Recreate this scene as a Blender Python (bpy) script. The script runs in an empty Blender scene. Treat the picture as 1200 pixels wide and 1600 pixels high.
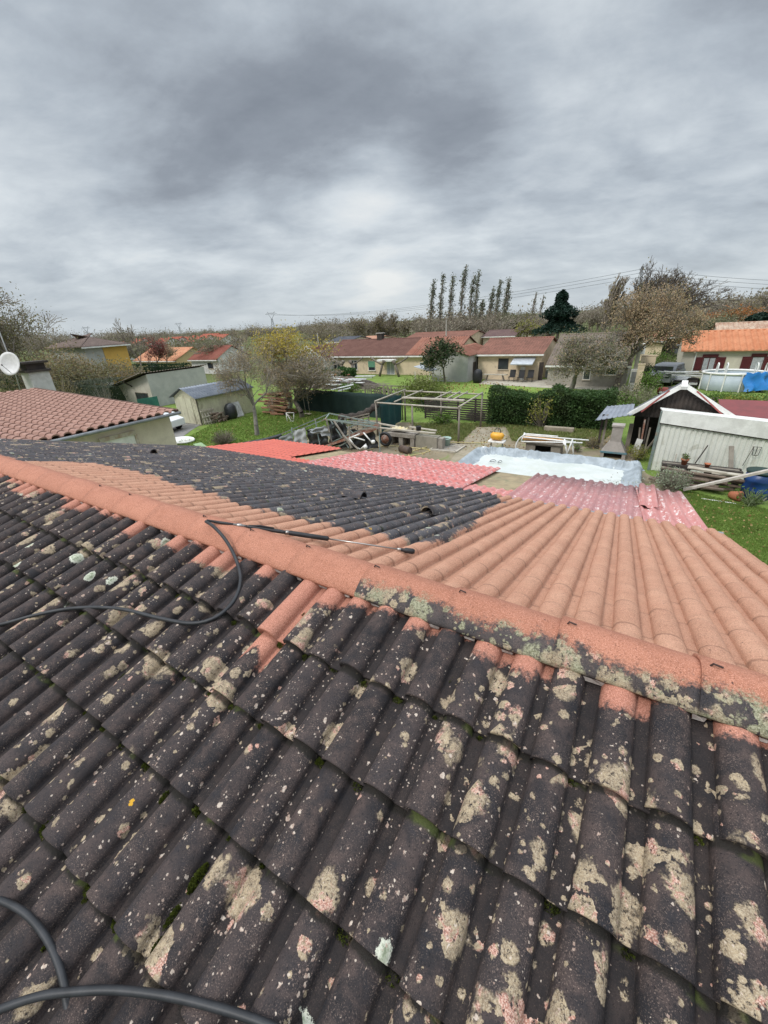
import bpy, math, random
import numpy as np
from mathutils import Matrix, Vector
random.seed(7); np.random.seed(7)
S = bpy.context.scene
C = S.collection
R_ = math.radians
# ---------------------------------------------------------------- camera (fitted to the photograph's vanishing points)
H = 6.5
f_, p_, r_, th_ = 628.17, .4421, -.057, -.5675
_F = np.array([0, math.cos(p_), -math.sin(p_)]); _U = np.array([0, math.sin(p_), math.cos(p_)]); _R = np.array([1., 0, 0])
_R, _U = math.cos(r_)*_R+math.sin(r_)*_U, -math.sin(r_)*_R+math.cos(r_)*_U
_M = np.array([[math.cos(th_), math.sin(th_), 0], [-math.sin(th_), math.cos(th_), 0], [0, 0, 1.]])
_F, _R, _U = _M@_F, _M@_R, _M@_U
CAM = np.array([0, 0, H])
cd = bpy.data.cameras.new('camera'); cam = bpy.data.objects.new('camera', cd); C.objects.link(cam)
cd.sensor_fit = 'VERTICAL'; cd.sensor_height = 36; cd.sensor_width = 27; cd.lens = f_/1600*36
cd.clip_start = .05; cd.clip_end = 8000
cam.matrix_world = Matrix(((_R[0], _U[0], -_F[0], 0), (_R[1], _U[1], -_F[1], 0), (_R[2], _U[2], -_F[2], H), (0, 0, 0, 1)))
S.camera = cam
S.render.resolution_x = 768; S.render.resolution_y = 1024
S.view_settings.view_transform = 'Standard'; S.view_settings.look = 'None'; S.view_settings.gamma = 1; S.view_settings.exposure = 0
S.cycles.max_bounces = 6

def ray(x, y): return _F*f_+_R*(x-600)-_U*(y-800)
def P(x, y, z=0.):
    d = ray(x, y); return CAM+d*((z-H)/d[2])
def PY(x, y, Y):
    d = ray(x, y); return CAM+d*(Y/d[1])
def PX(x, y, X):
    d = ray(x, y); return CAM+d*(X/d[0])
def PD(x, y, D):
    d = ray(x, y); return CAM+d*(D/math.hypot(d[0], d[1]))
def PP(x, y, P0, n):
    d = ray(x, y); n = np.array(n, float); return CAM+d*(((np.array(P0)-CAM)@n)/(d@n))

# ---------------------------------------------------------------- world: overcast sky
wd = bpy.data.worlds.new('World'); S.world = wd; wd.use_nodes = True
nt = wd.node_tree; nt.nodes.clear()
def N(t, **k):
    n = nt.nodes.new(t)
    for a, b in k.items(): setattr(n, a, b)
    return n
def LK(a, b): nt.links.new(a, b)
SUN_EL, SUN_AZ = R_(48), None
def mth(op, a, b=None, c=None, clamp=False):
    n = N('ShaderNodeMath', operation=op); n.use_clamp = clamp
    for i, q in enumerate((a, b, c)):
        if q is None: continue
        if isinstance(q, (int, float)): n.inputs[i].default_value = q
        else: LK(q, n.inputs[i])
    return n.outputs[0]
tc = N('ShaderNodeTexCoord')
DIR = tc.outputs['Generated']
sep = N('ShaderNodeSeparateXYZ'); LK(DIR, sep.inputs[0])
# flat cloud deck: direction / (z + .1)
den = mth('ADD', mth('MAXIMUM', sep.outputs[2], 0.0), .26)
comb = N('ShaderNodeCombineXYZ')
# rotate so that x' = camera right, y' = camera forward
ca, sa = math.cos(-th_), math.sin(-th_)
rx = mth('ADD', mth('MULTIPLY', sep.outputs[0], ca), mth('MULTIPLY', sep.outputs[1], sa))
ry = mth('SUBTRACT', mth('MULTIPLY', sep.outputs[1], ca), mth('MULTIPLY', sep.outputs[0], sa))
LK(mth('DIVIDE', rx, den), comb.inputs[0]); LK(mth('DIVIDE', ry, den), comb.inputs[1])
def cloud(scale, detail, rough, dist, loc, sx=1, sy=1, rot=0):
    mp = N('ShaderNodeMapping'); mp.inputs['Location'].default_value = loc; mp.inputs['Scale'].default_value = (sx, sy, 1); mp.inputs['Rotation'].default_value = (0, 0, rot)
    LK(comb.outputs[0], mp.inputs[0])
    n = N('ShaderNodeTexNoise'); n.inputs['Scale'].default_value = scale; n.inputs['Detail'].default_value = detail
    n.inputs['Roughness'].default_value = rough; n.inputs['Distortion'].default_value = dist
    LK(mp.outputs[0], n.inputs['Vector']); return n.outputs['Fac']
c1 = cloud(1.15, 7, .50, .5, (3.1, 1.7, 0), 1, 1.0, .35)
c2 = cloud(3.3, 6, .52, .5, (8.3, 4.1, 0), .85, 1.1, .5)
c3 = cloud(9.0, 5, .55, .4, (1.3, 9.1, 0), .8, 1.1, .6)
c4 = cloud(2.0, 9, .62, .2, (5.3, 2.1, 0), .9, 1.3, .2)
val = mth('ADD', mth('ADD', mth('MULTIPLY', mth('SUBTRACT', c1, .5), .80), mth('MULTIPLY', mth('SUBTRACT', c2, .5), .34)), mth('ADD', mth('MULTIPLY', mth('SUBTRACT', c3, .5), .13), mth('MULTIPLY', mth('SUBTRACT', c4, .5), .55)))
# big banks of darker and lighter cloud (world directions)
def bank(px, py, width, amp, sx=1., ang=0.):
    d = ray(px, py); d = d/np.linalg.norm(d)
    right = np.array([_R[0], _R[1], 0]); right /= np.linalg.norm(right)
    up = np.cross(right, d); up /= np.linalg.norm(up)
    a = math.cos(ang)*right+math.sin(ang)*up; b = -math.sin(ang)*right+math.cos(ang)*up
    def dot(v):
        n = N('ShaderNodeVectorMath', operation='DOT_PRODUCT'); LK(DIR, n.inputs[0]); n.inputs[1].default_value = tuple(v); return n.outputs['Value']
    ea = mth('POWER', mth('ABSOLUTE', mth('DIVIDE', dot(a), width*sx)), 2); eb = mth('POWER', mth('ABSOLUTE', mth('DIVIDE', dot(b), width)), 2)
    g = mth('EXPONENT', mth('MULTIPLY', mth('ADD', ea, eb), -1))
    front = mth('GREATER_THAN', dot(d), 0)
    return mth('MULTIPLY', mth('MULTIPLY', g, front), amp*1.15)
for b in ((260, 225, .12, -.26, 3.0, -.12), (520, 290, .05, -.12, 2.6, -.2), (930, 110, .10, -.16, 2.4, -.5), (930, 335, .05, -.12, 2.6, .15),
          (760, 260, .07, .22, 1.5, .35), (1130, 260, .10, .16, 1.4, .4), (420, 40, .08, .10, 2.6, .1), (180, 335, .035, .24, 3.6, .0),
          (150, 395, .018, -.14, 5.0, .05), (585, 436, .018, .34, 2.4, .0), (540, 400, .05, .10, 4.0, .0), (860, 345, .04, .08, 2.2, .1), (1150, 425, .025, .26, 3.0, .1),
          (300, 478, .025, .10, 9.0, 0), (800, 425, .025, -.08, 4.5, .05)):
    val = mth('ADD', val, bank(*b))
ramp = N('ShaderNodeValToRGB'); el = ramp.color_ramp.elements
el[0].position = .05; el[0].color = (.195, .22, .26, 1)
el[1].position = .97; el[1].color = (.86, .87, .86, 1)
for pos, col in ((.28, (.285, .318, .365)), (.48, (.44, .49, .545)), (.70, (.65, .70, .74))):
    e = ramp.color_ramp.elements.new(pos); e.color = (*col, 1)
LK(mth('ADD', val, .57), ramp.inputs[0])
# pale band just above the horizon
hz = N('ShaderNodeMix', data_type='RGBA'); LK(ramp.outputs[0], hz.inputs[6]); hz.inputs[7].default_value = (.56, .62, .66, 1)
LK(mth('MULTIPLY', mth('EXPONENT', mth('MULTIPLY', mth('MAXIMUM', sep.outputs[2], 0), -16)), .75), hz.inputs[0])
# an overcast sky is brightest overhead
zen = mth('ADD', 1, mth('MULTIPLY', mth('SMOOTH_MIN', mth('MAXIMUM', mth('SUBTRACT', sep.outputs[2], .50), 0), .35, .1), 7.5))
vm = N('ShaderNodeVectorMath', operation='SCALE'); LK(hz.outputs[2], vm.inputs[0]); LK(zen, vm.inputs['Scale'])
sky = N('ShaderNodeTexSky', sky_type='NISHITA'); sky.sun_disc = False
sky.sun_elevation = SUN_EL
SAZ = R_(-150)           # compass direction of the sun, from +Y towards +X
sky.sun_rotation = SAZ
bg1 = N('ShaderNodeBackground'); LK(sky.outputs[0], bg1.inputs[0]); bg1.inputs[1].default_value = .006
bg2 = N('ShaderNodeBackground'); LK(vm.outputs[0], bg2.inputs[0]); bg2.inputs[1].default_value = 1.0
ad = N('ShaderNodeAddShader'); LK(bg1.outputs[0], ad.inputs[0]); LK(bg2.outputs[0], ad.inputs[1])
wo = N('ShaderNodeOutputWorld'); LK(ad.outputs[0], wo.inputs[0])
sd = bpy.data.lights.new('sun', 'SUN'); sd.energy = 2.0; sd.angle = R_(14); sd.color = (1, .96, .9)
so = bpy.data.objects.new('sun', sd); C.objects.link(so)
sdir = Vector((math.sin(SAZ)*math.cos(SUN_EL), math.cos(SAZ)*math.cos(SUN_EL), math.sin(SUN_EL)))
so.rotation_euler = sdir.to_track_quat('Z', 'Y').to_euler(); so.location = (0, 0, 30)
# ---------------------------------------------------------------- materials
def srgb(*c): return tuple(((v/255)/12.92 if v/255 < .04045 else ((v/255+.055)/1.055)**2.4) for v in c)
class NT:
    def __init__(s, name):
        s.m = bpy.data.materials.new(name); s.m.use_nodes = True; s.t = s.m.node_tree
        s.b = s.t.nodes['Principled BSDF']; s.tc = s.n('ShaderNodeTexCoord')
        g = s.n('ShaderNodeNewGeometry'); s.pos = g.outputs['Position']; s.obj = s.tc.outputs['Object']
    def n(s, t, **k):
        q = s.t.nodes.new(t)
        for a, b in k.items(): setattr(q, a, b)
        return q
    def l(s, a, b): s.t.links.new(a, b)
    def inp(s, sock, v):
        if isinstance(v, (int, float)): sock.default_value = v
        elif isinstance(v, tuple): sock.default_value = (*v, 1) if len(v) == 3 and len(sock.default_value) == 4 else v
        else: s.l(v, sock)
    def m_(s, op, a, b=None, c=None, clamp=False):
        q = s.n('ShaderNodeMath', operation=op); q.use_clamp = clamp
        for i, v in enumerate((a, b, c)):
            if v is not None: s.inp(q.inputs[i], v)
        return q.outputs[0]
    def noise(s, scale, detail=3, rough=.55, dist=0, vec=None, w=None, sc=None, loc=None):
        v = vec or s.pos
        if sc or loc:
            mp = s.n('ShaderNodeMapping'); s.l(v, mp.inputs[0])
            if sc: mp.inputs['Scale'].default_value = sc
            if loc: mp.inputs['Location'].default_value = loc
            v = mp.outputs[0]
        q = s.n('ShaderNodeTexNoise'); q.inputs['Scale'].default_value = scale; q.inputs['Detail'].default_value = detail
        q.inputs['Roughness'].default_value = rough; q.inputs['Distortion'].default_value = dist; s.l(v, q.inputs['Vector'])
        return q.outputs['Fac']
    def step(s, v, a, b):
        q = s.n('ShaderNodeMapRange', interpolation_type='SMOOTHSTEP'); s.inp(q.inputs[0], v); s.inp(q.inputs[1], a); s.inp(q.inputs[2], b); return q.outputs[0]
    def mix(s, fac, a, b, mode='MIX'):
        q = s.n('ShaderNodeMix', data_type='RGBA', blend_type=mode); s.inp(q.inputs[0], fac); s.inp(q.inputs[6], a); s.inp(q.inputs[7], b); return q.outputs[2]
    def attr(s, name):
        q = s.n('ShaderNodeAttribute'); q.attribute_name = name; return q.outputs['Fac']
    def bump(s, h, strength=.3, dist=.01):
        q = s.n('ShaderNodeBump'); q.inputs['Strength'].default_value = strength; q.inputs['Distance'].default_value = dist
        s.l(h, q.inputs['Height']); s.l(q.outputs[0], s.b.inputs['Normal']); return q
    def out(s, col, rough=.8, spec=.3, metal=0):
        s.inp(s.b.inputs['Base Color'], col); s.inp(s.b.inputs['Roughness'], rough); s.b.inputs['Specular IOR Level'].default_value = spec; s.b.inputs['Metallic'].default_value = metal
        return s.m
_mc = {}
def mat(name, col, col2=None, scale=3., rough=.8, bump=.2, bscale=None, spec=.3, metal=0, grain=.12, sc=None, bd=.01, stain=None):
    """general weathered surface: two colours in large patches, fine grain, bump"""
    if name in _mc: return _mc[name]
    t = NT(name); col2 = col2 or tuple(c*.72 for c in col)
    n1 = t.noise(scale, 5, .6, .4, sc=sc); c = t.mix(t.step(n1, .35, .68), col, col2)
    n2 = t.noise(scale*14, 3, .6, sc=sc); c = t.mix(t.m_('MULTIPLY', t.step(n2, .45, .8), grain*2, clamp=True), c, tuple(v*.45 for v in col))
    if stain:
        n3 = t.noise(scale*.7, 6, .65, 1.2, loc=(5, 3, 1)); c = t.mix(t.m_('MULTIPLY', t.step(n3, .52, .66), .75), c, stain)
    if bump: t.bump(t.noise(bscale or scale*18, 4, .6, sc=sc), bump, bd)
    _mc[name] = t.out(c, rough, spec, metal); return _mc[name]

def tile_mat(name, dark1, dark2, cl1, cl2, lich=1.0, ridge=False):
    """concrete roof tile: black weathered skin, washed terracotta where attribute 'sd' > 0, lichen by attribute 'li', white specks by 'sp'"""
    t = NT(name); M = t.m_
    rnd = t.attr('rnd'); sdv = t.attr('sd'); li = t.attr('li'); sp = t.attr('sp')
    fine = t.noise(230, 2, .65); gr1 = t.noise(115, 3, .75, loc=(3, 1, 4)); med = t.noise(38, 4, .65); big = t.noise(4.5, 4, .6); blot = t.noise(13, 4, .6, .4, loc=(4, 4, 2))
    fr_ = M('SUBTRACT', t.noise(75, 4, .75, loc=(8, 1, 3)), .5)
    dk = t.mix(t.step(big, .35, .65), dark1, dark2)
    dk = t.mix(M('MULTIPLY', t.step(blot, .42, .68), .7), dk, (.082, .058, .052))
    dk = t.mix(M('MULTIPLY', t.step(blot, .45, .28), .6), dk, (.020, .021, .027))
    dk = t.mix(M('MULTIPLY', M('SUBTRACT', rnd, .4), .6, clamp=True), dk, tuple(v*1.5 for v in dark2))
    dens = t.step(t.noise(9, 3, .6, loc=(1, 5, 5)), .30, .70)
    dk = t.mix(M('MULTIPLY', t.step(fine, .54, .68), M('MULTIPLY', M('ADD', dens, .15), .50), clamp=True), dk, (.30, .22, .18))
    dk = t.mix(M('MULTIPLY', t.step(gr1, .44, .33), .75), dk, (.008, .008, .010))
    pn = t.attr('pn'); dk = t.mix(M('MULTIPLY', t.step(M('ADD', pn, M('MULTIPLY', M('SUBTRACT', med, .5), .5)), .25, .8), .62), dk, (.016, .0125, .012))  # pan colour darkened: channel dirt plus painted shade between the rolls
    def spots(scale, rad, dens_, loc, dist=.5, soft=.22):
        mp = t.n('ShaderNodeMapping'); t.l(t.pos, mp.inputs[0]); mp.inputs['Location'].default_value = loc
        wv = t.n('ShaderNodeTexNoise'); wv.inputs['Scale'].default_value = scale*1.3; wv.inputs['Detail'].default_value = 4; wv.inputs['Roughness'].default_value = .65; t.l(mp.outputs[0], wv.inputs['Vector'])
        sc_ = t.n('ShaderNodeVectorMath', operation='SCALE'); t.l(wv.outputs['Color'], sc_.inputs[0]); sc_.inputs['Scale'].default_value = dist/scale
        av = t.n('ShaderNodeVectorMath', operation='ADD'); t.l(mp.outputs[0], av.inputs[0]); t.l(sc_.outputs[0], av.inputs[1])
        v = t.n('ShaderNodeTexVoronoi'); v.inputs['Scale'].default_value = scale; t.l(av.outputs[0], v.inputs['Vector'])
        se = t.n('ShaderNodeSeparateColor'); t.l(v.outputs['Color'], se.inputs[0])
        size = M('MULTIPLY', M('ADD', M('MULTIPLY', se.outputs[1], .75), .25), rad); on = M('LESS_THAN', se.outputs[0], dens_)
        dd_ = M('ADD', v.outputs['Distance'], M('MULTIPLY', fr_, .22))
        return M('MULTIPLY', t.step(dd_, size, M('MULTIPLY', size, 1-soft)), on), dd_, size, se.outputs[2]
    lc = M('MAXIMUM', li, 0)
    b1, d1, z1, r1_ = spots(7.0, .78, M('MULTIPLY', lc, .44), (0, 3, 1), .9); b2, d2, z2, r2_ = spots(17, .56, M('MULTIPLY', lc, .40), (5, 1, 7), .9); b3, _, _, r3_ = spots(38, .5, M('ADD', M('MULTIPLY', lc, .15), .01), (2, 6, 3), .8)
    crust = t.mix(t.step(med, .36, .64), (.37, .285, .185), (.22, .165, .11)); crust = t.mix(M('MULTIPLY', t.step(fine, .46, .62), .5), crust, (.52, .44, .33)); crust = t.mix(M('MULTIPLY', t.step(gr1, .43, .35), .7), crust, (.075, .06, .045))
    pink = t.mix(t.step(fine, .42, .6), (.36, .17, .125), (.62, .42, .34)); pink = t.mix(M('MULTIPLY', t.step(gr1, .44, .35), .6), pink, (.10, .06, .05))
    olive = t.mix(t.step(gr1, .38, .62), (.15, .145, .085), (.34, .325, .225)); olive = t.mix(M('MULTIPLY', t.step(fine, .58, .68), .6), olive, (.50, .48, .38))
    pk = t.step(t.noise(11, 4, .65, .5, loc=(2, 2, 9)), .55, .61)
    lcol = t.mix(pk, crust, pink)
    if ridge: lcol = t.mix(t.step(t.noise(7, 3, .6, .4, loc=(1, 2, 9)), .60, .42), lcol, olive)
    brk = t.step(t.noise(60, 4, .7, loc=(3, 9, 9)), .34, .44)
    lm_ = M('MULTIPLY', M('MAXIMUM', M('MAXIMUM', b1, b2), b3), brk)
    col = t.mix(M('MULTIPLY', lm_, lich), dk, lcol)
    # rosettes: pale rim, greenish centre
    s3, d3, z3, _ = spots(4.6, .26, M('MULTIPLY', lc, .26), (9, 3, 2), .35, .08)
    ros = t.mix(t.step(med, .4, .62), (.44, .46, .35), (.20, .23, .15)); rim = t.step(d3, M('MULTIPLY', z3, .66), M('MULTIPLY', z3, .86)); ros = t.mix(rim, ros, (.56, .56, .46))
    col = t.mix(s3, col, ros)
    s1 = spots(75, .42, M('MULTIPLY', sp, M('ADD', M('MULTIPLY', dens, .26), .01)), (0, 0, 0), 1.0)[0]; s2 = spots(34, .40, M('MULTIPLY', sp, M('MULTIPLY', dens, .20)), (4, 2, 1), 1.1)[0]
    wcol = t.mix(t.step(med, .42, .6), (.56, .47, .39), (.36, .25, .20))
    col = t.mix(M('MULTIPLY', s1, .75), col, wcol); col = t.mix(M('MULTIPLY', s2, .92), col, wcol)
    s4 = spots(7.5, .17, .03, (1, 6, 7), .9)[0]; col = t.mix(M('MULTIPLY', s4, lich), col, (.55, .30, .03))
    # washed concrete
    c = t.mix(t.step(big, .3, .7), cl1, cl2); c = t.mix(M('MULTIPLY', rnd, .45), c, tuple(v*.78 for v in cl1))
    c = t.mix(M('MULTIPLY', t.step(blot, .48, .70), .30), c, tuple(v*.62 for v in cl1))
    c = t.mix(M('MULTIPLY', t.step(fine, .49, .62), .62), c, tuple(min(1, v*1.5+.10) for v in cl1))
    c = t.mix(M('MULTIPLY', t.step(gr1, .46, .34), .70), c, tuple(v*.42 for v in cl1))
    c = t.mix(M('MULTIPLY', spots(32, .20, .10, (2, 9, 4), .8)[0], .8), c, (.05, .03, .03))
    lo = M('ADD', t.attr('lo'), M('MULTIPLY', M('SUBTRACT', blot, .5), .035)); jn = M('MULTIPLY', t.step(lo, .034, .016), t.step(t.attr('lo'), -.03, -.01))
    mossy = t.mix(t.step(t.noise(6, 3, .6, loc=(6, 2, 2)), .55, .64), (.016, .014, .011), t.mix(fine, (.03, .04, .010), (.09, .11, .025))); col = t.mix(M('MULTIPLY', jn, .85), col, mossy); c = t.mix(M('MULTIPLY', jn, .55), c, tuple(v*.45 for v in cl1))  # moss in the joints, with each course lip's shadow painted into the dark
    c = t.mix(M('MULTIPLY', t.step(pn, .2, .9), .22), c, tuple(v*.6 for v in cl1))  # washed pans: the same shade between rolls painted in, weaker
    ed = M('ADD', sdv, M('MULTIPLY', M('SUBTRACT', t.noise(14, 5, .68), .5), .18))
    cm = t.step(M('ADD', ed, M('MULTIPLY', fr_, .10)), -.022, .030)
    col = t.mix(cm, col, c)
    hh = M('ADD', M('ADD', M('MULTIPLY', fine, .6), M('MULTIPLY', gr1, 1.1)), M('MULTIPLY', M('MULTIPLY', lm_, M('SUBTRACT', 1, cm)), .8)); hh = M('ADD', hh, M('MULTIPLY', med, .8))
    t.bump(hh, .75, .005)
    return t.out(col, M('ADD', .66, M('MULTIPLY', fine, .3)), .25)

def leaf_mat(name, a, b, c=None, trans=.25):
    if name in _mc: return _mc[name]
    t = NT(name); q = t.attr('rnd'); col = t.mix(q, a, b)
    if c: col = t.mix(t.step(t.noise(.9, 3, .6), .5, .68), col, c)
    col = t.mix(t.m_('MULTIPLY', t.step(t.noise(1.7, 3, .6, loc=(3, 3, 3)), .4, .7), .5), col, tuple(v*.5 for v in a))
    t.out(col, .6, .25)
    if 'Subsurface Weight' in t.b.inputs: pass
    tr = t.n('ShaderNodeBsdfTranslucent'); t.inp(tr.inputs[0], col); ms = t.n('ShaderNodeMixShader'); ms.inputs[0].default_value = trans
    o = [n for n in t.t.nodes if n.type == 'OUTPUT_MATERIAL'][0]
    t.l(t.b.outputs[0], ms.inputs[1]); t.l(tr.outputs[0], ms.inputs[2]); t.l(ms.outputs[0], o.inputs[0])
    _mc[name] = t.m; return t.m

# ---------------------------------------------------------------- mesh helpers
ORG = {}
def _mesh(name, v, f, m, smooth=False, attrs=None):
    me = bpy.data.meshes.new(name)
    v = np.asarray(v, np.float32).reshape(-1, 3)
    if isinstance(f, np.ndarray):
        k = f.shape[1]; me.vertices.add(len(v)); me.vertices.foreach_set('co', v.ravel())
        me.loops.add(f.size); me.loops.foreach_set('vertex_index', f.astype(np.int32).ravel())
        me.polygons.add(len(f)); me.polygons.foreach_set('loop_start', np.arange(0, f.size, k, dtype=np.int32)); me.polygons.foreach_set('loop_total', np.full(len(f), k, np.int32))
        me.update(calc_edges=True)
    else:
        me.from_pydata(v.tolist(), [], f); me.update()
    if smooth: me.polygons.foreach_set('use_smooth', np.ones(len(me.polygons), bool))
    for k, a in (attrs or {}).items():
        at = me.attributes.new(k, 'FLOAT', 'POINT'); at.data.foreach_set('value', np.asarray(a, np.float32))
    if m: me.materials.append(m)
    return me
def link(name, v, f, m, parent=None, smooth=False, attrs=None):
    v = np.asarray(v, float).reshape(-1, 3)
    if parent is None:
        org = np.array([(v[:, 0].min()+v[:, 0].max())/2, (v[:, 1].min()+v[:, 1].max())/2, v[:, 2].min()])
    else: org = ORG[parent.name]
    o = bpy.data.objects.new(name, _mesh(name, v-org, f, m, smooth, attrs)); C.objects.link(o)
    ORG[o.name] = org
    if parent is None: o.location = org
    else: o.parent = parent
    return o
def tag(o, label, cat, group=None):
    o['label'] = label; o['category'] = cat
    if group: o['group'] = group
    return o
def thing(name, label, cat, loc, group=None):
    o = bpy.data.objects.new(name, None); C.objects.link(o); o.location = loc; o.empty_display_size = .2
    ORG[o.name] = np.array(loc, float); return tag(o, label, cat, group)
def struct(o, kind='structure'): o['kind'] = kind; return o
def dup(root, loc, rz=0., label=None, scale=1.):
    def cp(o, par):
        c = o.copy(); C.objects.link(c); c.parent = par
        for ch in o.children: cp(ch, c)
        return c
    r = cp(root, None); r.location = loc; r.rotation_euler = (0, 0, rz); r.scale = (scale,)*3
    if label: r['label'] = label
    return r
class MB:
    def __init__(s): s.v = []; s.f = []
    def add(s, v, f):
        b = len(s.v); s.v += [tuple(map(float, q)) for q in v]; s.f += [tuple(b+i for i in q) for q in f]; return s
    def box(s, x0, x1, y0, y1, z0, z1):
        return s.add([(x0, y0, z0), (x1, y0, z0), (x1, y1, z0), (x0, y1, z0), (x0, y0, z1), (x1, y0, z1), (x1, y1, z1), (x0, y1, z1)],
                     [(0, 3, 2, 1), (4, 5, 6, 7), (0, 1, 5, 4), (1, 2, 6, 5), (2, 3, 7, 6), (3, 0, 4, 7)])
    def bar(s, a, b, w, h, up=(0, 0, 1)):
        a, b = np.array(a, float), np.array(b, float); d = b-a; L = np.linalg.norm(d); d /= max(L, 1e-9)
        u = np.array(up, float)
        if abs(d@u) > .95: u = np.array([0, 1., 0])
        x = np.cross(d, u); x /= np.linalg.norm(x); u = np.cross(x, d)
        x *= w/2; u *= h/2
        return s.add([a-x-u, a+x-u, a+x+u, a-x+u, b-x-u, b+x-u, b+x+u, b-x+u], [(0, 3, 2, 1), (4, 5, 6, 7), (0, 1, 5, 4), (1, 2, 6, 5), (2, 3, 7, 6), (3, 0, 4, 7)])
    def tube(s, pts, r, n=8, cap=True):
        pts = [np.array(q, float) for q in pts]; k = len(pts)
        r = list(r) if hasattr(r, '__len__') else [r]*k
        vs = []; prev = None
        for i, q in enumerate(pts):
            d = pts[min(i+1, k-1)]-pts[max(i-1, 0)]; d /= max(np.linalg.norm(d), 1e-9)
            if prev is None:
                u = np.array([0, 0, 1.]) if abs(d[2]) < .9 else np.array([1., 0, 0])
            else: u = prev
            x = np.cross(d, u); x /= np.linalg.norm(x); u = np.cross(x, d); prev = u
            for j in range(n):
                a = 2*math.pi*j/n; vs.append(q+r[i]*(math.cos(a)*x+math.sin(a)*u))
        fs = [(i*n+j, i*n+(j+1) % n, (i+1)*n+(j+1) % n, (i+1)*n+j) for i in range(k-1) for j in range(n)]
        if cap: fs += [tuple(range(n))[::-1], tuple((k-1)*n+j for j in range(n))]
        return s.add(vs, fs)
    def lathe(s, c, prof, n=20, ax=(1, 1)):
        vs = [(c[0]+r*math.cos(2*math.pi*j/n)*ax[0], c[1]+r*math.sin(2*math.pi*j/n)*ax[1], c[2]+z) for r, z in prof for j in range(n)]
        k = len(prof)
        fs = [(i*n+j, i*n+(j+1) % n, (i+1)*n+(j+1) % n, (i+1)*n+j) for i in range(k-1) for j in range(n)]
        fs += [tuple(range(n))[::-1], tuple((k-1)*n+j for j in range(n))]
        return s.add(vs, fs)
    def prism(s, poly, vec):
        """extrude polygon (3-D points) by vec"""
        n = len(poly); a = [np.array(q, float) for q in poly]; b = [q+np.array(vec, float) for q in a]
        return s.add(a+b, [tuple(range(n))[::-1], tuple(range(n, 2*n))]+[(i, (i+1) % n, n+(i+1) % n, n+i) for i in range(n)])
    def build(s, name, m, parent=None, smooth=False): return link(name, s.v, s.f, m, parent, smooth)
def smoothline(pts, k=8):
    pts = [np.array(q, float) for q in pts]; out = []
    q = [2*pts[0]-pts[1]]+pts+[2*pts[-1]-pts[-2]]
    for i in range(1, len(q)-2):
        for j in range(k):
            t = j/k; out.append(.5*((2*q[i])+(-q[i-1]+q[i+1])*t+(2*q[i-1]-5*q[i]+4*q[i+1]-q[i+2])*t*t+(-q[i-1]+3*q[i]-3*q[i+1]+q[i+2])*t**3))
    out.append(pts[-1]); return out
def bevel(o, w=.01, seg=2):
    m = o.modifiers.new('b', 'BEVEL'); m.width = w; m.segments = seg; m.limit_method = 'ANGLE'; return o
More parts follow.
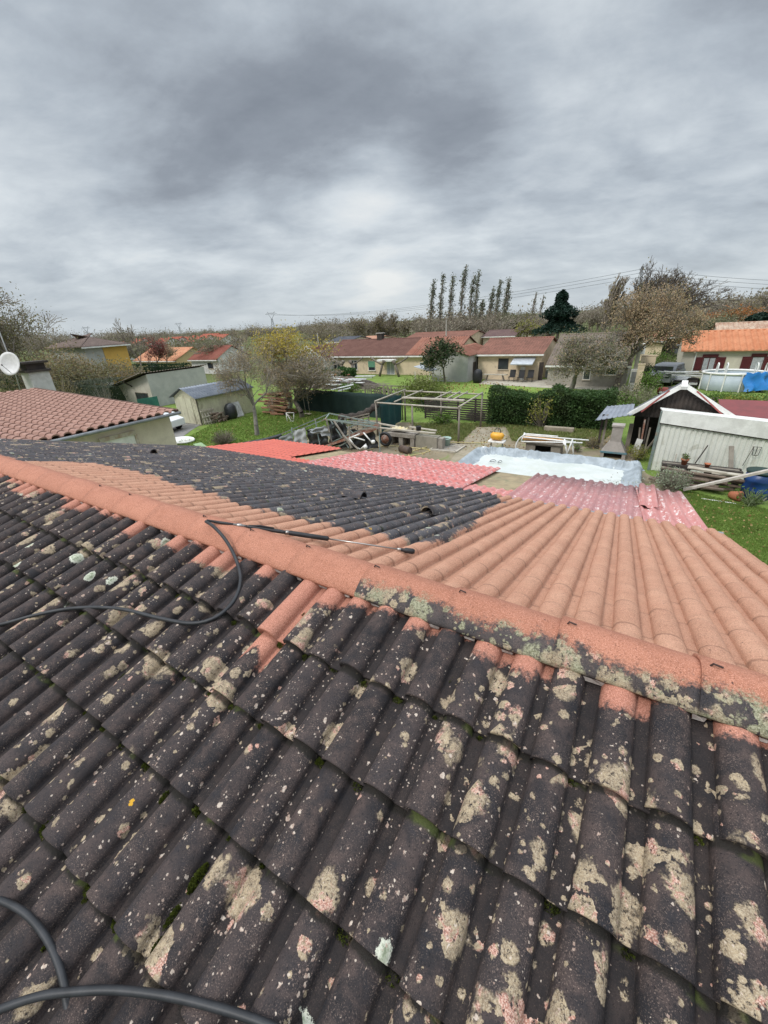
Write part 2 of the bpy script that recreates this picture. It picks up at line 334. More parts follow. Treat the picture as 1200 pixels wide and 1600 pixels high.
# ================================================================ the house we stand on
W = .2; RZ = H-7.1187*W; RY = 8.8689*W; DZ = .6*W; SF = .2991; SN = .2763; G = 2.0077*W
EDs = 29.556*W; EY = RY+EDs*math.cos(SF); EZ = RZ-DZ-EDs*math.sin(SF)
XL, XR = -11.6, 1.56
XA = -.223088/.16*W; XB = .39992/.16*W      # left edges of reference rolls, far and near slope
def tile_grid(O, u, d, nrm, i0, i1, nc, w, g, x0, sdf, lif, spf, K=5, M=(10, 2), hr=.33, lift=.022, over=.09, jit=.0025, sx=0, seed=1, tp=.05):
    """field of roll tiles. O at ridge; column i spans x0+i*w, course j spans j*g (+ overlap)"""
    rg = np.random.RandomState(seed)
    nr, npan = M; rw = .72*w
    px = []; pz = []
    for a in np.linspace(math.pi, 0, nr+1): px.append(rw/2+rw/2*math.cos(a)); pz.append(hr*w*(math.sin(a)**.85))
    px += [rw+.008, w*.9, w+.03]; pz += [0.002, .003, .002]
    px = np.array(px); pz = np.array(pz); MM = len(px)
    ss = np.append(np.linspace(-over, g-.010, K-1), g); ss[-2:] = (g-.008, g); ss = np.insert(ss, -2, g-.03); K = len(ss)
    V = []; Fs = []; A = {'rnd': [], 'sd': [], 'li': [], 'sp': [], 'lo': [], 'pn': []}; base = 0
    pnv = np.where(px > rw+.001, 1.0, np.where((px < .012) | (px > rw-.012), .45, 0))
    quad = []
    for a in range(K+1-0):
        for b in range(MM-1): quad.append((a*MM+b, a*MM+b+1, (a+1)*MM+b+1, (a+1)*MM+b))
    quad = np.array(quad)
    sj = -.02
    for j in range(nc):
        for i in range(i0, i1):
            jj = rg.randn(4)*jit; tw = rg.randn()*.004
            S_ = ss[:, None]+j*g+jj[0]+0*px[None, :]
            s_full = np.vstack([S_, S_[-1:]*1.0, S_[-1:]-.012])
            fr = (ss+over)/(g+over)
            tap = 1+tp*(fr-.5)
            hgt = pz[None, :]*(1+tp*fr[:, None])+(lift*fr)[:, None]+jj[1]*.6+tw*(px[None, :]/w-.5)*fr[:, None]
            h_full = np.vstack([hgt, hgt[-1:]-.013, hgt[-1:]-.06])
            X = x0+i*w+(px[None, :]-rw/2)*np.append(tap, [tap[-1]]*2)[:, None]+rw/2+jj[2]
            pts = O+X[..., None]*u+s_full[..., None]*d+h_full[..., None]*nrm
            if j == 0: pass
            V.append(pts.reshape(-1, 3)); Fs.append(quad+base); n = pts.shape[0]*pts.shape[1]; base += n
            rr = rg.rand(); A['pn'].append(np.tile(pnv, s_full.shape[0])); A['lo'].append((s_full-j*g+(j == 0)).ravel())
            A['rnd'].append(np.full(n, rr)); Xf = X.ravel(); Sf = s_full.ravel()
            A['sd'].append(sdf(Xf, Sf, i, j, rr)); A['li'].append(lif(Xf, Sf)+(rr-.5)*.5); A['sp'].append(spf(Xf, Sf)*(.5+rr))
    return np.vstack(V), np.vstack(Fs), {k: np.concatenate(q) for k, q in A.items()}
def poly_sd(X, Y, poly):
    """signed distance, positive OUTSIDE the polygon"""
    poly = np.array(poly); n = len(poly); d = np.full(X.shape, 1e9); ins = np.zeros(X.shape, bool)
    for i in range(n):
        a, b = poly[i], poly[(i+1) % n]; e = b-a
        t = np.clip(((X-a[0])*e[0]+(Y-a[1])*e[1])/(e@e), 0, 1)
        d = np.minimum(d, np.hypot(X-a[0]-t*e[0], Y-a[1]-t*e[1]))
        c = ((a[1] > Y) != (b[1] > Y)) & (X < (b[0]-a[0])*(Y-a[1])/((b[1]-a[1]) or 1e-9)+a[0]); ins ^= c
    return np.where(ins, -d, d)
O0 = np.array([0, RY, RZ-DZ]); ux = np.array([1., 0, 0])
dF = np.array([0, math.cos(SF), -math.sin(SF)]); nF = np.array([0, math.sin(SF), math.cos(SF)])
dN = np.array([0, -math.cos(SN), -math.sin(SN)]); nN = np.array([0, -math.sin(SN), math.cos(SN)])
def farpt(x, y, h=.045):
    q = PP(x, y, O0+nF*h, nF); return q, (q[0], (q-O0)@dF)
def nearpt(x, y, h=.05):
    q = PP(x, y, O0+nN*h, nN); return q, (q[0], (q-O0)@dN)
dark_poly = [farpt(*q)[1] for q in ((60, 722), (150, 724), (240, 745), (330, 772), (392, 792), (470, 812), (540, 826), (600, 838), (645, 848), (700, 842), (742, 815), (765, 796), (790, 786), (770, 772))]
dark_poly = [(-13, .55), (dark_poly[0][0], dark_poly[0][1]-.2)]+dark_poly+[(dark_poly[-1][0]+.2, 7), (-13, 7)]
gN, gF = G, EDs/14
house = thing('tiled_house', 'single-storey house under our feet, black lichened tiles below its ridge and washed terracotta beyond', 'house', (-5, RY, 0))
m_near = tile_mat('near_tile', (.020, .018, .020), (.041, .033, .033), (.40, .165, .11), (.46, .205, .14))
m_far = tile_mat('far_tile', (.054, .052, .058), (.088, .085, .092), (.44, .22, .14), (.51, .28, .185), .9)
def gau(X, Y, x, y, sx, sy): return np.exp(-((X-x)/sx)**2-((Y-y)/sy)**2)
iL = int((XL-XA)/W); iR = int(round((XR-XA)/W))
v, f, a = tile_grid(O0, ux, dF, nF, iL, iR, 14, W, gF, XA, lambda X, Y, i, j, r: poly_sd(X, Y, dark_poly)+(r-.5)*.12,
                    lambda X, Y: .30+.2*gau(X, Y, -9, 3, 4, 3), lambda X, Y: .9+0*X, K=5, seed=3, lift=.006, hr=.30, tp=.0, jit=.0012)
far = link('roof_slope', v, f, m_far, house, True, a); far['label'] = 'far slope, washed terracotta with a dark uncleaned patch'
# --- near slope
c1 = nearpt(1000, 1300)[1]; c2 = nearpt(230, 960)[1]; c3 = nearpt(750, 1500)[1]; c4 = nearpt(500, 1150)[1]; c5 = nearpt(80, 1150)[1]; c6 = nearpt(1180, 1480)[1]
def li_n(X, Y):
    return (.15+.95*gau(X, Y, *c1, .55, .45)+.65*gau(X, Y, *c2, 1.6, .4)+.75*gau(X, Y, *c3, .5, .4)+.35*gau(X, Y, *c5, .8, .3)+.7*gau(X, Y, *c6, .4, .4)+.30*gau(X, Y, -6, .5, 3, .6)-.25*gau(X, Y, *c4, .5, .5))
def sp_n(X, Y): return .45+1.0*gau(X, Y, *c4, 1.1, .8)+.3*gau(X, Y, -1, 1.4, 1, .6)
c_or = nearpt(455, 958)[1]; i_or = int(math.floor((c_or[0]-XB)/W)); c_o2 = nearpt(412, 1005)[1]; i_o2 = int(math.floor((c_o2[0]-XB)/W))
SH = 2.9571*W-gN                                    # first course ends at dA
def sd_n(X, Y, i, j, r):
    wob = .06*np.sin(i*2.3)+.05*math.sin(i*.7)
    xm = XB+i*W
    lim = .23+(r-.5)*.22+wob*.6 if (xm < -1.45 or xm > -.15) else .22+(r-.5)*.12
    if xm > .1: lim += .07
    if j == 0 and i == i_or: return np.full(X.shape, .2)
    if j == 1 and i == i_o2: return (.74+.05*np.sin(X*40)-Y)
    return lim-Y-.12*np.maximum(0, (X-xm)/W-.5)
nN_ = 9
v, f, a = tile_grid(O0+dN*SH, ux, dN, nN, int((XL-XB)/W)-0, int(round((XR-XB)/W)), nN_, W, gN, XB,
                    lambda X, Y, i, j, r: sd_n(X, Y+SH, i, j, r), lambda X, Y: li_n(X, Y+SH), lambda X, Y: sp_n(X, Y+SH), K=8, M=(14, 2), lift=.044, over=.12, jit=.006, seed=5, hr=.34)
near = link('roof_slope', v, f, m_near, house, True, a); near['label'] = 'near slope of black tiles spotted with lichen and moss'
# soft dark bed under the tiles so that no gap shows light
bed = MB(); th = .035
for d, L in ((dF, EDs-.05), (dN, SH+gN*nN_-.05)):
    A0 = O0+ux*(XL+.05)-np.array([0, 0, th]); A1 = O0+ux*(XR-.03)-np.array([0, 0, th])
    bed.prism([A0, A1, A1+d*L, A0+d*L], (0, 0, -.12))
bed.build('roof_deck', mat('batten', (.05, .04, .035)), house)
# ridge tiles
rl = 2.8562*W; t0 = 2.4985*W
m_ridge = tile_mat('ridge_tile', (.034, .030, .032), (.060, .052, .052), (.37, .15, .092), (.43, .185, .118), ridge=True)
prof = [(-.176, -.100), (-.170, -.082), (-.138, -.056), (-.098, -.031), (-.055, -.011), (-.018, -.001), (.02, -.001), (.06, -.014), (.10, -.036), (.14, -.062), (.165, -.085), (.17, -.10)]
kk = int((t0-XL)/rl)+1
for k in range(-3, kk):
    xa = t0-k*rl; xb = min(xa+rl, XR+.02)
    if xa > XR: continue
    rg = random.Random(k*7+1); n = len(prof); ns = 9
    pv = []; A = {'rnd': [], 'sd': [], 'li': [], 'sp': [], 'lo': []}
    lift0 = .020; q = rg.random(); dy = rg.uniform(-.004, .004)
    for outer in (0, 1):
        for s in range(ns+1):
            x = xa+(xb-xa)*s/ns
            # far (left) end of each cap tucks under the next one up the line; near end is lifted and flared
            fl = 1+.05*(1-s/ns); zz = lift0*(1-s/ns)
            if s == 0: x -= .05
            for (y, z) in prof:
                t = .018*outer
                pv.append((x, RY+dy+y*fl-(.0 if not outer else y*.06), RZ+(z)*fl+zz-t-.004)); A['rnd'].append(q)
                A['sd'].append((y+.096+.020*math.sin(x*9)) if x > -1.27 else .3)
                A['li'].append(2.5 if y < .02 else .1); A['sp'].append(.15); A['lo'].append(1.)
    if k < 3:
        for b in range(len(pv)): A['li'][b] += .25*math.sin(pv[b][0]*5)
    fs = []
    m1 = (ns+1)*n
    for s in range(ns):
        for b in range(n-1): fs.append((s*n+b, s*n+b+1, (s+1)*n+b+1, (s+1)*n+b)); fs.append((m1+s*n+b, m1+(s+1)*n+b, m1+(s+1)*n+b+1, m1+s*n+b+1))
    for s in range(ns): fs.append((s*n, (s+1)*n, m1+(s+1)*n, m1+s*n)); fs.append((s*n+n-1, m1+s*n+n-1, m1+(s+1)*n+n-1, (s+1)*n+n-1))
    for b in range(n-1): fs.append((b, m1+b, m1+b+1, b+1)); fs.append((ns*n+b, ns*n+b+1, m1+ns*n+b+1, m1+ns*n+b))
    o = link('ridge_tile', pv, np.array(fs), m_ridge, house, True, A)
    if xa > -1.3: o['label'] = 'ridge cap with a dark lichened lower half'
    if k in (0, 1, 2, 3, 4, 5, 6, 8, 9):
        MB().tube([(xa-.02, RY+.012, RZ+.010), (xa-.012, RY+.01, RZ+.030), (xa+.022, RY+.008, RZ+.026)], .0045, 6).build('clip', mat('rust_clip', (.06, .035, .03), rough=.6), o)
rg = random.Random(4); m_mo = mat('mortar', (.42, .38, .35), (.25, .2, .18), 20)
for i in range(int((XL-XB)/W), int((XR-XB)/W)+1):
    x = XB+i*W+.16; a0 = rg.uniform(-.02, .02); hgt = rg.uniform(.018, .04)
    if rg.random() < .3: continue
    m = MB(); n = 5; c0 = (x, RY-.165+a0*.3, RZ-.128); L_ = rg.uniform(.02, .055); pf = []
    for q in range(n): pf.append((c0[0]+L_*(q/(n-1)*2-1), c0[1]+rg.uniform(-.008, .008), c0[2]+rg.uniform(.008, .028)))
    pf += [(c0[0]+L_*.8, c0[1], c0[2]-.01), (c0[0]-L_*.7, c0[1], c0[2]-.012)]
    m.prism(pf, (0, .03, 0)).build('mortar', m_mo, house)
# moss in the gaps of the near slope
rg = random.Random(11)
def blob(mb, c, r, n, u, d, nn, el=(1, 1, .5)):
    for _ in range(n):
        a = rg.uniform(0, 6.28); q = r*math.sqrt(rg.random()); x = math.cos(a)*q*el[0]; y = math.sin(a)*q*el[1]
        hz = (1-(q/r)**2)*r*el[2]+.002
        p = np.array(c)+u*x+d*y+nn*hz; s = rg.uniform(.003, .007); a2 = rg.uniform(0, 6.28)
        e1 = (u*math.cos(a2)+d*math.sin(a2))*s; tip = p+nn*s*1.6+(u*rg.uniform(-1, 1)+d*rg.uniform(-1, 1))*s*.8
        mb.add([p-e1, p+e1, tip], [(0, 1, 2)])
ms = MB()
def nearq(X, s, h): return O0+ux*X+dN*s+nN*h
for _ in range(230):
    i = rg.randint(int((-4.5-XB)/W), int((XR-XB)/W)); j = rg.randint(0, 6)
    s = SH+(j+1)*gN
    x = XB+i*W+W*.86+rg.uniform(-.02, .02)
    blob(ms, nearq(x, s+.015, .008), rg.uniform(.012, .030), 60, ux, dN, nN, (1, .8, .8))
    if rg.random() < .30:
        blob(ms, nearq(XB+i*W+W*.84, s-rg.uniform(.05, .33), .012), rg.uniform(.015, .028), 90, ux, dN, nN, (.45, rg.uniform(1, 2.6), .5))
for (px, py, rr, nn_) in ((308, 1372, .035, 700), (268, 1435, .03, 350), (245, 1480, .03, 350), (268, 1090, .04, 500), (40, 1135, .035, 350), (80, 1250, .03, 300), (140, 1395, .025, 250), (520, 1005, .02, 200), (255, 1245, .018, 200), (215, 1310, .02, 200), (75, 1285, .03, 300), (130, 1355, .02, 200)):
    q, (X, s) = nearpt(px, py, .035)
    blob(ms, nearq(X, s, .022), rr, nn_, ux, dN, nN, (.55, 1.5, .6))
mv = np.array(ms.v).reshape(-1, 3); mo = link('moss', mv, ms.f, leaf_mat('moss_m', (.05, .065, .012), (.12, .14, .02), trans=.1), house, False, {'rnd': np.repeat(np.random.rand(len(ms.f)), 3)}); mo['kind'] = 'stuff'
# walls and gutter
hw = MB(); m_rend = mat('cream_render', (.62, .55, .44), (.54, .47, .38), 1.5, bump=.3, bscale=60)
NYE = (O0+dN*(SH+gN*nN_))[1]; NZE = (O0+dN*(SH+gN*nN_))[2]
poly = [(XL+.35, NYE+.3, 0), (XL+.35, NYE+.3, NZE-.1), (XL+.35, RY, RZ-DZ-.18), (XL+.35, EY-.3, EZ-.10), (XL+.35, EY-.3, 0)]
hw.prism(poly, (XR-XL-.6, 0, 0)); hw.build('wall', m_rend, house)
gu = MB(); gu.tube([(XL, EY+.06, EZ-.06), (XR, EY+.06, EZ-.06)], .06, 10); gu.build('gutter', mat('zinc', (.32, .33, .34), rough=.5, metal=.3), house)

# ---------------------------------------------------------------- loose tiles lying on the far slope
def loose_tile(px, py, ang, L, lab, name='loose_tile', dark=True, hgt=.085, r=.10):
    q, (X, s) = farpt(px, py, .07)
    t = MB(); n = 12; ax = math.cos(ang)*ux+math.sin(ang)*dF; bx = -math.sin(ang)*ux+math.cos(ang)*dF
    vs = []
    for inner in (0, 1):
        rr = r-(.016 if inner else 0)
        for k in range(5):
            for b in range(n+1):
                a = math.pi*b/n; vs.append(q+ax*(k/4-.5)*L+bx*rr*math.cos(a)*(1+.08*k/4)+nF*(rr*math.sin(a)*.95-.01))
    m1 = 5*(n+1); fs = []
    for k in range(4):
        for b in range(n): fs += [(k*(n+1)+b, k*(n+1)+b+1, (k+1)*(n+1)+b+1, (k+1)*(n+1)+b), (m1+k*(n+1)+b, m1+(k+1)*(n+1)+b, m1+(k+1)*(n+1)+b+1, m1+k*(n+1)+b+1)]
    for b in range(n): fs += [(b, b+1, m1+b+1, m1+b), (4*(n+1)+b, m1+4*(n+1)+b, m1+4*(n+1)+b+1, 4*(n+1)+b+1)]
    for k in range(4): fs += [(k*(n+1), m1+k*(n+1), m1+(k+1)*(n+1), (k+1)*(n+1)), (k*(n+1)+n, (k+1)*(n+1)+n, m1+(k+1)*(n+1)+n, m1+k*(n+1)+n)]
    N_ = len(vs)
    o = link(name, vs, np.array(fs), m_far, None, True, {'rnd': [.4]*N_, 'sd': [-1]*N_, 'li': [.5]*N_, 'sp': [.3]*N_, 'lo': [1]*N_})
    tag(o, lab, 'roof tile'); return o
loose_tile(549, 774, .12, .40, 'broken grey piece of half-round tile lying loose in the middle of the dark patch')
loose_tile(680, 799, 1.45, .42, 'dark half-round tile standing proud near the right end of the dark patch')
loose_tile(227, 706, 0.3, .45, 'dark half-round tile lying near the far left edge of the roof')

# ---------------------------------------------------------------- pressure washer hose and lance
m_rub = mat('rubber', (.018, .019, .022), (.032, .033, .037), 8, rough=.5, bump=.15, bscale=300, spec=.4, bd=.002)
def np_(x, y, h=.088): return PP(x, y, O0+nN*h, nN)
a0 = PP(322, 815, (0, RY, RZ+.035), (0, 0, 1))
hp = [a0, PP(334, 823, (0, RY-.06, RZ+.05), (0, 0, 1)), np_(352, 843, .16), np_(368, 872, .11), np_(376, 905, .10), np_(366, 938, .10), np_(338, 964, .10), np_(300, 974, .10), np_(250, 966, .10), np_(185, 951, .10), np_(120, 950, .10), np_(60, 960, .10), np_(0, 976, .10), np_(-60, 985), np_(-160, 1040, .07), np_(-190, 1180, .07), np_(-120, 1330, .07),
      np_(-40, 1390), np_(0, 1406), np_(38, 1426), np_(70, 1462), np_(92, 1508), np_(104, 1560), np_(106, 1610), np_(60, 1680), np_(-40, 1680), np_(-70, 1610), np_(0, 1577, .115), np_(60, 1557, .125), np_(110, 1550, .13), np_(180, 1547, .125), np_(260, 1556, .12), np_(330, 1572, .12), np_(400, 1594, .12), np_(470, 1625, .12)]
ho = MB().tube(smoothline(hp, 7), .0125, 12).build('pressure_hose', m_rub, None, True)
tag(ho, 'black rubber pressure hose looping over the ridge and across the lichened tiles', 'hose')
A = a0+np.array([.0, .01, .005]); B = PP(648, 862, O0+nF*.078, nF); dd = B-A
def L(t): return A+dd*t
lt = thing('washer_lance', 'black pressure washer lance with a thin steel rod lying across the washed tiles', 'pressure washer lance', tuple(A))
m_st = mat('steel', (.42, .40, .38), rough=.3, metal=.9, bump=0); m_bk = mat('black_plastic', (.018, .018, .020), (.03, .03, .032), 10, rough=.45, bump=.1)
k = np.linalg.norm(dd)
MB().tube([L(0), L(.10), L(.14)], [.011, .012, .010], 10).build('hose_end', m_bk, lt, True)
MB().tube([L(.13), L(.145), L(.146), L(.17), L(.171), L(.19)], [.011, .011, .016, .016, .012, .012], 10).build('coupling', m_st, lt, True)
MB().tube([L(.185), L(.20), L(.205), L(.24), L(.37), L(.385)], [.012, .012, .017, .018, .0155, .015], 10).build('handle', m_bk, lt, True)
MB().tube([L(.215)+(0, 0, .012), L(.26)+(0, 0, .026), L(.33)+(0, 0, .024)], [.007, .006, .005], 6).build('trigger', m_bk, lt, True)
MB().tube([L(.383), L(.40)], [.02, .019], 10).build('collar', m_st, lt, True)
MB().tube([L(.395), L(.41), L(.50), L(.585), L(.59)], [.017, .0195, .0195, .019, .012], 12).build('grip', m_bk, lt, True)
MB().tube([L(.58), L(.93)], .0062, 8).build('rod', m_st, lt, True)
MB().tube([L(.915), L(.94)], [.011, .012], 10).build('nut', m_st, lt, True)
MB().tube([L(.935), L(.95), L(.955), L(.99), L(1.0)], [.012, .015, .021, .023, .015], 12).build('nozzle', m_bk, lt, True)
# ================================================================ ground
def ground_mat():
    t = NT('ground'); n1 = t.noise(.16, 6, .6, .5); n2 = t.noise(1.1, 5, .65, .4, loc=(3, 7, 0)); n3 = t.noise(9, 4, .7); n4 = t.noise(60, 3, .7)
    g = t.mix(t.step(n3, .3, .7), (.15, .215, .045), (.20, .28, .075)); g = t.mix(t.m_('MULTIPLY', t.step(n2, .45, .7), .55), g, (.06, .10, .02))
    g = t.mix(t.m_('MULTIPLY', t.step(n4, .5, .72), .4), g, (.04, .08, .012))
    d = t.mix(t.step(n3, .35, .65), (.16, .125, .085), (.24, .20, .14))
    c = t.mix(t.m_('MULTIPLY', t.step(t.m_('ADD', t.m_('MULTIPLY', n1, .6), t.m_('MULTIPLY', n2, .4)), .54, .62), .7), g, d)
    ln_ = t.n('ShaderNodeVectorMath', operation='LENGTH'); t.l(t.pos, ln_.inputs[0]); c = t.mix(t.m_('MULTIPLY', t.step(ln_.outputs['Value'], 48, 75), .85), c, t.mix(t.step(n1, .4, .6), (.11, .105, .055), (.085, .10, .04)))
    t.bump(t.m_('ADD', n4, n3), .6, .05); return t.out(c, .95, .1)
def sheet(name, pts, m, z=.004, kind='structure'):
    pts = [(q[0], q[1], z) for q in pts]; o = link(name, pts, [tuple(range(len(pts)))], m); o['kind'] = kind; return o
gm = ground_mat()
g = link('ground', [(-4000, -1500, 0), (4000, -1500, 0), (4000, 5000, 0), (-4000, 5000, 0)], [(0, 1, 2, 3)], gm); g['kind'] = 'structure'
m_lawn = NT('lawn_m')
def lawn():
    t = m_lawn; n2 = t.noise(1.2, 5, .65, .4); n3 = t.noise(12, 4, .7); n4 = t.noise(70, 3, .7)
    g = t.mix(t.step(n2, .3, .7), (.155, .235, .045), (.215, .30, .075)); g = t.mix(t.m_('MULTIPLY', t.step(n3, .5, .7), .5), g, (.13, .19, .045)); g = t.mix(t.m_('MULTIPLY', t.step(n4, .48, .7), .4), g, (.17, .28, .06))
    t.bump(n4, .7, .04); return t.out(g, .95, .1)
m_lawn_ = lawn()
m_dirt = mat('dirt', (.26, .215, .15), (.18, .15, .10), .9, .95, .5, 25, .1, stain=(.15, .20, .055))
m_path = mat('path_gravel', (.34, .29, .22), (.24, .21, .15), 1.8, .95, .5, 40, .1, stain=(.16, .19, .07))
sheet('lawn', [P(230, 745), P(262, 700), P(330, 664), P(395, 648), P(450, 636), P(560, 655), P(545, 672), P(430, 700), P(340, 740)], m_lawn_)
sheet('lawn', [P(1060, 755), P(1120, 776), P(1240, 800), P(1300, 1000), P(1000, 1000), P(1050, 820)], m_lawn_)
sheet('lawn', [P(672, 618), P(690, 597), P(770, 597), P(850, 604), P(880, 618)], m_lawn_)
sheet('dirt', [P(560, 655), P(625, 660), P(760, 662), P(960, 675), P(1010, 740), P(1080, 776), P(1040, 900), P(400, 760), P(440, 690)], m_dirt, .010)
sheet('driveway', [P(262, 700), P(225, 690), P(240, 650), P(320, 660), P(300, 672)], mat('asphalt_old', (.22, .21, .20), (.16, .15, .14), 1), .015)
sheet('path', [P(790, 664), P(745, 664), P(700, 725), P(640, 720), P(600, 740), P(760, 745), P(790, 690)], m_path, .016)
sheet('patio', [P(748, 600), P(760, 592), P(860, 593), P(990, 604), P(1000, 612), P(850, 606)], mat('patio_m', (.42, .38, .31), (.33, .30, .24), 1.5), .012)
rg = random.Random(5)

# ================================================================ corrugated plastic sheets beyond the eave
SS = R_(10); dS = np.array([0, math.cos(SS), -math.sin(SS)]); nS = np.array([0, math.sin(SS), math.cos(SS)]); OS = np.array([0, EY-.10, EZ-.03])
def sp(x, y):
    q = PP(x, y, OS+nS*.02, nS); return q[0], (q-OS)@dS
def plastic(name, a, b, c, sc=1., wv_=.2, b0=.05, b1=.5, thr=.46, dd=.0):
    t = NT(name); n1 = t.noise(2.2, 5, .65, .6); n2 = t.noise(26, 4, .65, .5, sc=(1, .35, 1)); n3 = t.noise(9, 5, .7, 1.0, sc=(2.2, .35, 1), loc=(3, 1, 0))
    col = t.mix(t.step(n1, .35, .65), a, b); col = t.mix(t.m_('MULTIPLY', t.step(n3, .55, .68), sc), col, c); col = t.mix(t.m_('MULTIPLY', t.step(n2, .62, .74), .8*sc), col, tuple(v*.35 for v in a))
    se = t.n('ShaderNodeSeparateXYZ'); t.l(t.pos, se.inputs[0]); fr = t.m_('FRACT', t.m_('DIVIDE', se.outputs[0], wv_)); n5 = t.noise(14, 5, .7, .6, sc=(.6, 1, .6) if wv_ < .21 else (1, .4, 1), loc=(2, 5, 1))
    band = t.m_('MULTIPLY', t.step(fr, b0, b0+.10), t.step(fr, b1, b1-.10)); col = t.mix(t.m_('MULTIPLY', t.m_('MULTIPLY', band, t.step(n5, thr, thr+.07)), sc, clamp=True), col, (.74, .64, .61))  # pale rib band: on the red sheets it paints in specular glints
    vo = t.n('ShaderNodeTexVoronoi'); vo.inputs['Scale'].default_value = 9; t.l(t.pos, vo.inputs['Vector']); sc2 = t.n('ShaderNodeSeparateColor'); t.l(vo.outputs['Color'], sc2.inputs[0]); dots = t.m_('MULTIPLY', t.step(vo.outputs['Distance'], .17, .11), t.m_('LESS_THAN', sc2.outputs[0], dd)); col = t.mix(dots, col, (.045, .03, .03))
    t.bump(n2, .12, .01); t.out(col, t.m_('ADD', .32, t.m_('MULTIPLY', n1, .3)), .5)
    return t.m
mpA = plastic('coral_plastic', (.66, .15, .10), (.60, .13, .09), (.55, .17, .13), .30, .17, .05, .3, .62)
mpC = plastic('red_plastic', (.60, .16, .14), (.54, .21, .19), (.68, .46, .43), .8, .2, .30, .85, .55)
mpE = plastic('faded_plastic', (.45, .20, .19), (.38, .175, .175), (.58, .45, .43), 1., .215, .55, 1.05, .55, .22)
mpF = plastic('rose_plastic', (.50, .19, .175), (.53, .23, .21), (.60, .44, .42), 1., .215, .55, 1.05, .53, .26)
def corr(name, x0, x1, s0, s1, m, w, h, step=None, lift=0., lab=None, shape='tile', edge=0., par=None, skew=0., holes=False, tilt=0.):
    """one run of profiled sheets; s = distance down the slope"""
    nx = max(2, int((x1-x0)/w*8)); xs = np.linspace(x0, x1, nx+1)
    ph = (xs % w)/w
    zr = h*np.where(ph < .62, np.sin(np.clip(ph/.62, 0, 1)*math.pi)**.8, 0) if shape == 'tile' else h*np.clip(np.sin(ph*2*math.pi)*2.2, -.5, 1)*.6+h*.4
    rows = []; s = s0
    st = step or (s1-s0)
    while s < s1-1e-4:
        e = min(s+st, s1)
        rows += [(s, .0), (s+(e-s)*.5, .006), (e-.012, .014 if step else .002)]
        if step: rows.append((e-.004, .013))
        s = e
    vs = []; rgn = np.random.RandomState(int(abs(x0)*100)+3)
    wob = rgn.randn(len(xs)).cumsum()*.0006
    for (s, zz) in rows:
        for a, q, wv in zip(xs, zr, wob): vs.append(OS+ux*(a+skew*s)+dS*(s+.006*math.sin(a*3.1))+nS*(q+zz+lift+wv+tilt*(s-s0)))
    n = len(xs); k = len(rows)
    top = len(vs); vs += [np.array(q)-nS*.006 for q in vs[:top]]
    fs = [(r*n+i, r*n+i+1, (r+1)*n+i+1, (r+1)*n+i) for r in range(k-1) for i in range(n-1)]
    if holes: fs = [q for q in fs if rg.random() > .006]
    fs = fs+[(top+a, top+d, top+c, top+b) for a, b, c, d in fs]
    fs += [((k-1)*n+i, (k-1)*n+i+1, top+(k-1)*n+i+1, top+(k-1)*n+i) for i in range(n-1)]
    fs += [(r*n, (r+1)*n, top+(r+1)*n, top+r*n) for r in range(k-1)]+[(r*n+n-1, top+r*n+n-1, top+(r+1)*n+n-1, (r+1)*n+n-1) for r in range(k-1)]
    o = link(name, vs, np.array(fs), m, par, True)
    if lab: o['label'] = lab
    return o
ver = thing('veranda_roof', 'low lean-to roof of red profiled sheets beyond the eave of the tiled roof', 'lean-to roof', (-5, EY+1, 0))
xs_A0 = sp(345, 697)[0]-.1; sB = sp(452, 715); sB2 = sp(531, 702); sC = sp(492, 725); sC2 = sp(575, 703); sD = sp(735, 758); sD2 = sp(784, 733); sE = sp(795, 768); sE2 = sp(848, 741); FAR = sp(945, 755)[1]
FARA = sp(430, 688)[1]
xB = (sB[0]+sB2[0])/2; xC = (sC[0]+sC2[0])/2; xD = (sD[0]+sD2[0])/2; xE = (sE[0]+sE2[0])/2; xR_ = (sp(1108, 825)[0]+sp(1065, 768)[0])/2; xN = sp(1000, 760)[0]; xN2 = sp(1017, 750)[0]
print('SHEETS', xs_A0, xB, xC, xD, xE, xR_, xN, FAR, FARA, sB, sD, EY)
corr('roof_sheet', xs_A0, xB, 0, FARA, mpA, .17, .032, .30, .025, 'bright coral sheets at the left', 'tile')
C.objects['roof_sheet'].parent = ver; C.objects['roof_sheet'].location -= ver.location
corr('roof_sheet', xB-.02, xC+.05, 0, sB[1], mpA, .17, .032, .30, .018, None, 'tile', par=ver)
corr('roof_sheet', xC, xD, 0, (FAR+FARA)/2, mpC, .20, .036, .33, .034, 'red tile-effect sheets with pale glints painted along the ribs', 'tile', par=ver)
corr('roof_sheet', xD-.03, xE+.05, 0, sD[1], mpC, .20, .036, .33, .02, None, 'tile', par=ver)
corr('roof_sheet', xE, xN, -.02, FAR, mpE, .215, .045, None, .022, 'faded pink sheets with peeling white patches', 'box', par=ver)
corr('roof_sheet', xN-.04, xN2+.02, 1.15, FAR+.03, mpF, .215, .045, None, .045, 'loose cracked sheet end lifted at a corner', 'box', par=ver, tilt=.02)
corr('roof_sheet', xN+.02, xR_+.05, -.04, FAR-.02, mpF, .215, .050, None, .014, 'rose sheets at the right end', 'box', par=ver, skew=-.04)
fl = MB(); fl.prism([OS+ux*(xs_A0+.05)+dS*.0-nS*.03, OS+ux*(xR_-.05)-nS*.03, OS+ux*(xR_-.05)+dS*(FAR-.1)-nS*.03, OS+ux*(xs_A0+.05)+dS*(FARA-.1)-nS*.03], nS*-.02)
fl.build('board', mat('osb', (.36, .29, .18), (.25, .20, .13), 3, .9, .5, 60, .2, stain=(.20, .19, .12)), ver)
fr = MB()
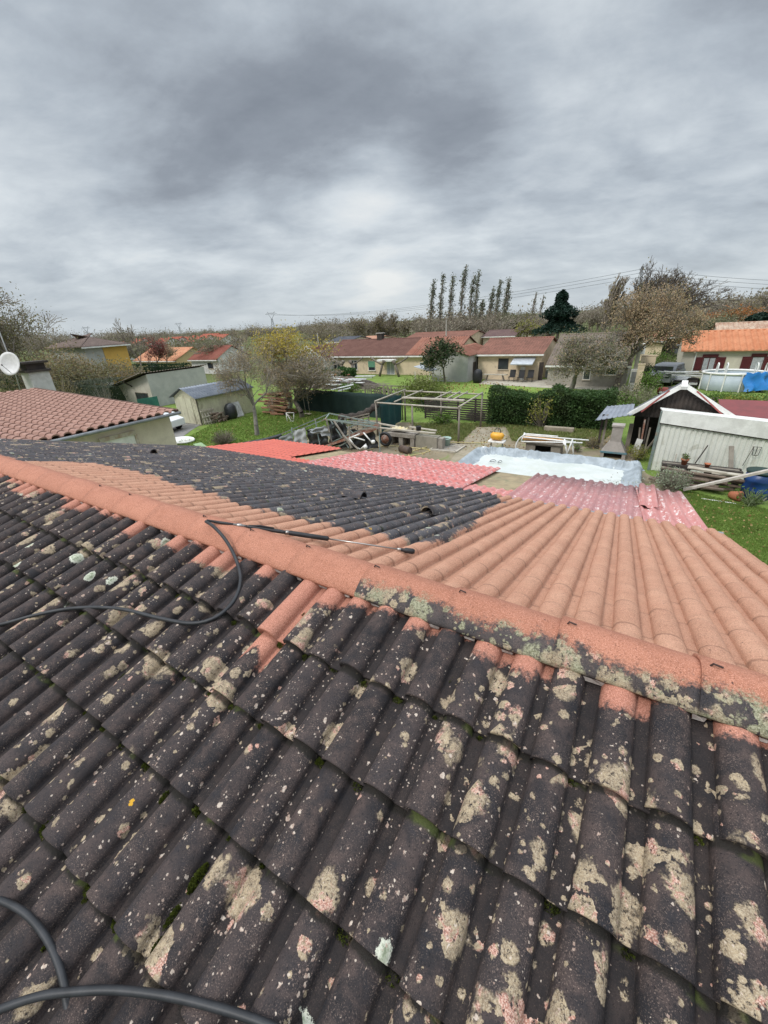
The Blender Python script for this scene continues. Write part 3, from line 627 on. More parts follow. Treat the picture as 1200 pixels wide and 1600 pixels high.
for xx in np.linspace(xs_A0+.2, xR_-.1, 6): fr.bar(OS+ux*xx-nS*.11, OS+ux*xx+dS*(FAR-.15)-nS*.11, .08, .12)
fr.bar(OS+ux*(xs_A0+.1)+dS*(FAR-.3)-nS*.2, OS+ux*(xR_-.1)+dS*(FAR-.3)-nS*.2, .1, .14)
m_wood = mat('grey_wood', (.26, .23, .19), (.17, .145, .12), 2.5, .85, .4, 30, .2, sc=(1, 1, 1)); m_wood_d = mat('dark_wood', (.065, .052, .045), (.035, .03, .028), 2.5, .85, .4, 30)
m_wood_l = mat('pale_wood', (.46, .42, .35), (.34, .30, .24), 2.5, .85, .3, 30)
fr.build('rafters', m_wood, ver)
for xx in (xs_A0+.3, -6, -2.5, xR_-.3):
    q = OS+ux*xx+dS*(FAR-.3)-nS*.27; MB().box(q[0]-.06, q[0]+.06, q[1]-.06, q[1]+.06, 0, q[2]).build('post', m_wood, ver)

# ================================================================ generic house
m_glass = mat('dark_glass', (.03, .035, .045), (.05, .055, .065), 1, .12, 0, spec=.6, grain=0)
m_white = mat('white_paint', (.80, .79, .76), (.62, .61, .58), 2, .6, .05)
m_curt = mat('net_curtain', (.42, .43, .45), (.30, .31, .34), 6, .8, .1)
ROOFM = {}
def roofm(name, a, b, stain=None):
    if name in ROOFM: return ROOFM[name]
    t = NT(name); n1 = t.noise(.9, 5, .65, .6); n2 = t.noise(7, 4, .7, .3); n3 = t.noise(32, 3, .7)
    c = t.mix(t.step(n1, .35, .65), a, b); c = t.mix(t.m_('MULTIPLY', t.step(n2, .5, .72), .55), c, stain or tuple(v*.5 for v in a)); c = t.mix(t.m_('MULTIPLY', t.step(n3, .5, .7), .3), c, tuple(min(1, v*1.5+.04) for v in b))
    t.bump(n3, .3, .02); ROOFM[name] = t.out(c, .85, .2); return t.m
def slope(name, A, B, D, m, par, w=.30, h=.06, course=.42, thick=.10, hipL=0., hipR=0.):
    """tiled slope. A,B eave corners (left,right seen from below), D = vector from eave to ridge. hipL/hipR shift ridge ends inwards"""
    A, B, D = (np.array(q, float) for q in (A, B, D)); e = B-A; L = np.linalg.norm(e); e /= L; n = np.cross(e, D); n /= np.linalg.norm(n)
    if n[2] < 0: n = -n
    nx = max(4, int(L/w)*6); xs = np.linspace(0, L, nx+1); ph = (xs % w)/w; prof = h*np.where(ph < .66, np.sin(np.clip(ph/.66, 0, 1)*math.pi)**.8, 0)
    DL = np.linalg.norm(D); nc = max(2, int(round(DL/course))); rows = []
    for k in range(nc): rows += [(k/nc, .03), ((k+1)/nc-.004, .0)]
    V = []
    for (t_, z) in rows:
        x0 = hipL*t_; x1 = L-hipR*t_
        xx = np.clip(xs, x0, x1)
        for a, q in zip(xx, prof): V.append(A+e*a+D*t_+n*(q+z))
    N0 = len(V); kk_ = nx+1
    V += [A+e*a-n*.03 for a in xs]
    fs = [(r*kk_+i, r*kk_+i+1, (r+1)*kk_+i+1, (r+1)*kk_+i) for r in range(len(rows)-1) for i in range(nx)]
    fs += [(N0+i, N0+i+1, i+1, i) for i in range(nx)]
    o = link(name, V, np.array(fs), m, par, False)
    return o
def window(par, x0, x1, z0, z1, y, kind='plain', ax='y', sgn=-1, colr=None, nm='window'):
    """window on a wall plane; ax='y': wall at Y=y facing sgn*Y, ax='x': wall at X=y facing sgn*X"""
    def bx(mb, a0, a1, c0, c1, d0, d1):
        d0, d1 = sorted((y+sgn*d0, y+sgn*d1))
        return mb.box(a0, a1, d0, d1, c0, c1) if ax == 'y' else mb.box(d0, d1, a0, a1, c0, c1)
    m = MB(); t = .055
    bx(m, x0, x0+t, z0, z1, -.01, .04); bx(m, x1-t, x1, z0, z1, -.01, .04); bx(m, x0+t, x1-t, z1-t, z1, -.01, .04); bx(m, x0+t, x1-t, z0, z0+t, -.01, .04)
    if kind != 'single' and x1-x0 > .9: bx(m, (x0+x1)/2-.035, (x0+x1)/2+.035, z0+t, z1-t, -.01, .04)
    fo = m.build(nm, colr or m_white, par)
    bx(MB(), x0+t, x1-t, z0+t, z1-t, -.01, .012).build('pane', m_curt if kind == 'curtain' else m_glass, fo)
    if z0 > .4: bx(MB(), x0-.06, x1+.06, z0-.07, z0, -.01, .10).build('sill', m_rend, fo)
    return fo
def shutter(par, x0, x1, z0, z1, y, m, ax='y', sgn=-1):
    mb = MB()
    for d0, d1, a0, a1, c0, c1 in ((.03, .065, x0, x1, z0, z1), (.066, .085, x0+.05, x1-.05, z0+.15, z0+.22), (.066, .085, x0+.05, x1-.05, z1-.22, z1-.15)):
        d0, d1 = sorted((y+sgn*d0, y+sgn*d1))
        mb.box(a0, a1, d0, d1, c0, c1) if ax == 'y' else mb.box(d0, d1, a0, a1, c0, c1)
    return mb.build('shutter', m, par)
def house_x(name, label, x0, x1, y0, depth, ze, zr, wm, rm, over=.45, w=.30, h=.06, fascia=True, hipL=0, hipR=0, cat='house', rl_=None, group=None):
    """ridge along X"""
    t = thing(name, label, cat, ((x0+x1)/2, y0, 0), group); y1 = y0+depth; ym = (y0+y1)/2
    k = (zr-ze)/(ym-y0+over)
    zt = ze+over*k
    if hipL or hipR:
        MB().box(x0+over, x1-over, y0, y1, 0, ze+.02).build('wall', wm, t)
    else:
        MB().prism([(x0+.25, y0, 0), (x0+.25, y0, zt-.05), (x0+.25, ym, zr-.08), (x0+.25, y1, zt-.05), (x0+.25, y1, 0)], (x1-x0-.5, 0, 0)).build('wall', wm, t)
    a = slope('roof', (x0, y0-over, ze), (x1, y0-over, ze), (0, ym-y0+over, zr-ze), rm, t, w, h, hipL=hipL, hipR=hipR)
    b = slope('roof', (x1, y1+over, ze), (x0, y1+over, ze), (0, -(ym-y0+over), zr-ze), rm, t, w, h, hipL=hipR, hipR=hipL)
    if hipR: slope('roof', (x1, y0-over, ze), (x1, y1+over, ze), (-hipR, 0, zr-ze), rm, t, w, h, hipL=ym-y0+over, hipR=ym-y0+over)
    if hipL: slope('roof', (x0, y1+over, ze), (x0, y0-over, ze), (hipL, 0, zr-ze), rm, t, w, h, hipL=ym-y0+over, hipR=ym-y0+over)
    MB().tube([(x0+hipL, ym, zr+.03), (x1-hipR, ym, zr+.03)], .10, 8).build('ridge', rm, a)
    if fascia:
        MB().box(x0, x1, y0-over-.05, y0-over-.005, ze-.17, ze-.01).build('fascia', m_white, t)
        if not (hipL or hipR): MB().box(x0+.03, x1-.03, y0-over, y0-.01, ze-.12, ze-.09).build('soffit', m_white, t)
    return t
def hx(name, label, eL, eR, rd, y0, depth, wm, rm, over=.45, **k):
    """house from pixels: eave ends, a ridge pixel, and the distance of its front wall"""
    a = PY(*eL, y0-over); b = PY(*eR, y0-over); zr = PY(*rd, y0+depth/2)[2]
    t = house_x(name, label, a[0], b[0], y0, depth, (a[2]+b[2])/2, zr, wm, rm, over, **k)
    t['_'] = 0; del t['_']
    print('HOUSE', name, 'x', round(a[0], 1), round(b[0], 1), 'ze', round((a[2]+b[2])/2, 2), 'zr', round(zr, 2)); return t, a[0], b[0], (a[2]+b[2])/2, zr
def W2(x0, y0, x1, y1, Y):
    a = PY(x0, y1, Y); b = PY(x1, y0, Y); return a[0], b[0], a[2], b[2]

m_beige = mat('beige_render', (.70, .57, .40), (.61, .49, .35), 1.2, bump=.25, bscale=40, stain=(.42, .34, .25))
m_cream = m_rend
m_grey = mat('grey_render', (.48, .47, .45), (.37, .37, .36), .8, bump=.3, bscale=30, stain=(.42, .41, .39))
m_whitew = mat('white_wall', (.72, .71, .68), (.60, .59, .56), .8, bump=.2, stain=(.45, .44, .42))
m_yel = mat('yellow_render', (.62, .38, .10), (.55, .33, .09), .8)
r_brown = roofm('brown_tiles', (.125, .062, .050), (.165, .085, .068), (.085, .055, .048)); r_terr = roofm('terracotta_tiles', (.27, .115, .08), (.33, .16, .115), (.15, .075, .055))
r_or = roofm('orange_tiles', (.44, .17, .085), (.52, .23, .125), (.30, .12, .07)); r_rust = roofm('rust_tiles', (.17, .085, .065), (.25, .12, .09), (.10, .06, .05)); r_gb = roofm('grey_brown_tiles', (.15, .12, .10), (.20, .16, .13), (.10, .085, .07))
r_mix = roofm('pale_terracotta', (.40, .20, .13), (.46, .27, .19), (.22, .12, .09)); r_slate = roofm('slate', (.07, .075, .09), (.10, .105, .12))

# 1 middle brown-roofed house
Y = 49
t, a, b, ze, zr = hx('brown_roofed_house', 'long beige house under a dark brown roof with a white fascia and green roller shutter', (505, 558), (712, 554), (600, 530), Y, 9, m_beige, r_brown)
mid_t = t
# newer end bay, redder tiles
xa = PY(633, 556, Y-.45)[0]; xb = b
o = slope('roof_bay', (xa, Y-.45, ze+.05), (xb, Y-.45, ze+.05), (0, 4.95, zr-ze+.0), r_terr, t, .36, .09)
q = PY(595, 531, Y+4.5); cb = MB().box(q[0]-.4, q[0]+.4, Y+4.1, Y+4.9, zr-.3, zr+.75).build('chimney', m_wood_d, t)
MB().box(q[0]-.5, q[0]+.5, Y+4.0, Y+5.0, zr+.752, zr+.87).build('cap', mat('concrete', (.36, .34, .31), (.28, .26, .24), 2, .9, .4, 40), cb)
x0, x1, z0, z1 = W2(522, 564, 532, 578, Y); window(t, x0, x1, z0, z1, Y)
x0, x1, z0, z1 = W2(549, 563, 558, 578, Y); window(t, x0, x1, z0, z1, Y)
m_gsh = mat('green_shutter', (.13, .30, .20), (.10, .24, .16), 2, .6, .1)
x0, x1, z0, z1 = W2(576, 564, 586, 579, Y); window(t, x0, x1, z0, z1, Y, 'single'); MB().box(x0+.03, x1-.03, Y-.07, Y-.045, z0+.45, z1-.03).build('roller_shutter', m_gsh, t)
x0, x1, z0, z1 = W2(605, 563, 616, 585, Y); window(t, x0, x1, z0, z1, Y, 'curtain', nm='glass_door')
x0, x1, z0, z1 = W2(596, 560, 622, 563.5, Y); MB().box(x0, x1, Y-1.2, Y-.02, z0, z1-.05).build('awning_box', m_white, t)
x0, x1, z0, z1 = W2(656, 566, 664, 571, Y); window(t, x0, x1, z0, z1, Y, 'single')
# 2 grey garage block with a terracotta gable
Yg = 44.0; a = PY(735, 556, Yg)[0]; ap = PY(703, 546, Yg); za = PY(735, 556, Yg)[2]; wl = PY(672, 556, Yg)[0]
gar = thing('grey_garage', 'grey rendered garage block with a terracotta gable roof joined to the brown roof', 'garage', ((a+wl)/2, Yg, 0))
xr_ = (wl+a)/2; zap = ap[2]+.1; yb = Yg+8
MB().prism([(wl+.2, Yg, 0), (a-.25, Yg, 0), (a-.25, Yg, za-.02), (xr_, Yg, zap-.1), (wl+.2, Yg, za-.02)], (0, yb-Yg, 0)).build('wall', m_grey, gar)
slope('roof', (a, Yg-.3, za), (a, yb, za), (xr_-a, 0, zap-za), r_terr, gar); slope('roof', (wl, yb, za), (wl, Yg-.3, za), (xr_-wl, 0, zap-za), r_terr, gar)
x0 = PX(740, 570, a-.25); MB().box(a-.26, a-.22, x0[1]-.2, x0[1]+.7, 0, 1.9).build('door', m_wood_d, gar)
# 3 beige house
Yh = 46.5
t, hx0, hx1, hze, hzr = hx('beige_patio_house', 'beige house with a dark square window and a small white awning over its patio', (742, 556), (850, 551), (800, 529), Yh, 9, m_beige, r_rust)
x0, x1, z0, z1 = W2(778, 560, 795, 577, Yh); window(t, x0, x1, z0, z1, Yh, 'single', colr=m_wood_d)
x0, x1, z0, z1 = W2(812, 573, 821, 593, Yh); MB().box(x0, x1, Yh-.05, Yh-.005, 0.02, z1).build('door', m_white, t)
x0, x1, z0, z1 = W2(803, 558, 838, 568, Yh); m = MB(); m.prism([(x0, Yh-.01, z1), (x0, Yh-1.5, z0+.1), (x0, Yh-1.5, z0), (x0, Yh-.01, z1-.1)], (x1-x0, 0, 0))
m.build('awning', mat('pale_tin', (.50, .52, .55), (.40, .42, .45), 3, .4, .1, metal=.3), t)
x0, x1, z0, z1 = W2(840, 566, 850, 595, Yh); MB().box(x0, x1, Yh-.05, Yh-.005, .02, z1).build('door', m_wood_d, t)
# 4 old grey house behind the autumn trees
Yo = 43.5
t, ox0, ox1, oze, ozr = hx('old_grey_house', 'old grey house with a mossy brown roof behind the two autumn trees', (852, 573), (988, 569), (960, 521), Yo, 12, mat('old_render', (.38, .35, .30), (.30, .28, .24), 1, bump=.3, stain=(.24, .22, .19)), r_gb, over=.3)
x0, x1, z0, z1 = W2(945, 574, 965, 586, Yo); window(t, x0, x1, z0, z1, Yo, 'single', colr=m_white)
x0, x1, z0, z1 = W2(910, 577, 924, 593, Yo); window(t, x0, x1, z0, z1, Yo)
# 5 orange house on the right
Yr = 50
t, rx0, rx1, rze, rzr = hx('orange_roofed_house', 'cream house with a bright orange roof and maroon shutters behind the round pool', (1064, 550), (1290, 546), (1130, 517.5), Yr, 9, mat('cream2', (.60, .55, .46), (.52, .47, .40), 1), r_or, w=.46, h=.12, fascia=False)
m_mar = mat('maroon', (.10, .018, .022), (.075, .015, .018), 2, .5, .1)
for (a_, b_, c_, d_, e_, f2) in ((1080, 1094, 1120, 1135, 558, 579), (1154, 1169, 1196, 1212, 557, 579)):
    x0, x1, z0, z1 = W2(b_, e_, c_, f2, Yr); w_ = window(t, x0, x1, z0, z1, Yr, 'curtain', colr=m_mar)
    q = W2(a_, e_, b_, f2, Yr); shutter(t, q[0], x0-.02, z0, z1, Yr, m_mar); q = W2(c_, e_, d_, f2, Yr); shutter(t, x1+.02, q[1], z0, z1, Yr, m_mar)
    MB().box(x0-.1, x1+.1, Yr-.10, Yr-.01, z1+.02, z1+.25).build('lintel', m_mar, w_)
MB().box(rx0+1.2, rx0+1.3, Yr-.11, Yr-.01, .1, rze-.1).build('downpipe', m_white, t)
hx('ribbed_roof_house', 'cream house with a striped brown and cream tiled roof behind the orange roof', (1120, 524), (1300, 520), (1170, 504), 68, 9, m_cream, roofm('striped', (.34, .20, .14), (.50, .40, .31), (.16, .10, .08)), w=.5, h=.14)
hx('terracotta_garage', 'low terracotta-roofed garage with a dark red door, beyond the concrete pole', (1000, 534), (1041, 532), (1020, 511.5), 66, 9, m_beige, r_mix, w=.4, h=.1)
t, c0, c1, cz, _ = hx('open_carport', 'open carport with a terracotta roof joined beside the orange roof', (1041, 527), (1064, 526), (1052, 516), 70, 5, m_wood_d, r_mix, w=.4, h=.1)
# more houses beyond
hx('rust_roofed_house', 'rust-coloured roof seen just above the ridge of the brown roof', (632, 529), (735, 526), (690, 519), 78, 9, m_beige, r_rust)
hx('slate_roofed_house', 'small house with a slate-grey roof at the left end of the brown roof', (508, 535), (545, 534), (528, 527), 68, 8, m_cream, r_slate)
hx('pink_roofed_house', 'pale pink roof peeping over the middle of the brown roof', (555, 533), (585, 532), (570, 526), 74, 8, m_cream, r_mix)
hx('violet_roofed_house', 'dark violet-brown roof behind the beige patio house', (752, 527), (805, 524), (780, 516), 84, 9, m_cream, roofm('violet', (.12, .075, .075), (.15, .10, .09)))
hx('far_terracotta_house', 'small terracotta roof left of the dark conifer', (822, 514), (850, 513), (835, 508), 105, 9, m_cream, r_terr)
hx('woodland_house', 'small terracotta roof in front of the tall bare trees', (1065, 514), (1088, 513), (1076, 505), 95, 8, m_cream, r_terr)
# left side
Yl = 46
def dep(xa_, y, xb_, Y0):
    X = PY(xa_, y, Y0)[0]; return PX(xb_, y, X)[1]-Y0
t, a, b, ze, zr = hx('white_gabled_house', 'white house with a red-brown roof left of the yellow-leaved tree', (293, 563), (338, 562), (366, 540), Yl, dep(337, 562, 386, Yl), m_whitew, roofm('redbrown', (.21, .075, .055), (.27, .10, .075), (.15, .06, .045)))
x0, x1, z0, z1 = W2(326, 567, 332, 576, Yl); window(t, x0, x1, z0, z1, Yl, 'single', colr=m_wood_d)
t, a, b, ze, zr = hx('orange_bungalow', 'low yellow house with a pale orange roof behind the flat clipped hedge', (207, 564), (273, 564.5), (300, 543), 50, dep(272, 562, 330, 50), mat('ochre', (.58, .46, .24), (.5, .4, .22), 1), roofm('paleorange', (.52, .24, .14), (.58, .30, .18), (.42, .19, .11)))
x0, x1, z0, z1 = W2(232, 567, 246, 574, 50); window(t, x0, x1, z0, z1, 50)
# striped gable
Yw = 47; L_ = PY(428, 563, Yw); A_ = PY(481, 541, Yw); R2 = PY(509, 562, Yw)
sg = thing('striped_gable_house', 'house whose gable is clad in weathered white vertical boards, behind the yellow-leaved tree', 'house', (A_[0], Yw, 0))
xl = 2*A_[0]-R2[0]
MB().prism([(xl+.3, Yw, 0), (R2[0]-.3, Yw, 0), (R2[0]-.3, Yw, R2[2]), (A_[0], Yw, A_[2]-.1), (xl+.3, Yw, R2[2])], (0, 12, 0)).build('wall', m_whitew, sg)
cl = MB(); k = 0; xx = xl+.35
while xx < R2[0]-.5:
    zt = R2[2]+(A_[2]-.15-R2[2])*(1-abs(xx+.12-A_[0])/(R2[0]-A_[0])); cl.box(xx, xx+rg.uniform(.16, .22), Yw-.05-rg.random()*.04, Yw-.004, .8, zt); xx += .33
cl.build('cladding', mat('old_boards', (.62, .61, .58), (.40, .38, .35), 6, stain=(.28, .26, .24)), sg)
slope('roof', (R2[0]+.1, Yw-.3, R2[2]), (R2[0]+.1, Yw+12, R2[2]), (A_[0]-R2[0]-.1, 0, A_[2]-R2[2]), r_brown, sg); slope('roof', (xl-.1, Yw+12, R2[2]), (xl-.1, Yw-.3, R2[2]), (A_[0]-xl+.1, 0, A_[2]-R2[2]), r_brown, sg)
m = MB(); m.bar((A_[0], Yw-.33, A_[2]), (R2[0]+.1, Yw-.33, R2[2]-.05), .05, .25); m.bar((A_[0], Yw-.33, A_[2]), (xl-.1, Yw-.33, R2[2]-.05), .05, .25); m.build('bargeboard', m_white, sg)
# yellow house, far left
yx = PD(137, 560, 60)[0]; y0_ = PD(137, 560, 60)[1]; y1_ = PX(198, 545, yx)[1]; ze = PX(195, 537, yx)[2]; ym_ = PX(160, 545, yx)[1]
yh = thing('yellow_house', 'yellow and grey house under a low grey-brown roof, behind the big left tree', 'house', (yx, y0_, 0))
print('YEL', yx, y0_, y1_, ze)
zr_ = PX(112, 523, yx-5)[2]
MB().box(yx-9, yx, y0_, y1_, 0, ze+.02).build('wall', m_grey, yh)
MB().box(yx+.005, yx+.06, ym_, y1_, 0, ze-.1).build('yellow_facade', m_yel, yh)
gr_ = roofm('greyroof', (.16, .12, .105), (.20, .15, .13))
sl_ = slope('roof', (yx+.5, y0_-.5, ze-.05), (yx+.5, y1_+.3, ze-.05), (-5, 0, zr_-ze+.1), gr_, yh, hipL=4, hipR=4); slope('roof', (yx-9.5, y1_+.5, ze-.05), (yx-9.5, y0_-.5, ze-.05), (5, 0, zr_-ze+.1), gr_, yh, hipL=4, hipR=4); slope('roof', (yx-9.5, y0_-.5, ze-.05), (yx+.5, y0_-.5, ze-.05), (0, 4, zr_-ze+.1), gr_, yh, hipL=5, hipR=5)
slope('roof', (yx+.5, y1_+.3, ze-.05), (yx-9.5, y1_+.3, ze-.05), (0, -4, zr_-ze+.1), gr_, yh, hipL=5, hipR=5)
MB().box(yx+.5, yx+.56, y0_-.5, y1_+.3, ze-.2, ze-.06).build('fascia', m_white, yh)
# green-roofed shed and dark lean-to
t, a, b, ze, zr = hx('green_roofed_shed', 'small brown shed with a green felt roof beyond the dark lean-to', (118, 590), (172, 586), (150, 577), 32, 5, mat('brown_board', (.14, .07, .05), (.10, .05, .04), 2), mat('green_felt', (.07, .20, .15), (.06, .16, .12), 2), over=.2, w=.2, h=.01, fascia=False, cat='shed')
q1 = PY(85, 597, 27); q2 = PY(188, 591, 27)
t = thing('dark_lean_to', 'flat-topped open lean-to with a dark interior behind the clipped grey bushes', 'lean-to', ((q1[0]+q2[0])/2, 27, 0))
MB().box(q1[0], q2[0], 26.6, 31, q2[2], q2[2]+.12).build('roof', m_wood, t); MB().box(q1[0]+.2, q2[0]-.2, 30.6, 30.8, 0, q2[2]-.002).build('back_wall', m_wood_d, t)
for fx in (.02, .35, .68, .98): xq = q1[0]+(q2[0]-q1[0])*fx; MB().box(xq-.07, xq+.07, 26.7, 26.84, 0, q2[2]-.002).build('post', m_wood_d, t)

# neighbour's tiled roof on the left
cN = P(277, 643, 3.05); NX = cN[0]; NY = cN[1]; _q = PY(0, 600, NY); SVN = math.atan((_q[2]-3.05)/(NX-_q[0])); print('NB', NX, NY, _q, math.degrees(SVN))
nh = thing('neighbour_house', 'cream neighbouring house with a weathered terracotta roof and zinc gutter at the left edge', 'house', (NX-4, NY-6, 0))
sv = SVN; Ln = 15.5; nfd = np.array([math.cos(sv), 0, -math.sin(sv)]); nfn = np.array([math.sin(sv), 0, math.cos(sv)])
On = np.array([NX, NY, 3.05])-nfd*Ln
v, f, a = tile_grid(On, np.array([0, -1., 0]), nfd, nfn, 0, 31, 27, .42, Ln/27, 0, lambda X, Y_, i, j, r: np.full(X.shape, .3), lambda X, Y_: .2+0*X, lambda X, Y_: .3+0*X, K=3, M=(7, 1), seed=9, lift=.035, hr=.26)
m_nb = tile_mat('neighbour_tile', (.10, .06, .05), (.14, .09, .07), (.27, .145, .11), (.36, .215, .17))
link('roof', v, f, m_nb, nh, True, a)
MB().tube([On+nfn*.05, On+nfd*Ln+nfn*.05], .085, 8).build('verge', m_nb, nh, True)
MB().prism([(NX-.45, NY-.2, 0), (NX-.45, NY-.2, 2.85), (NX-Ln*math.cos(sv), NY-.2, On[2]-.25), (NX-Ln*math.cos(sv), NY-.2, 0)], (0, -12.5, 0)).build('wall', m_rend, nh)
MB().tube([(NX+.07, NY+.1, 2.98), (NX+.07, NY-12.6, 2.95)], .075, 10).build('gutter', mat('zinc2', (.30, .31, .32), rough=.5, metal=.3), nh, True)
wx = NX-.45; a1 = PX(156, 690, wx); a2 = PX(207, 673, wx)
MB().box(wx+.002, wx+.06, a1[1], a2[1], 0, a2[2]).build('garage_door', m_white, nh)
fo = MB(); fo.box(wx+.061, wx+.12, a1[1]-.05, a2[1]+.05, a2[2]-.16, a2[2]+.02); fo.box(wx+.061, wx+.12, a2[1]-.02, a2[1]+.10, 0, a2[2]-.161); fo.build('door_frame', mat('frame_old', (.5, .45, .38), (.35, .25, .18), 3), nh)
q = P(268, 695, 0); MB().box(q[0]-.12, q[0]+.12, q[1]-.12, q[1]+.12, 0, 1.7).build('x', None)
C.objects[-1] if False else None
o = C.objects['x']; o.name = 'gate_post'; o.data.materials.append(m_wood); tag(o, 'weathered brown square post at the corner of the neighbour\'s wall', 'post'); bevel(o, .02)
# chimney and dish of the house
qc = PY(52, 600, NY+.6)
ch = thing('chimney', 'pale rendered chimney with a dark slatted cap behind the terracotta verge at the left', 'chimney', (qc[0], NY+.6, 0))
zt = PY(52, 582, NY+.6)[2]; kc = float((qc-CAM)@_F)/f_/.0335
u1 = kc*.62; u2 = kc*.50
MB().prism([(qc[0]-u1, NY+.3, 0), (qc[0]+u1, NY+.3, 0), (qc[0]+u2, NY+.35, zt), (qc[0]-u2, NY+.35, zt)], (0, 1.2, 0)).build('stack', mat('chim', (.50, .49, .47), (.40, .39, .37), 3), ch)
m = MB(); m.box(qc[0]-u2*1.15, qc[0]+u2*1.15, NY+.2, NY+1.7, zt+.002, zt+.14); m.box(qc[0]-u2*.8, qc[0]+u2*.8, NY+.4, NY+1.5, zt+.1405, zt+.55); m.box(qc[0]-u2*1.1, qc[0]+u2*1.1, NY+.2, NY+1.7, zt+.5505, zt+.68); m.build('cap', m_wood_d, ch)
q0 = PY(27, 605, NY+.2); q1 = PY(22, 578, NY+.2); q2 = PY(-8, 500, NY+.2)
sd_ = thing('satellite_dish', 'round white satellite dish on a leaning mast beside the pale chimney', 'satellite dish', tuple(q0))
MB().tube([q0-(0, 0, 1.2), q1, q2], .035, 8).build('mast', mat('galv', (.4, .4, .4), rough=.5), sd_, True)
dc = PY(18, 569, NY-.1); m = MB(); dn = np.array([.45, -.85, .3]); dn /= np.linalg.norm(dn); e1 = np.cross(dn, (0, 0, 1)); e1 /= np.linalg.norm(e1); e2 = np.cross(e1, dn)
rad = 17.5*float((dc-CAM)@_F)/f_
vs = []; 
for sside in (0, 1):
    for k in range(6):
        for j in range(28):
            rr = rad*k/5; an = j/28*6.283; vs.append(dc+e1*rr*math.cos(an)+e2*rr*math.sin(an)+dn*(.22*(k/5)**2*rad-.02*sside))
fs = [];
for sside in (0, 1):
    o_ = sside*168
    for k in range(5):
        for j in range(28): q4 = (o_+k*28+j, o_+k*28+(j+1) % 28, o_+(k+1)*28+(j+1) % 28, o_+(k+1)*28+j); fs.append(q4 if not sside else q4[::-1])
for j in range(28): fs.append((140+j, 140+(j+1) % 28, 168+140+(j+1) % 28, 168+140+j))
link('dish', vs, fs, mat('dish_w', (.66, .65, .64), (.56, .55, .54), 4, .5, .05), sd_, True)
MB().tube([dc-e2*rad*.9, dc+dn*rad*.9-e2*.2], .015, 6).tube([dc+dn*rad*.85-e2*.2, dc+dn*rad*.95-e2*.2], .04, 8).build('feed_arm', m_bk, sd_)

# grey mono-pitch building + metal shed
gx_ = P(245, 636)[0]; gy_ = 22.0; c_t = PX(228, 583, gx_); c_b = c_t[1]
Tz = c_t[2]; e_t = PX(318, 572, gx_); Yend = e_t[1]
lo = PY(171, 607, c_b)
gb = thing('grey_outbuilding', 'long grey rendered outbuilding with a mono-pitch roof and a cream end wall', 'outbuilding', (gx_-3, c_b, 0))
print('GREY', gx_, c_b, Tz, Yend, lo)
MB().prism([(gx_, c_b, 0), (gx_, c_b, Tz-.12), (lo[0]+.9, c_b, lo[2]+.12), (lo[0]+.9, c_b, 0)], (0, Yend-c_b, 0)).build('wall', m_grey, gb)
MB().prism([(gx_-.01, c_b-.04, 0), (gx_-.01, c_b-.04, Tz-.14), (lo[0]+.95, c_b-.04, lo[2]+.1), (lo[0]+.95, c_b-.04, 0)], (0, .036, 0)).build('cream_facade', mat('cream3', (.62, .58, .50), (.52, .48, .40), 1), gb)
slope('roof', (lo[0], Yend+.3, lo[2]), (lo[0], c_b-.7, lo[2]), (gx_+.15-lo[0], 0, Tz-lo[2]+.05), r_gb, gb, .3, .06)
x0, x1, z0, z1 = W2(215, 614, 231, 624, c_b); window(gb, x0, x1, z0, z1, c_b-.04, 'single', colr=m_wood)
m = MB(); 
for fx in (.3, .6): m.bar((lo[0]+(gx_-lo[0])*fx, c_b-.7, lo[2]+(Tz-lo[2])*fx-.12), (lo[0]+(gx_-lo[0])*fx, c_b, lo[2]+(Tz-lo[2])*fx-.7), .1, .1)
m.build('brackets', m_wood_d, gb)
# cream metal shed, grey tile-effect roof
s0 = P(316, 664); sx = s0[0]; sy = s0[1]; sl = PY(281, 656, sy)[0]; sye = PX(400, 640, sx)[1]; sze = PX(311, 621, sx)[2]; sap = PY(281, 606, sy)[2]
ms_ = thing('metal_shed', 'cream corrugated metal garden shed with a dark grey tile-effect roof', 'shed', ((sl+sx)/2, sy, 0))
sw = sx-sl; xm = (sx+sl)/2
print('SHED', sx, sy, sl, sye, sze, sap)
def ribwall(m, a, b, z0, z1f, n, nrm, d=.02):
    a, b = np.array(a, float), np.array(b, float)
    for i in range(n):
        q1 = a+(b-a)*(i+.12)/n; q2 = a+(b-a)*(i+.62)/n; zt = min(z1f(q1), z1f(q2))
        m.prism([(q1[0], q1[1], z0), (q2[0], q2[1], z0), (q2[0], q2[1], zt), (q1[0], q1[1], zt)], np.array(nrm)*d)
m_cms = mat('cream_metal', (.62, .60, .44), (.54, .51, .38), 1.5, .5, .1, spec=.4, stain=(.36, .33, .24))
m = MB(); zz = lambda q: sze+(sap-sze)*(1-abs(q[0]-xm)/(sw/2))-.03
m.prism([(sl, sy, 0), (sx, sy, 0), (sx, sy, sze), (xm, sy, sap-.02), (sl, sy, sze)], (0, sye-sy, 0)); ribwall(m, (sl+.05, sy), (sx-.05, sy), .02, zz, 14, (0, -1, 0)); ribwall(m, (sx, sy+.05), (sx, sye), .02, lambda q: sze-.04, 20, (1, 0, 0)); m.build('wall', m_cms, ms_)
m_tin = mat('grey_tin', (.27, .29, .33), (.20, .22, .26), 2, .4, .1, spec=.5, metal=.2)
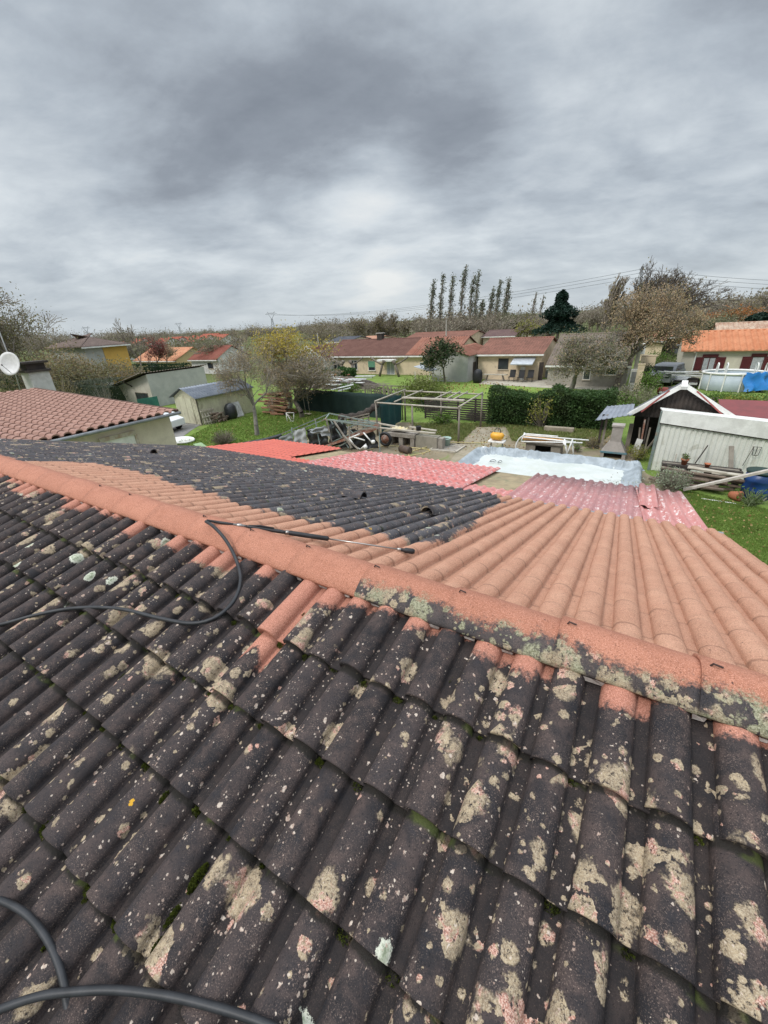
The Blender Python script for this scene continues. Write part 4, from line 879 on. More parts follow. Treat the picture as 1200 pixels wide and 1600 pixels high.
slope('roof', (sx+.25, sy-.25, sze-.03), (sx+.25, sye, sze-.03), (xm-sx-.25, 0, sap-sze+.03), m_tin, ms_, .25, .04, .35); slope('roof', (sl-.25, sye, sze-.03), (sl-.25, sy-.25, sze-.03), (xm-sl+.25, 0, sap-sze+.03), m_tin, ms_, .25, .04, .35)
MB().box(xm-.75, xm-.02, sy-.045, sy-.021, .03, sze-.02).build('door', m_cms, ms_); MB().box(xm+.02, xm+.75, sy-.045, sy-.021, .03, sze-.02).build('door', m_cms, ms_)
m = MB(); m.box(sx-.0, sx+.05, sy-.05, sy+.0, 0, sze); m.build('corner_trim', m_wood_d, ms_)
# distant terrace of red roofs
rg = random.Random(8); first = None
NTH = ['leftmost', 'second', 'third', 'fourth', 'fifth', 'sixth', 'seventh', 'eighth', 'ninth', 'tenth', 'eleventh', 'twelfth', 'rightmost']
for k, px in enumerate(range(150, 345, 15)):
    D = 150+rg.uniform(-6, 10); q = PD(px, 538, D); w_ = 6.5+rg.random()*2; lb = NTH[k]+' house in the distant red-roofed row on the left horizon'
    if first is None:
        first = house_x('terrace_house', lb, q[0]-w_/2, q[0]+w_/2, q[1], 8, 3.1, 5.1, m_whitew, roofm('farred', (.30, .09, .06), (.36, .12, .08)), w=.8, group='distant row of red-roofed houses')
        window(first, q[0]-1, q[0]+.2, 1, 2.2, q[1])
    else: dup(first, (q[0], q[1], 0), rg.uniform(-.2, .2), lb, rg.uniform(.85, 1.15))
q1 = PY(214, 626, 21.2); q2 = PY(246, 624, 21.2)
o = MB().prism([(q1[0], 21.2, 0), (q2[0], 21.2, 0), (q2[0], 21.2, PY(244, 619, 21.2)[2]), (q1[0], 21.2, PY(214, 624, 21.2)[2])], (0, .04, 0)).build('green_screen', mat('teal2', (.03, .14, .10), (.02, .10, .08), 2)); tag(o, 'small dark green screen in front of the grey outbuilding, above the terracotta roof corner', 'screen')
# ================================================================ yard objects
rg = random.Random(21)
SHX = sx
def post(mb, x, y, z0, z1, w=.09): mb.box(x-w/2, x+w/2, y-w/2, y+w/2, z0, z1)
# --- pergola
a = P(588, 682); b = P(715, 694); c = P(750, 668); YF = 21.1; YB = 25.2
xl = PY(588, 640, YF)[0]; xr = PY(717, 660, YF)[0]; xbr = PY(752, 640, YB)[0]; xbl = PY(633, 640, YB)[0]
zF = PY(717, 638, YF)[2]; zFl = PY(588, 629, YF)[2]; zB = PY(752, 616, YB)[2]; zBl = PY(633, 611, YB)[2]
print('PERG', xl, xr, xbl, xbr, zF, zFl, zB, zBl)
pg = thing('pergola', 'open pergola frame of weathered grey poles over the vegetable plot', 'pergola', ((xl+xr)/2, (YF+YB)/2, 0))
for (x, y, z) in ((xl, YF, zFl), (xl+(xr-xl)*.46, YF, zF+.02), (xr, YF, zF), (xbl, YB, zBl), (xbl+(xbr-xbl)*.5, YB, zB), (xbr, YB, zB)):
    MB().tube([(x, y, 0), (x+rg.uniform(-.03, .03), y, z-.03)], [.065, .05], 8).build('post', m_wood, pg, True)
for p1, p2 in (((xl-.1, YF, zFl), (xr+.1, YF, zF)), ((xbl-.1, YB, zBl), (xbr+.1, YB, zB)), ((xl, YF-.1, zFl+.09), (xbl, YB+.1, zBl+.09)), ((xr, YF-.1, zF+.09), (xbr, YB+.1, zB+.09))):
    MB().tube([p1, p2], .048, 8).build('beam', m_wood_l, pg, True)
for f1, f2 in ((.22, .24), (.58, .62), (.72, .73), (.80, .82)):
    MB().tube([(xl+(xr-xl)*f1, YF+.2 if f1 < .5 else YF+1.1, zF+.11), (xbl+(xbr-xbl)*f2, YB+.1, zB+.10)], .042, 7).build('rafter', m_wood_l, pg, True)
p1 = PY(629, 623, YF+1.1); p2 = PY(725, 632, YF+1.1); MB().bar((p1[0], YF+1.1, zF+.22), (p2[0], YF+1.1, zF+.22), .26, .07).build('plank', m_wood_l, pg)
# green windbreak cloth on the pergola side, and long net fence
def cloth(name, p, q, z0, z1, m, label, cat, n=40, amp=.05, par=None, sag=.05):
    p, q = np.array(p, float), np.array(q, float); d = q-p; nrm = np.array([-d[1], d[0], 0.]); nrm /= np.linalg.norm(nrm); vs = []; K = 7
    ph = rg.uniform(0, 9)
    for s_ in (0, 1):
        for k in range(K):
            for i in range(n+1):
                t = i/n; off = amp*(math.sin(t*n*.9+ph)+.6*math.sin(t*n*.37+k*.5)); w = p+d*t; zt = z1-sag*abs(math.sin(t*math.pi*n/8))
                w = w+nrm*(off+s_*.012); vs.append((w[0], w[1], z0+(zt-z0)*k/(K-1)))
    f1 = [(k*(n+1)+i, k*(n+1)+i+1, (k+1)*(n+1)+i+1, (k+1)*(n+1)+i) for k in range(K-1) for i in range(n)]; m_ = K*(n+1)
    fs = f1+[tuple(m_+j for j in q4[::-1]) for q4 in f1]+[((K-1)*(n+1)+i, (K-1)*(n+1)+i+1, m_+(K-1)*(n+1)+i+1, m_+(K-1)*(n+1)+i) for i in range(n)]
    o = link(name, vs, fs, m, par, True)
    if label: tag(o, label, cat)
    return o
m_net = mat('green_net', (.028, .048, .043), (.018, .034, .032), 1.2, .8, .5, 12, .2, bd=.03); m_teal = mat('teal_cloth', (.012, .060, .058), (.010, .042, .044), 1.5, .8, .5, 8, bd=.03)
fA = P(462, 640); fB = P(628, 657); fzt = PY(550, 612, (fA[1]+fB[1])/2)[2]
nf = thing('net_fence', 'long dark green net fence between the swing tree and the pergola', 'fence', tuple((fA+fB)/2))
cloth('net', fA, fB, .02, fzt, m_net, None, None, 60, .04, nf)
for k in range(7):
    q = fA+(fB-fA)*k/6; MB().tube([(q[0], q[1]+.12, 0), (q[0], q[1]+.12, fzt+.12)], .035, 7).build('post', m_wood_d, nf, True)
cloth('windbreak_cloth', (xl+.08, YF+.3, 0), (xbl-.15, YB-.2, 0), .1, zFl-.08, m_teal, 'dark teal windbreak cloth hung along the left side of the pergola', 'windbreak', 24, .05)
# dark slatted fence behind the pergola
q1 = P(665, 655); q2 = P(752, 655); sf_ = thing('slatted_fence', 'dark slatted wooden fence behind the pergola', 'fence', tuple((q1+q2)/2)); y_ = 26.4; zt = PY(700, 622, y_)[2]
x1_ = PY(664, 650, y_)[0]; x2_ = PY(770, 650, y_)[0]
m = MB(); k = .1
while k < zt: m.box(x1_, x2_, y_, y_+.03, k, k+.10); k += .15
m.build('slats', m_wood_d, sf_)
for k in range(5): x = x1_+(x2_-x1_)*k/4; MB().box(x-.05, x+.05, y_+.032, y_+.12, 0, zt+.05).build('post', m_wood_d, sf_)
# stake palisade
q1 = P(572, 625); q2 = P(668, 628)
pal = thing('stake_fence', 'rustic fence of uneven grey stakes behind the green net fence', 'fence', tuple((q1+q2)/2)); yq = q1[1]; m = MB()
x1_ = q1[0]; x2_ = PY(668, 620, yq)[0]; ztp = PY(620, 604, yq)[2]
x = x1_
while x < x2_:
    z = ztp*rg.uniform(.75, 1.1); m.bar((x+rg.uniform(-.1, .1), yq+rg.uniform(-.05, .05), 0), (x+rg.uniform(-.15, .15), yq, z), rg.uniform(.05, .13), .05); x += rg.uniform(.10, .2)
m.build('stakes', m_wood, pal)
m = MB()
for z in (.5, 1.0, 1.3): m.bar((x1_, yq+.08, z), (x2_, yq+.08, z+.05), .05, .09)
m.build('rail', m_wood, pal)
m = MB(); x = x1_
while x < x2_-.5: m.bar((x, yq+.16, rg.uniform(.3, ztp*.9)), (x+rg.uniform(1, 2.5), yq+.18, rg.uniform(.3, ztp)), .05, .06); x += .25
m.build('brushwood', m_wood_d, pal)
# heap of building scrap behind the net
def boards(n, cx, cy, z0, sx, sy, h, L, w, t, m, name, lab, cat, grp, ang=.5, seed=1, tiltmax=.2):
    r = random.Random(seed)
    for k in range(n):
        a = r.uniform(-ang, ang); l = L*r.uniform(.6, 1.1); x = cx+r.uniform(-sx, sx); y = cy+r.uniform(-sy, sy); z = z0+h*(k+.5)/n; tz = r.uniform(-tiltmax, tiltmax)
        d = np.array([math.cos(a), math.sin(a), tz])*l/2
        zz = max(z, abs(tz)*l/2+t)
        o = MB().bar((x-d[0], y-d[1], zz-d[2]), (x+d[0], y+d[1], zz+d[2]), w*r.uniform(.7, 1.3), t).build(name, m, None)
        tag(o, lab, cat, grp); bevel(o, t*.15, 1)
q = P(520, 607)
m_wp = mat('white_panel', (.62, .63, .63), (.42, .42, .41), 3, .7, .2, stain=(.3, .28, .25))
hp_ = MB(); 
n_ = 26; vs = []; fs = []
for i in range(n_+1):
    for j in range(n_+1):
        x = (i/n_-.5)*2; y = (j/n_-.5)*2; r2 = x*x+y*y; z = max(0, 1-r2)*.9*(1+.3*math.sin(x*7)*math.cos(y*9))+rg.uniform(-.05, .05)
        vs.append((q[0]+x*4.8, q[1]+2+y*2.6, max(z, -.02)))
fs = [(i*(n_+1)+j, (i+1)*(n_+1)+j, (i+1)*(n_+1)+j+1, i*(n_+1)+j+1) for i in range(n_) for j in range(n_)]
o = link('rubble_heap', vs, fs, mat('rubble', (.17, .14, .115), (.09, .075, .065), 2.5, .95, .8, 9, .3, bd=.08), None); o['kind'] = 'stuff'
boards(16, q[0]+.6, q[1]+.8, .35, 3.2, 1.4, .9, 3.0, .40, .05, m_wp, 'scrap_board', 'white board lying across the scrap heap behind the net fence', 'scrap board', 'white boards on the scrap heap', .5, 3, .08)
boards(9, q[0]-.5, q[1]+1.2, .6, 3, 1.2, .8, 1.5, .3, .09, mat('brick_red', (.36, .14, .09), (.28, .12, .08), 3), 'scrap_block', 'reddish scrap piece on the heap behind the net fence', 'scrap', 'reddish scrap on the heap', 1.5, 5)
for k, (x1, y1, x2, y2) in enumerate(((518, 609, 552, 601), (528, 611, 548, 606))):
    p1 = P(x1, y1, .9); p2 = P(x2, y2, 1.1); o = MB().bar(p1, p2, .3, .06).build('scrap_plank', m_wp); tag(o, ['long white plank propped on the scrap heap just above the net fence', 'shorter white plank in front of the long one, just above the net fence'][k], 'plank')
# --- collapsed greenhouse
gh = thing('greenhouse_frame', 'collapsed greenhouse frame of grey-green metal bars with torn plastic hanging inside', 'greenhouse', tuple(P(510, 690)))
m_gm = mat('green_metal', (.20, .25, .23), (.14, .17, .16), 3, .5, .1, spec=.5, stain=(.25, .15, .1)); m_rusty = mat('rusty_beam', (.25, .10, .06), (.36, .30, .26), 4, .8, .3, stain=(.15, .06, .04)); m_film = mat('black_film', (.022, .024, .026), (.04, .042, .045), 3, .35, .6, 6, spec=.5, bd=.05); m_gfilm = mat('grey_film', (.27, .28, .29), (.20, .21, .22), 2, .5, .5, 6, bd=.05)
YG = 18.1; YG2 = 17.0
def g2(x, y, Y=YG): return PY(x, y, Y)
rows = []
ap = g2(515, 647); le = g2(421, 688); re = g2(588, 664); apf = PY(508, 655, YG-.9)
lf = PY(408, 692, 18.4)
bars = [((421, 686, YG), (515, 646, YG)), ((515, 646, YG), (592, 662, YG)), ((421, 690, YG-.7), (508, 655, YG-.7)), ((508, 655, YG-.7), (590, 668, YG-.7)), ((515, 646, YG), (508, 655, YG-.7)), ((421, 688, YG), (500, 700, 17.4)),
        ((492, 654, YG-.4), (501, 702, 17.2)), ((456, 668, YG), (457, 690, YG-.3)), ((421, 688, YG), (415, 691, 17.9)), ((533, 653, YG), (520, 668, YG-.3)), ((540, 651, YG), (541, 690, YG)), ((592, 662, YG), (594, 710, 17.6)), ((515, 655, YG), (545, 700, 17.6)), ((505, 655, YG-.5), (585, 662, YG-.5)), ((530, 657, YG), (555, 680, YG-.2)), ((575, 655, YG+.4), (545, 668, YG-.2)), ((590, 660, YG-.1), (520, 690, YG-.6)), ((590, 667, YG-.1), (530, 697, YG-.6))]
for (x1, y1, Y1), (x2, y2, Y2) in bars: MB().bar(PY(x1, y1, Y1), PY(x2, y2, Y2), .055, .055).build('bar', m_gm, gh)
MB().bar(PY(505, 697, 17.6), PY(591, 664, YG-.2), .16, .14).build('rusty_beam', m_rusty, gh); MB().bar(PY(500, 700, 17.4), PY(588, 670, YG-.4), .12, .12).build('rusty_beam', m_rusty, gh)
MB().bar(PY(421, 686, 18.0), PY(500, 697, 17.2), .08, .07).build('rusty_beam', m_rusty, gh)
for (x1, y1, x2, y2, Yc) in ((510, 656, 518, 690, YG-.3), (522, 658, 550, 700, YG-1), (536, 680, 560, 702, YG-1.2), (545, 665, 548, 700, YG-.7), (560, 672, 590, 668, YG-1)):
    MB().bar(PY(x1, y1, Yc), PY(x2, y2, Yc-.3), .09, .05).build('plank', m_wood, gh)
def film(px, Yq, m, amp=.12, seed=1):
    r = np.random.RandomState(seed); n = 14; q = [PY(x, y, Yq) for x, y in px]; vs = []
    for s_ in (0, 1):
        for i in range(n+1):
            for j in range(n+1):
                u_, v_ = i/n, j/n; w = (q[0]*(1-u_)+q[1]*u_)*(1-v_)+(q[3]*(1-u_)+q[2]*u_)*v_
                vs.append(w+np.array([0, amp*math.sin(u_*11+v_*3)+amp*.5*math.sin(v_*13+u_*5)+s_*.015, .03*math.sin(u_*17)]))
    f1 = [(i*(n+1)+j, (i+1)*(n+1)+j, (i+1)*(n+1)+j+1, i*(n+1)+j+1) for i in range(n) for j in range(n)]; b_ = (n+1)**2
    return link('film', vs, f1+[tuple(b_+k for k in q4[::-1]) for q4 in f1], m, gh, True)
film([(425, 688), (456, 676), (457, 692), (432, 698)], YG-.8, m_gfilm, .06); film([(457, 674), (478, 668), (479, 694), (459, 693)], YG-.9, mat('pale_film', (.40, .41, .42), (.30, .31, .32), 2), .06)
film([(480, 672), (512, 664), (515, 682), (484, 676)], YG-.9, m_gfilm, .1); film([(478, 672), (513, 678), (514, 702), (482, 700)], YG-.6, m_film, .1); film([(512, 658), (542, 660), (545, 700), (514, 695)], YG-.1, m_film, .14)
film([(546, 672), (586, 672), (590, 700), (548, 702)], YG-.1, m_film, .12)
# black edging / hose roll along the left lawn
q1 = P(345, 699); q2 = P(430, 690); q3 = P(455, 678)
o = MB().tube(smoothline([P(338, 703, .12), P(380, 694, .2), P(415, 687, .35), P(440, 680, .5)], 6), [.12]*19, 8).build('plastic_roll', m_film, None, True); tag(o, 'black rolled plastic lying along the lawn edge beside the coral sheets', 'plastic roll')
# dark fallen hedge / log and panels behind greenhouse
o = MB().tube(smoothline([PY(530, 652, 22.6), PY(555, 650, 22.8), PY(575, 643, 22.9), PY(590, 632, 23.2)], 6), [.22+.05*math.sin(k*1.7) for k in range(19)], 9).build('brush_roll', mat('brush', (.055, .045, .04), (.09, .075, .065), 5, .95, .9, 20, bd=.08), None, True); tag(o, 'dark roll of old brushwood screening slumped behind the greenhouse frame', 'brush roll')
pn = thing('lattice_panel', 'broken grey wooden lattice panels leaning behind the collapsed greenhouse', 'wooden panel', tuple(P(560, 672)))
m = MB()
for k in range(7): m.bar(PY(538, 655+k*4.5, 20.3), PY(577, 646+k*4.5, 20.3), .05, .07)
for k in range(5): m.bar(PY(540+k*9, 654-k*2, 20.36), PY(540+k*9+1, 684-k*2, 20.36), .06, .05)
m.build('slats', m_wood, pn)
wf = thing('white_trestle', 'overturned white metal trestle beside the greenhouse frame', 'trestle', tuple(P(566, 697)))
for s in (((546, 685), (555, 698)), ((555, 698), (563, 702)), ((545, 685), (562, 678)), ((568, 676), (580, 690)), ((553, 683), (570, 688)), ((563, 702), (572, 694))): MB().tube([PY(*s[0], 17.0), PY(*s[1], 17.0)], .035, 7).build('tube', m_white, wf, True)
for k, s in enumerate(((583, 690), (571, 698))):
    qq = PY(s[0], s[1], 16.9); o = MB().lathe((qq[0], qq[1], qq[2]-.1), [(.05, 0), (.10, .03), (.11, .12), (.08, .17)], 12).build('white_tub', m_white, None, True); tag(o, ['small white plastic tub hanging at the right of the overturned trestle', 'small white plastic tub on the ground below the trestle'][k], 'tub')
# --- block bench / outdoor sink
Yb_ = 19.6
bb = thing('block_bench', 'bench of hollow concrete blocks with long boards laid along its top', 'workbench', tuple(P(640, 700)))
m_blk = mat('concrete_block', (.33, .30, .26), (.24, .21, .18), 3, .95, .5, 30, .2, stain=(.18, .16, .13))
def bpx(x0, y0, x1, y1, Y, dep, m, nm, par): 
    a = PY(x0, y1, Y); b = PY(x1, y0, Y); return MB().box(a[0], b[0], Y, Y+dep, max(0, a[2]), b[2]).build(nm, m, par)
zc = PY(620, 677, Yb_)[2]
X0 = PY(606, 690, Yb_)[0]; X1 = PY(647, 690, Yb_)[0]; X2 = PY(682, 690, Yb_)[0]
for k in range(3): 
    x = X0+(X1-X0-.25)*k/2; MB().box(x, x+.25, Yb_, Yb_+.6, 0, zc-.2).build('block_pier', m_blk, bb)
MB().box(X0-.05, X1+.05, Yb_-.03, Yb_+.65, zc-.198, zc).build('slab', m_blk, bb); MB().box(X0+.2, X1-.2, Yb_+.601, Yb_+.66, 0, zc-.2).build('back', m_blk, bb)
MB().box(X1+.06, X2, Yb_+.05, Yb_+.6, 0, zc-.05).build('basin', mat('cement', (.30, .27, .22), (.22, .20, .16), 2, .95, .4, 30, stain=(.13, .13, .09)), bb); MB().box(X2+.002, X2+.3, Yb_+.1, Yb_+.5, 0, zc-.1).build('block_pier', m_blk, bb)
for k, (x1, y1, x2, y2, Yp) in enumerate(((588, 661, 622, 667, Yb_+.5), (588, 668, 680, 677, Yb_+.15), (640, 667, 682, 673, Yb_+.8))):
    o = MB().bar(PY(x1, y1, Yp), PY(x2, y2, Yp), .16, .06).build('bench_board', m_wood_l); tag(o, ['thick pale board at the left end of the block bench', 'longest pale board along the front of the block bench', 'pale board behind the black bucket on the bench'][k], 'board')
qk = PY(654, 674, Yb_+.3); o = MB().lathe((qk[0], qk[1], qk[2]), [(.13, 0), (.15, .26), (.165, .27), (.165, .29), (.14, .29), (.12, .03)], 18).build('bucket', m_bk, None, True); tag(o, 'black bucket standing on the boards of the block bench', 'bucket')
vs = []; n_ = 16; qc = PY(624, 669, Yb_+.35)
for i in range(n_+1):
    for j in range(n_+1):
        x, y = (i/n_-.5), (j/n_-.5); vs.append((qc[0]+x*.95, qc[1]+y*.4, qc[2]+.10*(1-4*x*x)*(1-4*y*y)+.035*math.sin(x*23+y*9)+.03*math.sin(y*31)-.03))
o = link('cloth', vs, [(i*(n_+1)+j, (i+1)*(n_+1)+j, (i+1)*(n_+1)+j+1, i*(n_+1)+j+1) for i in range(n_) for j in range(n_)], mat('yellow_cloth', (.62, .52, .26), (.52, .46, .36), 4, .9, .5, 20), None, True); tag(o, 'crumpled pale yellow cloth on the block bench', 'cloth'); o.modifiers.new('s', 'SOLIDIFY').thickness = .015
qk = PY(602, 686, 19.0)
tw = thing('rusty_tyre', 'rusty dark wheel leaning against the left end of the block bench', 'wheel', tuple(qk-(0, 0, .4)))
m = MB(); pts = [qk+np.array([.34*math.cos(a), .0, .34*math.sin(a)]) for a in np.linspace(0, 6.283, 25)]; m.tube(pts, .085, 8, False).build('tyre', m_bk, tw, True)
m = MB(); m.tube([qk-(0, .05, 0), qk+(0, .05, 0)], [.26, .26], 16).build('rim', m_rusty, tw, True)
# pot on a paving slab
q = P(694, 702); Ys = q[1]
sl_ = thing('paving_slab', 'square paved pad edged with pale timber, in front of the pergola', 'paved pad', tuple(q))
a = P(672, 704); b = P(712, 708); c_ = P(727, 698); d = P(690, 694)
MB().prism([a, b, c_, d], (0, 0, .05)).build('slab', m_blk, sl_)
for p1, p2 in ((a, b), (b, c_), (c_, d), (d, a)): MB().bar(np.array(p1)+(0, 0, .04), np.array(p2)+(0, 0, .04), .09, .10).build('edging', m_wood_l, sl_)
qp = P(697, 697); m_pg = mat('pale_green_plastic', (.40, .52, .46), (.34, .45, .40), 3, .5, .05)
pt = thing('plant_pot', 'pale green plastic flower pot standing on the paved pad', 'plant pot', tuple(qp+(0, 0, .05)))
MB().lathe((qp[0], qp[1], .052), [(.19, 0), (.25, .36), (.285, .37), (.285, .43), (.25, .43), (.24, .36)], 20).build('pot', m_pg, pt, True); MB().lathe((qp[0], qp[1], .40), [(.238, 0), (.2, .02), (.02, .03)], 16).build('soil', m_wood_d, pt)
qd = P(634, 708); o = MB().tube([(qd[0]-.36, qd[1]+.1, .2), (qd[0]-.355, qd[1]+.1, .2), (qd[0]+.30, qd[1]-.10, .2), (qd[0]+.305, qd[1]-.10, .2)], [.18, .2, .2, .17], 18).build('drum', mat('old_drum', (.075, .055, .045), (.12, .08, .06), 4, .7, .3), None, True); tag(o, 'small dark rusty drum lying on its side beyond the red sheets', 'drum')
hz = smoothline([P(560, 708, .03), P(600, 697, .03), P(640, 699, .03), P(672, 704, .03), P(640, 712, .03), P(650, 703, .03), P(700, 692, .16), P(740, 692, .03), P(775, 690, .03), P(792, 684, .05)], 8)
o = MB().tube(hz, .028, 6).build('garden_hose', mat('yellow_hose', (.50, .42, .20), (.42, .36, .18), 3, .6, .05), None, True); tag(o, 'pale yellow garden hose trailing across the yard', 'hose')
# cart with yellow tank
qc = P(776, 706); qc[1] += .2
sc_ = thing('sprayer_cart', 'small cart carrying a yellow tank above a white tray, behind the covered pool', 'sprayer cart', tuple(qc))
zt = PY(776, 688, qc[1])[2]; x0 = PY(764, 690, qc[1])[0]; x1 = PY(789, 690, qc[1])[0]
bevel(MB().box(x0, x1, qc[1]-.25, qc[1]+.25, zt-.08, zt).build('tray', m_white, sc_), .02)
zy = PY(776, 676, qc[1])[2]; m = MB(); m.tube([(x0+.10, qc[1], zt+.2), (x0+.18, qc[1], zt+.22), (x1-.18, qc[1], zt+.22), (x1-.10, qc[1], zt+.2)], [.13, .2, .2, .13], 14).build('tank', mat('yellow_plastic', (.72, .36, .03), (.65, .32, .03), 3, .4, .05, spec=.5), sc_, True)
m = MB()
for sx in (x0+.12, x1-.12): m.tube([(sx, qc[1]-.2, 0), (sx, qc[1], zt-.09)], .02, 6).tube([(sx, qc[1]+.25, 0), (sx, qc[1], zt-.09)], .02, 6)
m.build('leg', m_gm, sc_)
xm_ = (x0+x1)/2; MB().tube(smoothline([(xm_-.12, qc[1], zt+.3), (xm_-.14, qc[1], zt+.55), (xm_, qc[1], zt+.65), (xm_+.14, qc[1], zt+.55), (xm_+.1, qc[1], zt+.2)], 6), .018, 6).build('handle', m_bk, sc_, True)
for sx in (x0-.12, x1+.1): MB().tube([(sx-.12, qc[1]-.3, .13), (sx+.12, qc[1]-.3, .15)], [.12, .1], 10).build('float', m_white, sc_, True)
# hutch with rolled awning and white frame
Yt = 20.6; tb = thing('wooden_hutch', 'low grey wooden hutch with an open dark front, behind the covered pool', 'hutch', tuple(P(850, 712)))
a = PY(820, 712, Yt); b = PY(876, 700, Yt); zt = PY(840, 693, Yt)[2]; zo = .05
xo0 = PY(836, 700, Yt)[0]; xo1 = PY(861, 700, Yt)[0]; zt2 = zt; zo1 = PY(850, 697, Yt)[2]; zo0 = zo1-.62
for nm, x0, x1, z0, z1 in (('side_board', a[0], xo0, 0, zt), ('side_board', xo1, b[0], 0, zt), ('top_board', xo0+.001, xo1-.001, zo1, zt), ('bottom_board', xo0+.001, xo1-.001, 0, zo0)):
    MB().box(x0, x1, Yt, Yt+.04, z0, z1).build(nm, m_wood, tb)
MB().box(a[0], b[0], Yt+.9, Yt+.94, 0, zt).build('back_board', m_wood_d, tb); MB().box(a[0]-.0, a[0]+.04, Yt+.041, Yt+.899, 0, zt).build('end_board', m_wood, tb); MB().box(b[0]-.04, b[0], Yt+.041, Yt+.899, 0, zt).build('end_board', m_wood, tb)
MB().box(a[0]-.1, b[0]+.1, Yt-.1, Yt+1.0, zt+.002, zt+.05).build('lid', m_wood, tb)
m_ob = mat('orange_cover', (.58, .32, .12), (.50, .27, .10), 3, .7, .3)
p1 = PY(815, 688, Yt+.2); p2 = PY(880, 693, Yt+.2); p2[2] = p1[2] = zt+.16
o = MB().tube([p1+(p2-p1)*t for t in (0, .1, .3, .5, .7, .9, 1)], [.08, .11, .10, .115, .10, .11, .08], 10).build('rolled_awning', m_ob, None, True); tag(o, 'rolled orange-tan awning lying on the wooden hutch', 'rolled awning')
lf = thing('tubular_frame', 'folded white tubular garden frame stacked on and around the hutch', 'garden frame', tuple(P(850, 712)))
z0_ = zt+.27
for s in (((822, 678, .3), (872, 682, .3)), ((818, 683, .1), (900, 691, 0)), ((820, 680, .5), (920, 688, .4)), ((815, 690, -.1), (910, 692, -.2)), ((882, 686, -.2), (886, 711, -.4)), ((895, 686, -.2), (885, 712, -.4)), ((894, 688, -.1), (896, 712, -.2)), ((879, 690, -.3), (886, 700, -.3)), ((820, 676, .2), (814, 690, .1))):
    MB().tube([PY(s[0][0], s[0][1], Yt+s[0][2]), PY(s[1][0], s[1][1], Yt+s[1][2])], .035, 7).build('tube', m_white, lf, True)
MB().tube(smoothline([PY(822, 678, Yt-.15), PY(811, 686, Yt-.15), PY(806, 698, Yt-.15), PY(808, 710, Yt-.15)], 5), .035, 7).build('tube', m_white, lf, True)
qb = P(874, 676); o = bevel(MB().box(qb[0]-.9, qb[0]+.75, qb[1], qb[1]+.3, 0, .30).build('stone_block', mat('stone_blk', (.34, .29, .22), (.25, .21, .16), 3), None), .03); tag(o, 'long buff stone block lying in front of the hedge', 'stone block')
# --- covered rectangular pool
pr = .62; YP1 = P(860, 709, pr)[1]; YP0 = 12.3; xa = P(733, 712, pr)[0]; xb = P(985, 716, pr)[0]+.3
print('POOL', YP1, xa, xb)
pl = thing('covered_pool', 'above-ground rectangular pool under a white cover with a crumpled silver rim', 'pool', ((xa+xb)/2, (YP0+YP1)/2, 0))
m_sil = mat('silver_film', (.36, .40, .43), (.24, .27, .29), 2.5, .35, .5, 14, spec=.5, bd=.04); m_cov = mat('white_cover', (.58, .60, .58), (.48, .51, .47), 1.0, .4, .15, 20, spec=.5, stain=(.50, .52, .46))
loop = []
for x, y, n in ((xa, YP0, (xa, YP1-.6)),): pass
pts = [(xa, YP0), (xa, YP1-.9), (xa+.25, YP1-.35), (xa+.8, YP1-.05), (xa+2, YP1), (xa+3.5, YP1-.02), (xb-1.2, YP1), (xb-.3, YP1-.1), (xb, YP1-.5), (xb, YP0)]
rim = smoothline([(x, y, 0) for x, y in pts], 14)
vs = []; K = 9; rr = np.random.RandomState(3); k_ = len(rim); cr = rr.randn(k_)*.02
cen = np.array([(xa+xb)/2, (YP0+YP1)/2, 0])
for i, q in enumerate(rim):
    d = rim[min(i+1, k_-1)]-rim[max(i-1, 0)]; d /= np.linalg.norm(d); n_ = np.array([d[1], -d[0], 0])
    fold = .018*math.sin(i*1.9)+.016*math.sin(i*.83+1)+cr[i]*.6
    for j, (o1, z) in enumerate(((-.22, 0.02), (-.20, .3), (-.17, pr-.10), (-.12, pr+.02), (-.04, pr+.06), (.06, pr+.03), (.14, pr-.06), (.24, pr-.15), (.50, pr-.215))):
        fo_ = fold*(1.3 if 2 <= j <= 7 else .5 if j < 8 else 0); vs.append(q+n_*(o1+fo_)+np.array([0, 0, z+(fo_*.9 if 3 <= j <= 7 else 0)]))
fs = [(i*K+j, (i+1)*K+j, (i+1)*K+j+1, i*K+j+1) for i in range(k_-1) for j in range(K-1)]
link('rim', vs, fs, m_sil, pl, True)
n_ = 40; vs = []; 
for i in range(n_+1):
    for j in range(n_+1):
        x = xa+.3+(xb-xa-.6)*i/n_; y = YP0+(YP1-.25-YP0)*j/n_; vs.append((x, y, pr-.20+.012*math.sin(x*3.1+y)+.010*math.sin(y*5-x*2)))
link('cover', vs, [(i*(n_+1)+j, (i+1)*(n_+1)+j, (i+1)*(n_+1)+j+1, i*(n_+1)+j+1) for i in range(n_) for j in range(n_)], m_cov, pl, True)
qh = P(770, 722, pr-.17); 
for dx in (0, .32): MB().tube([qh+np.array([dx+.14*math.cos(a)*(1 if dx == 0 else .6), .14*math.sin(a), .02+.05*abs(math.sin(a))]) for a in np.linspace(.5, 5.9, 14)], .012, 6).build('cord', m_bk, pl, True)
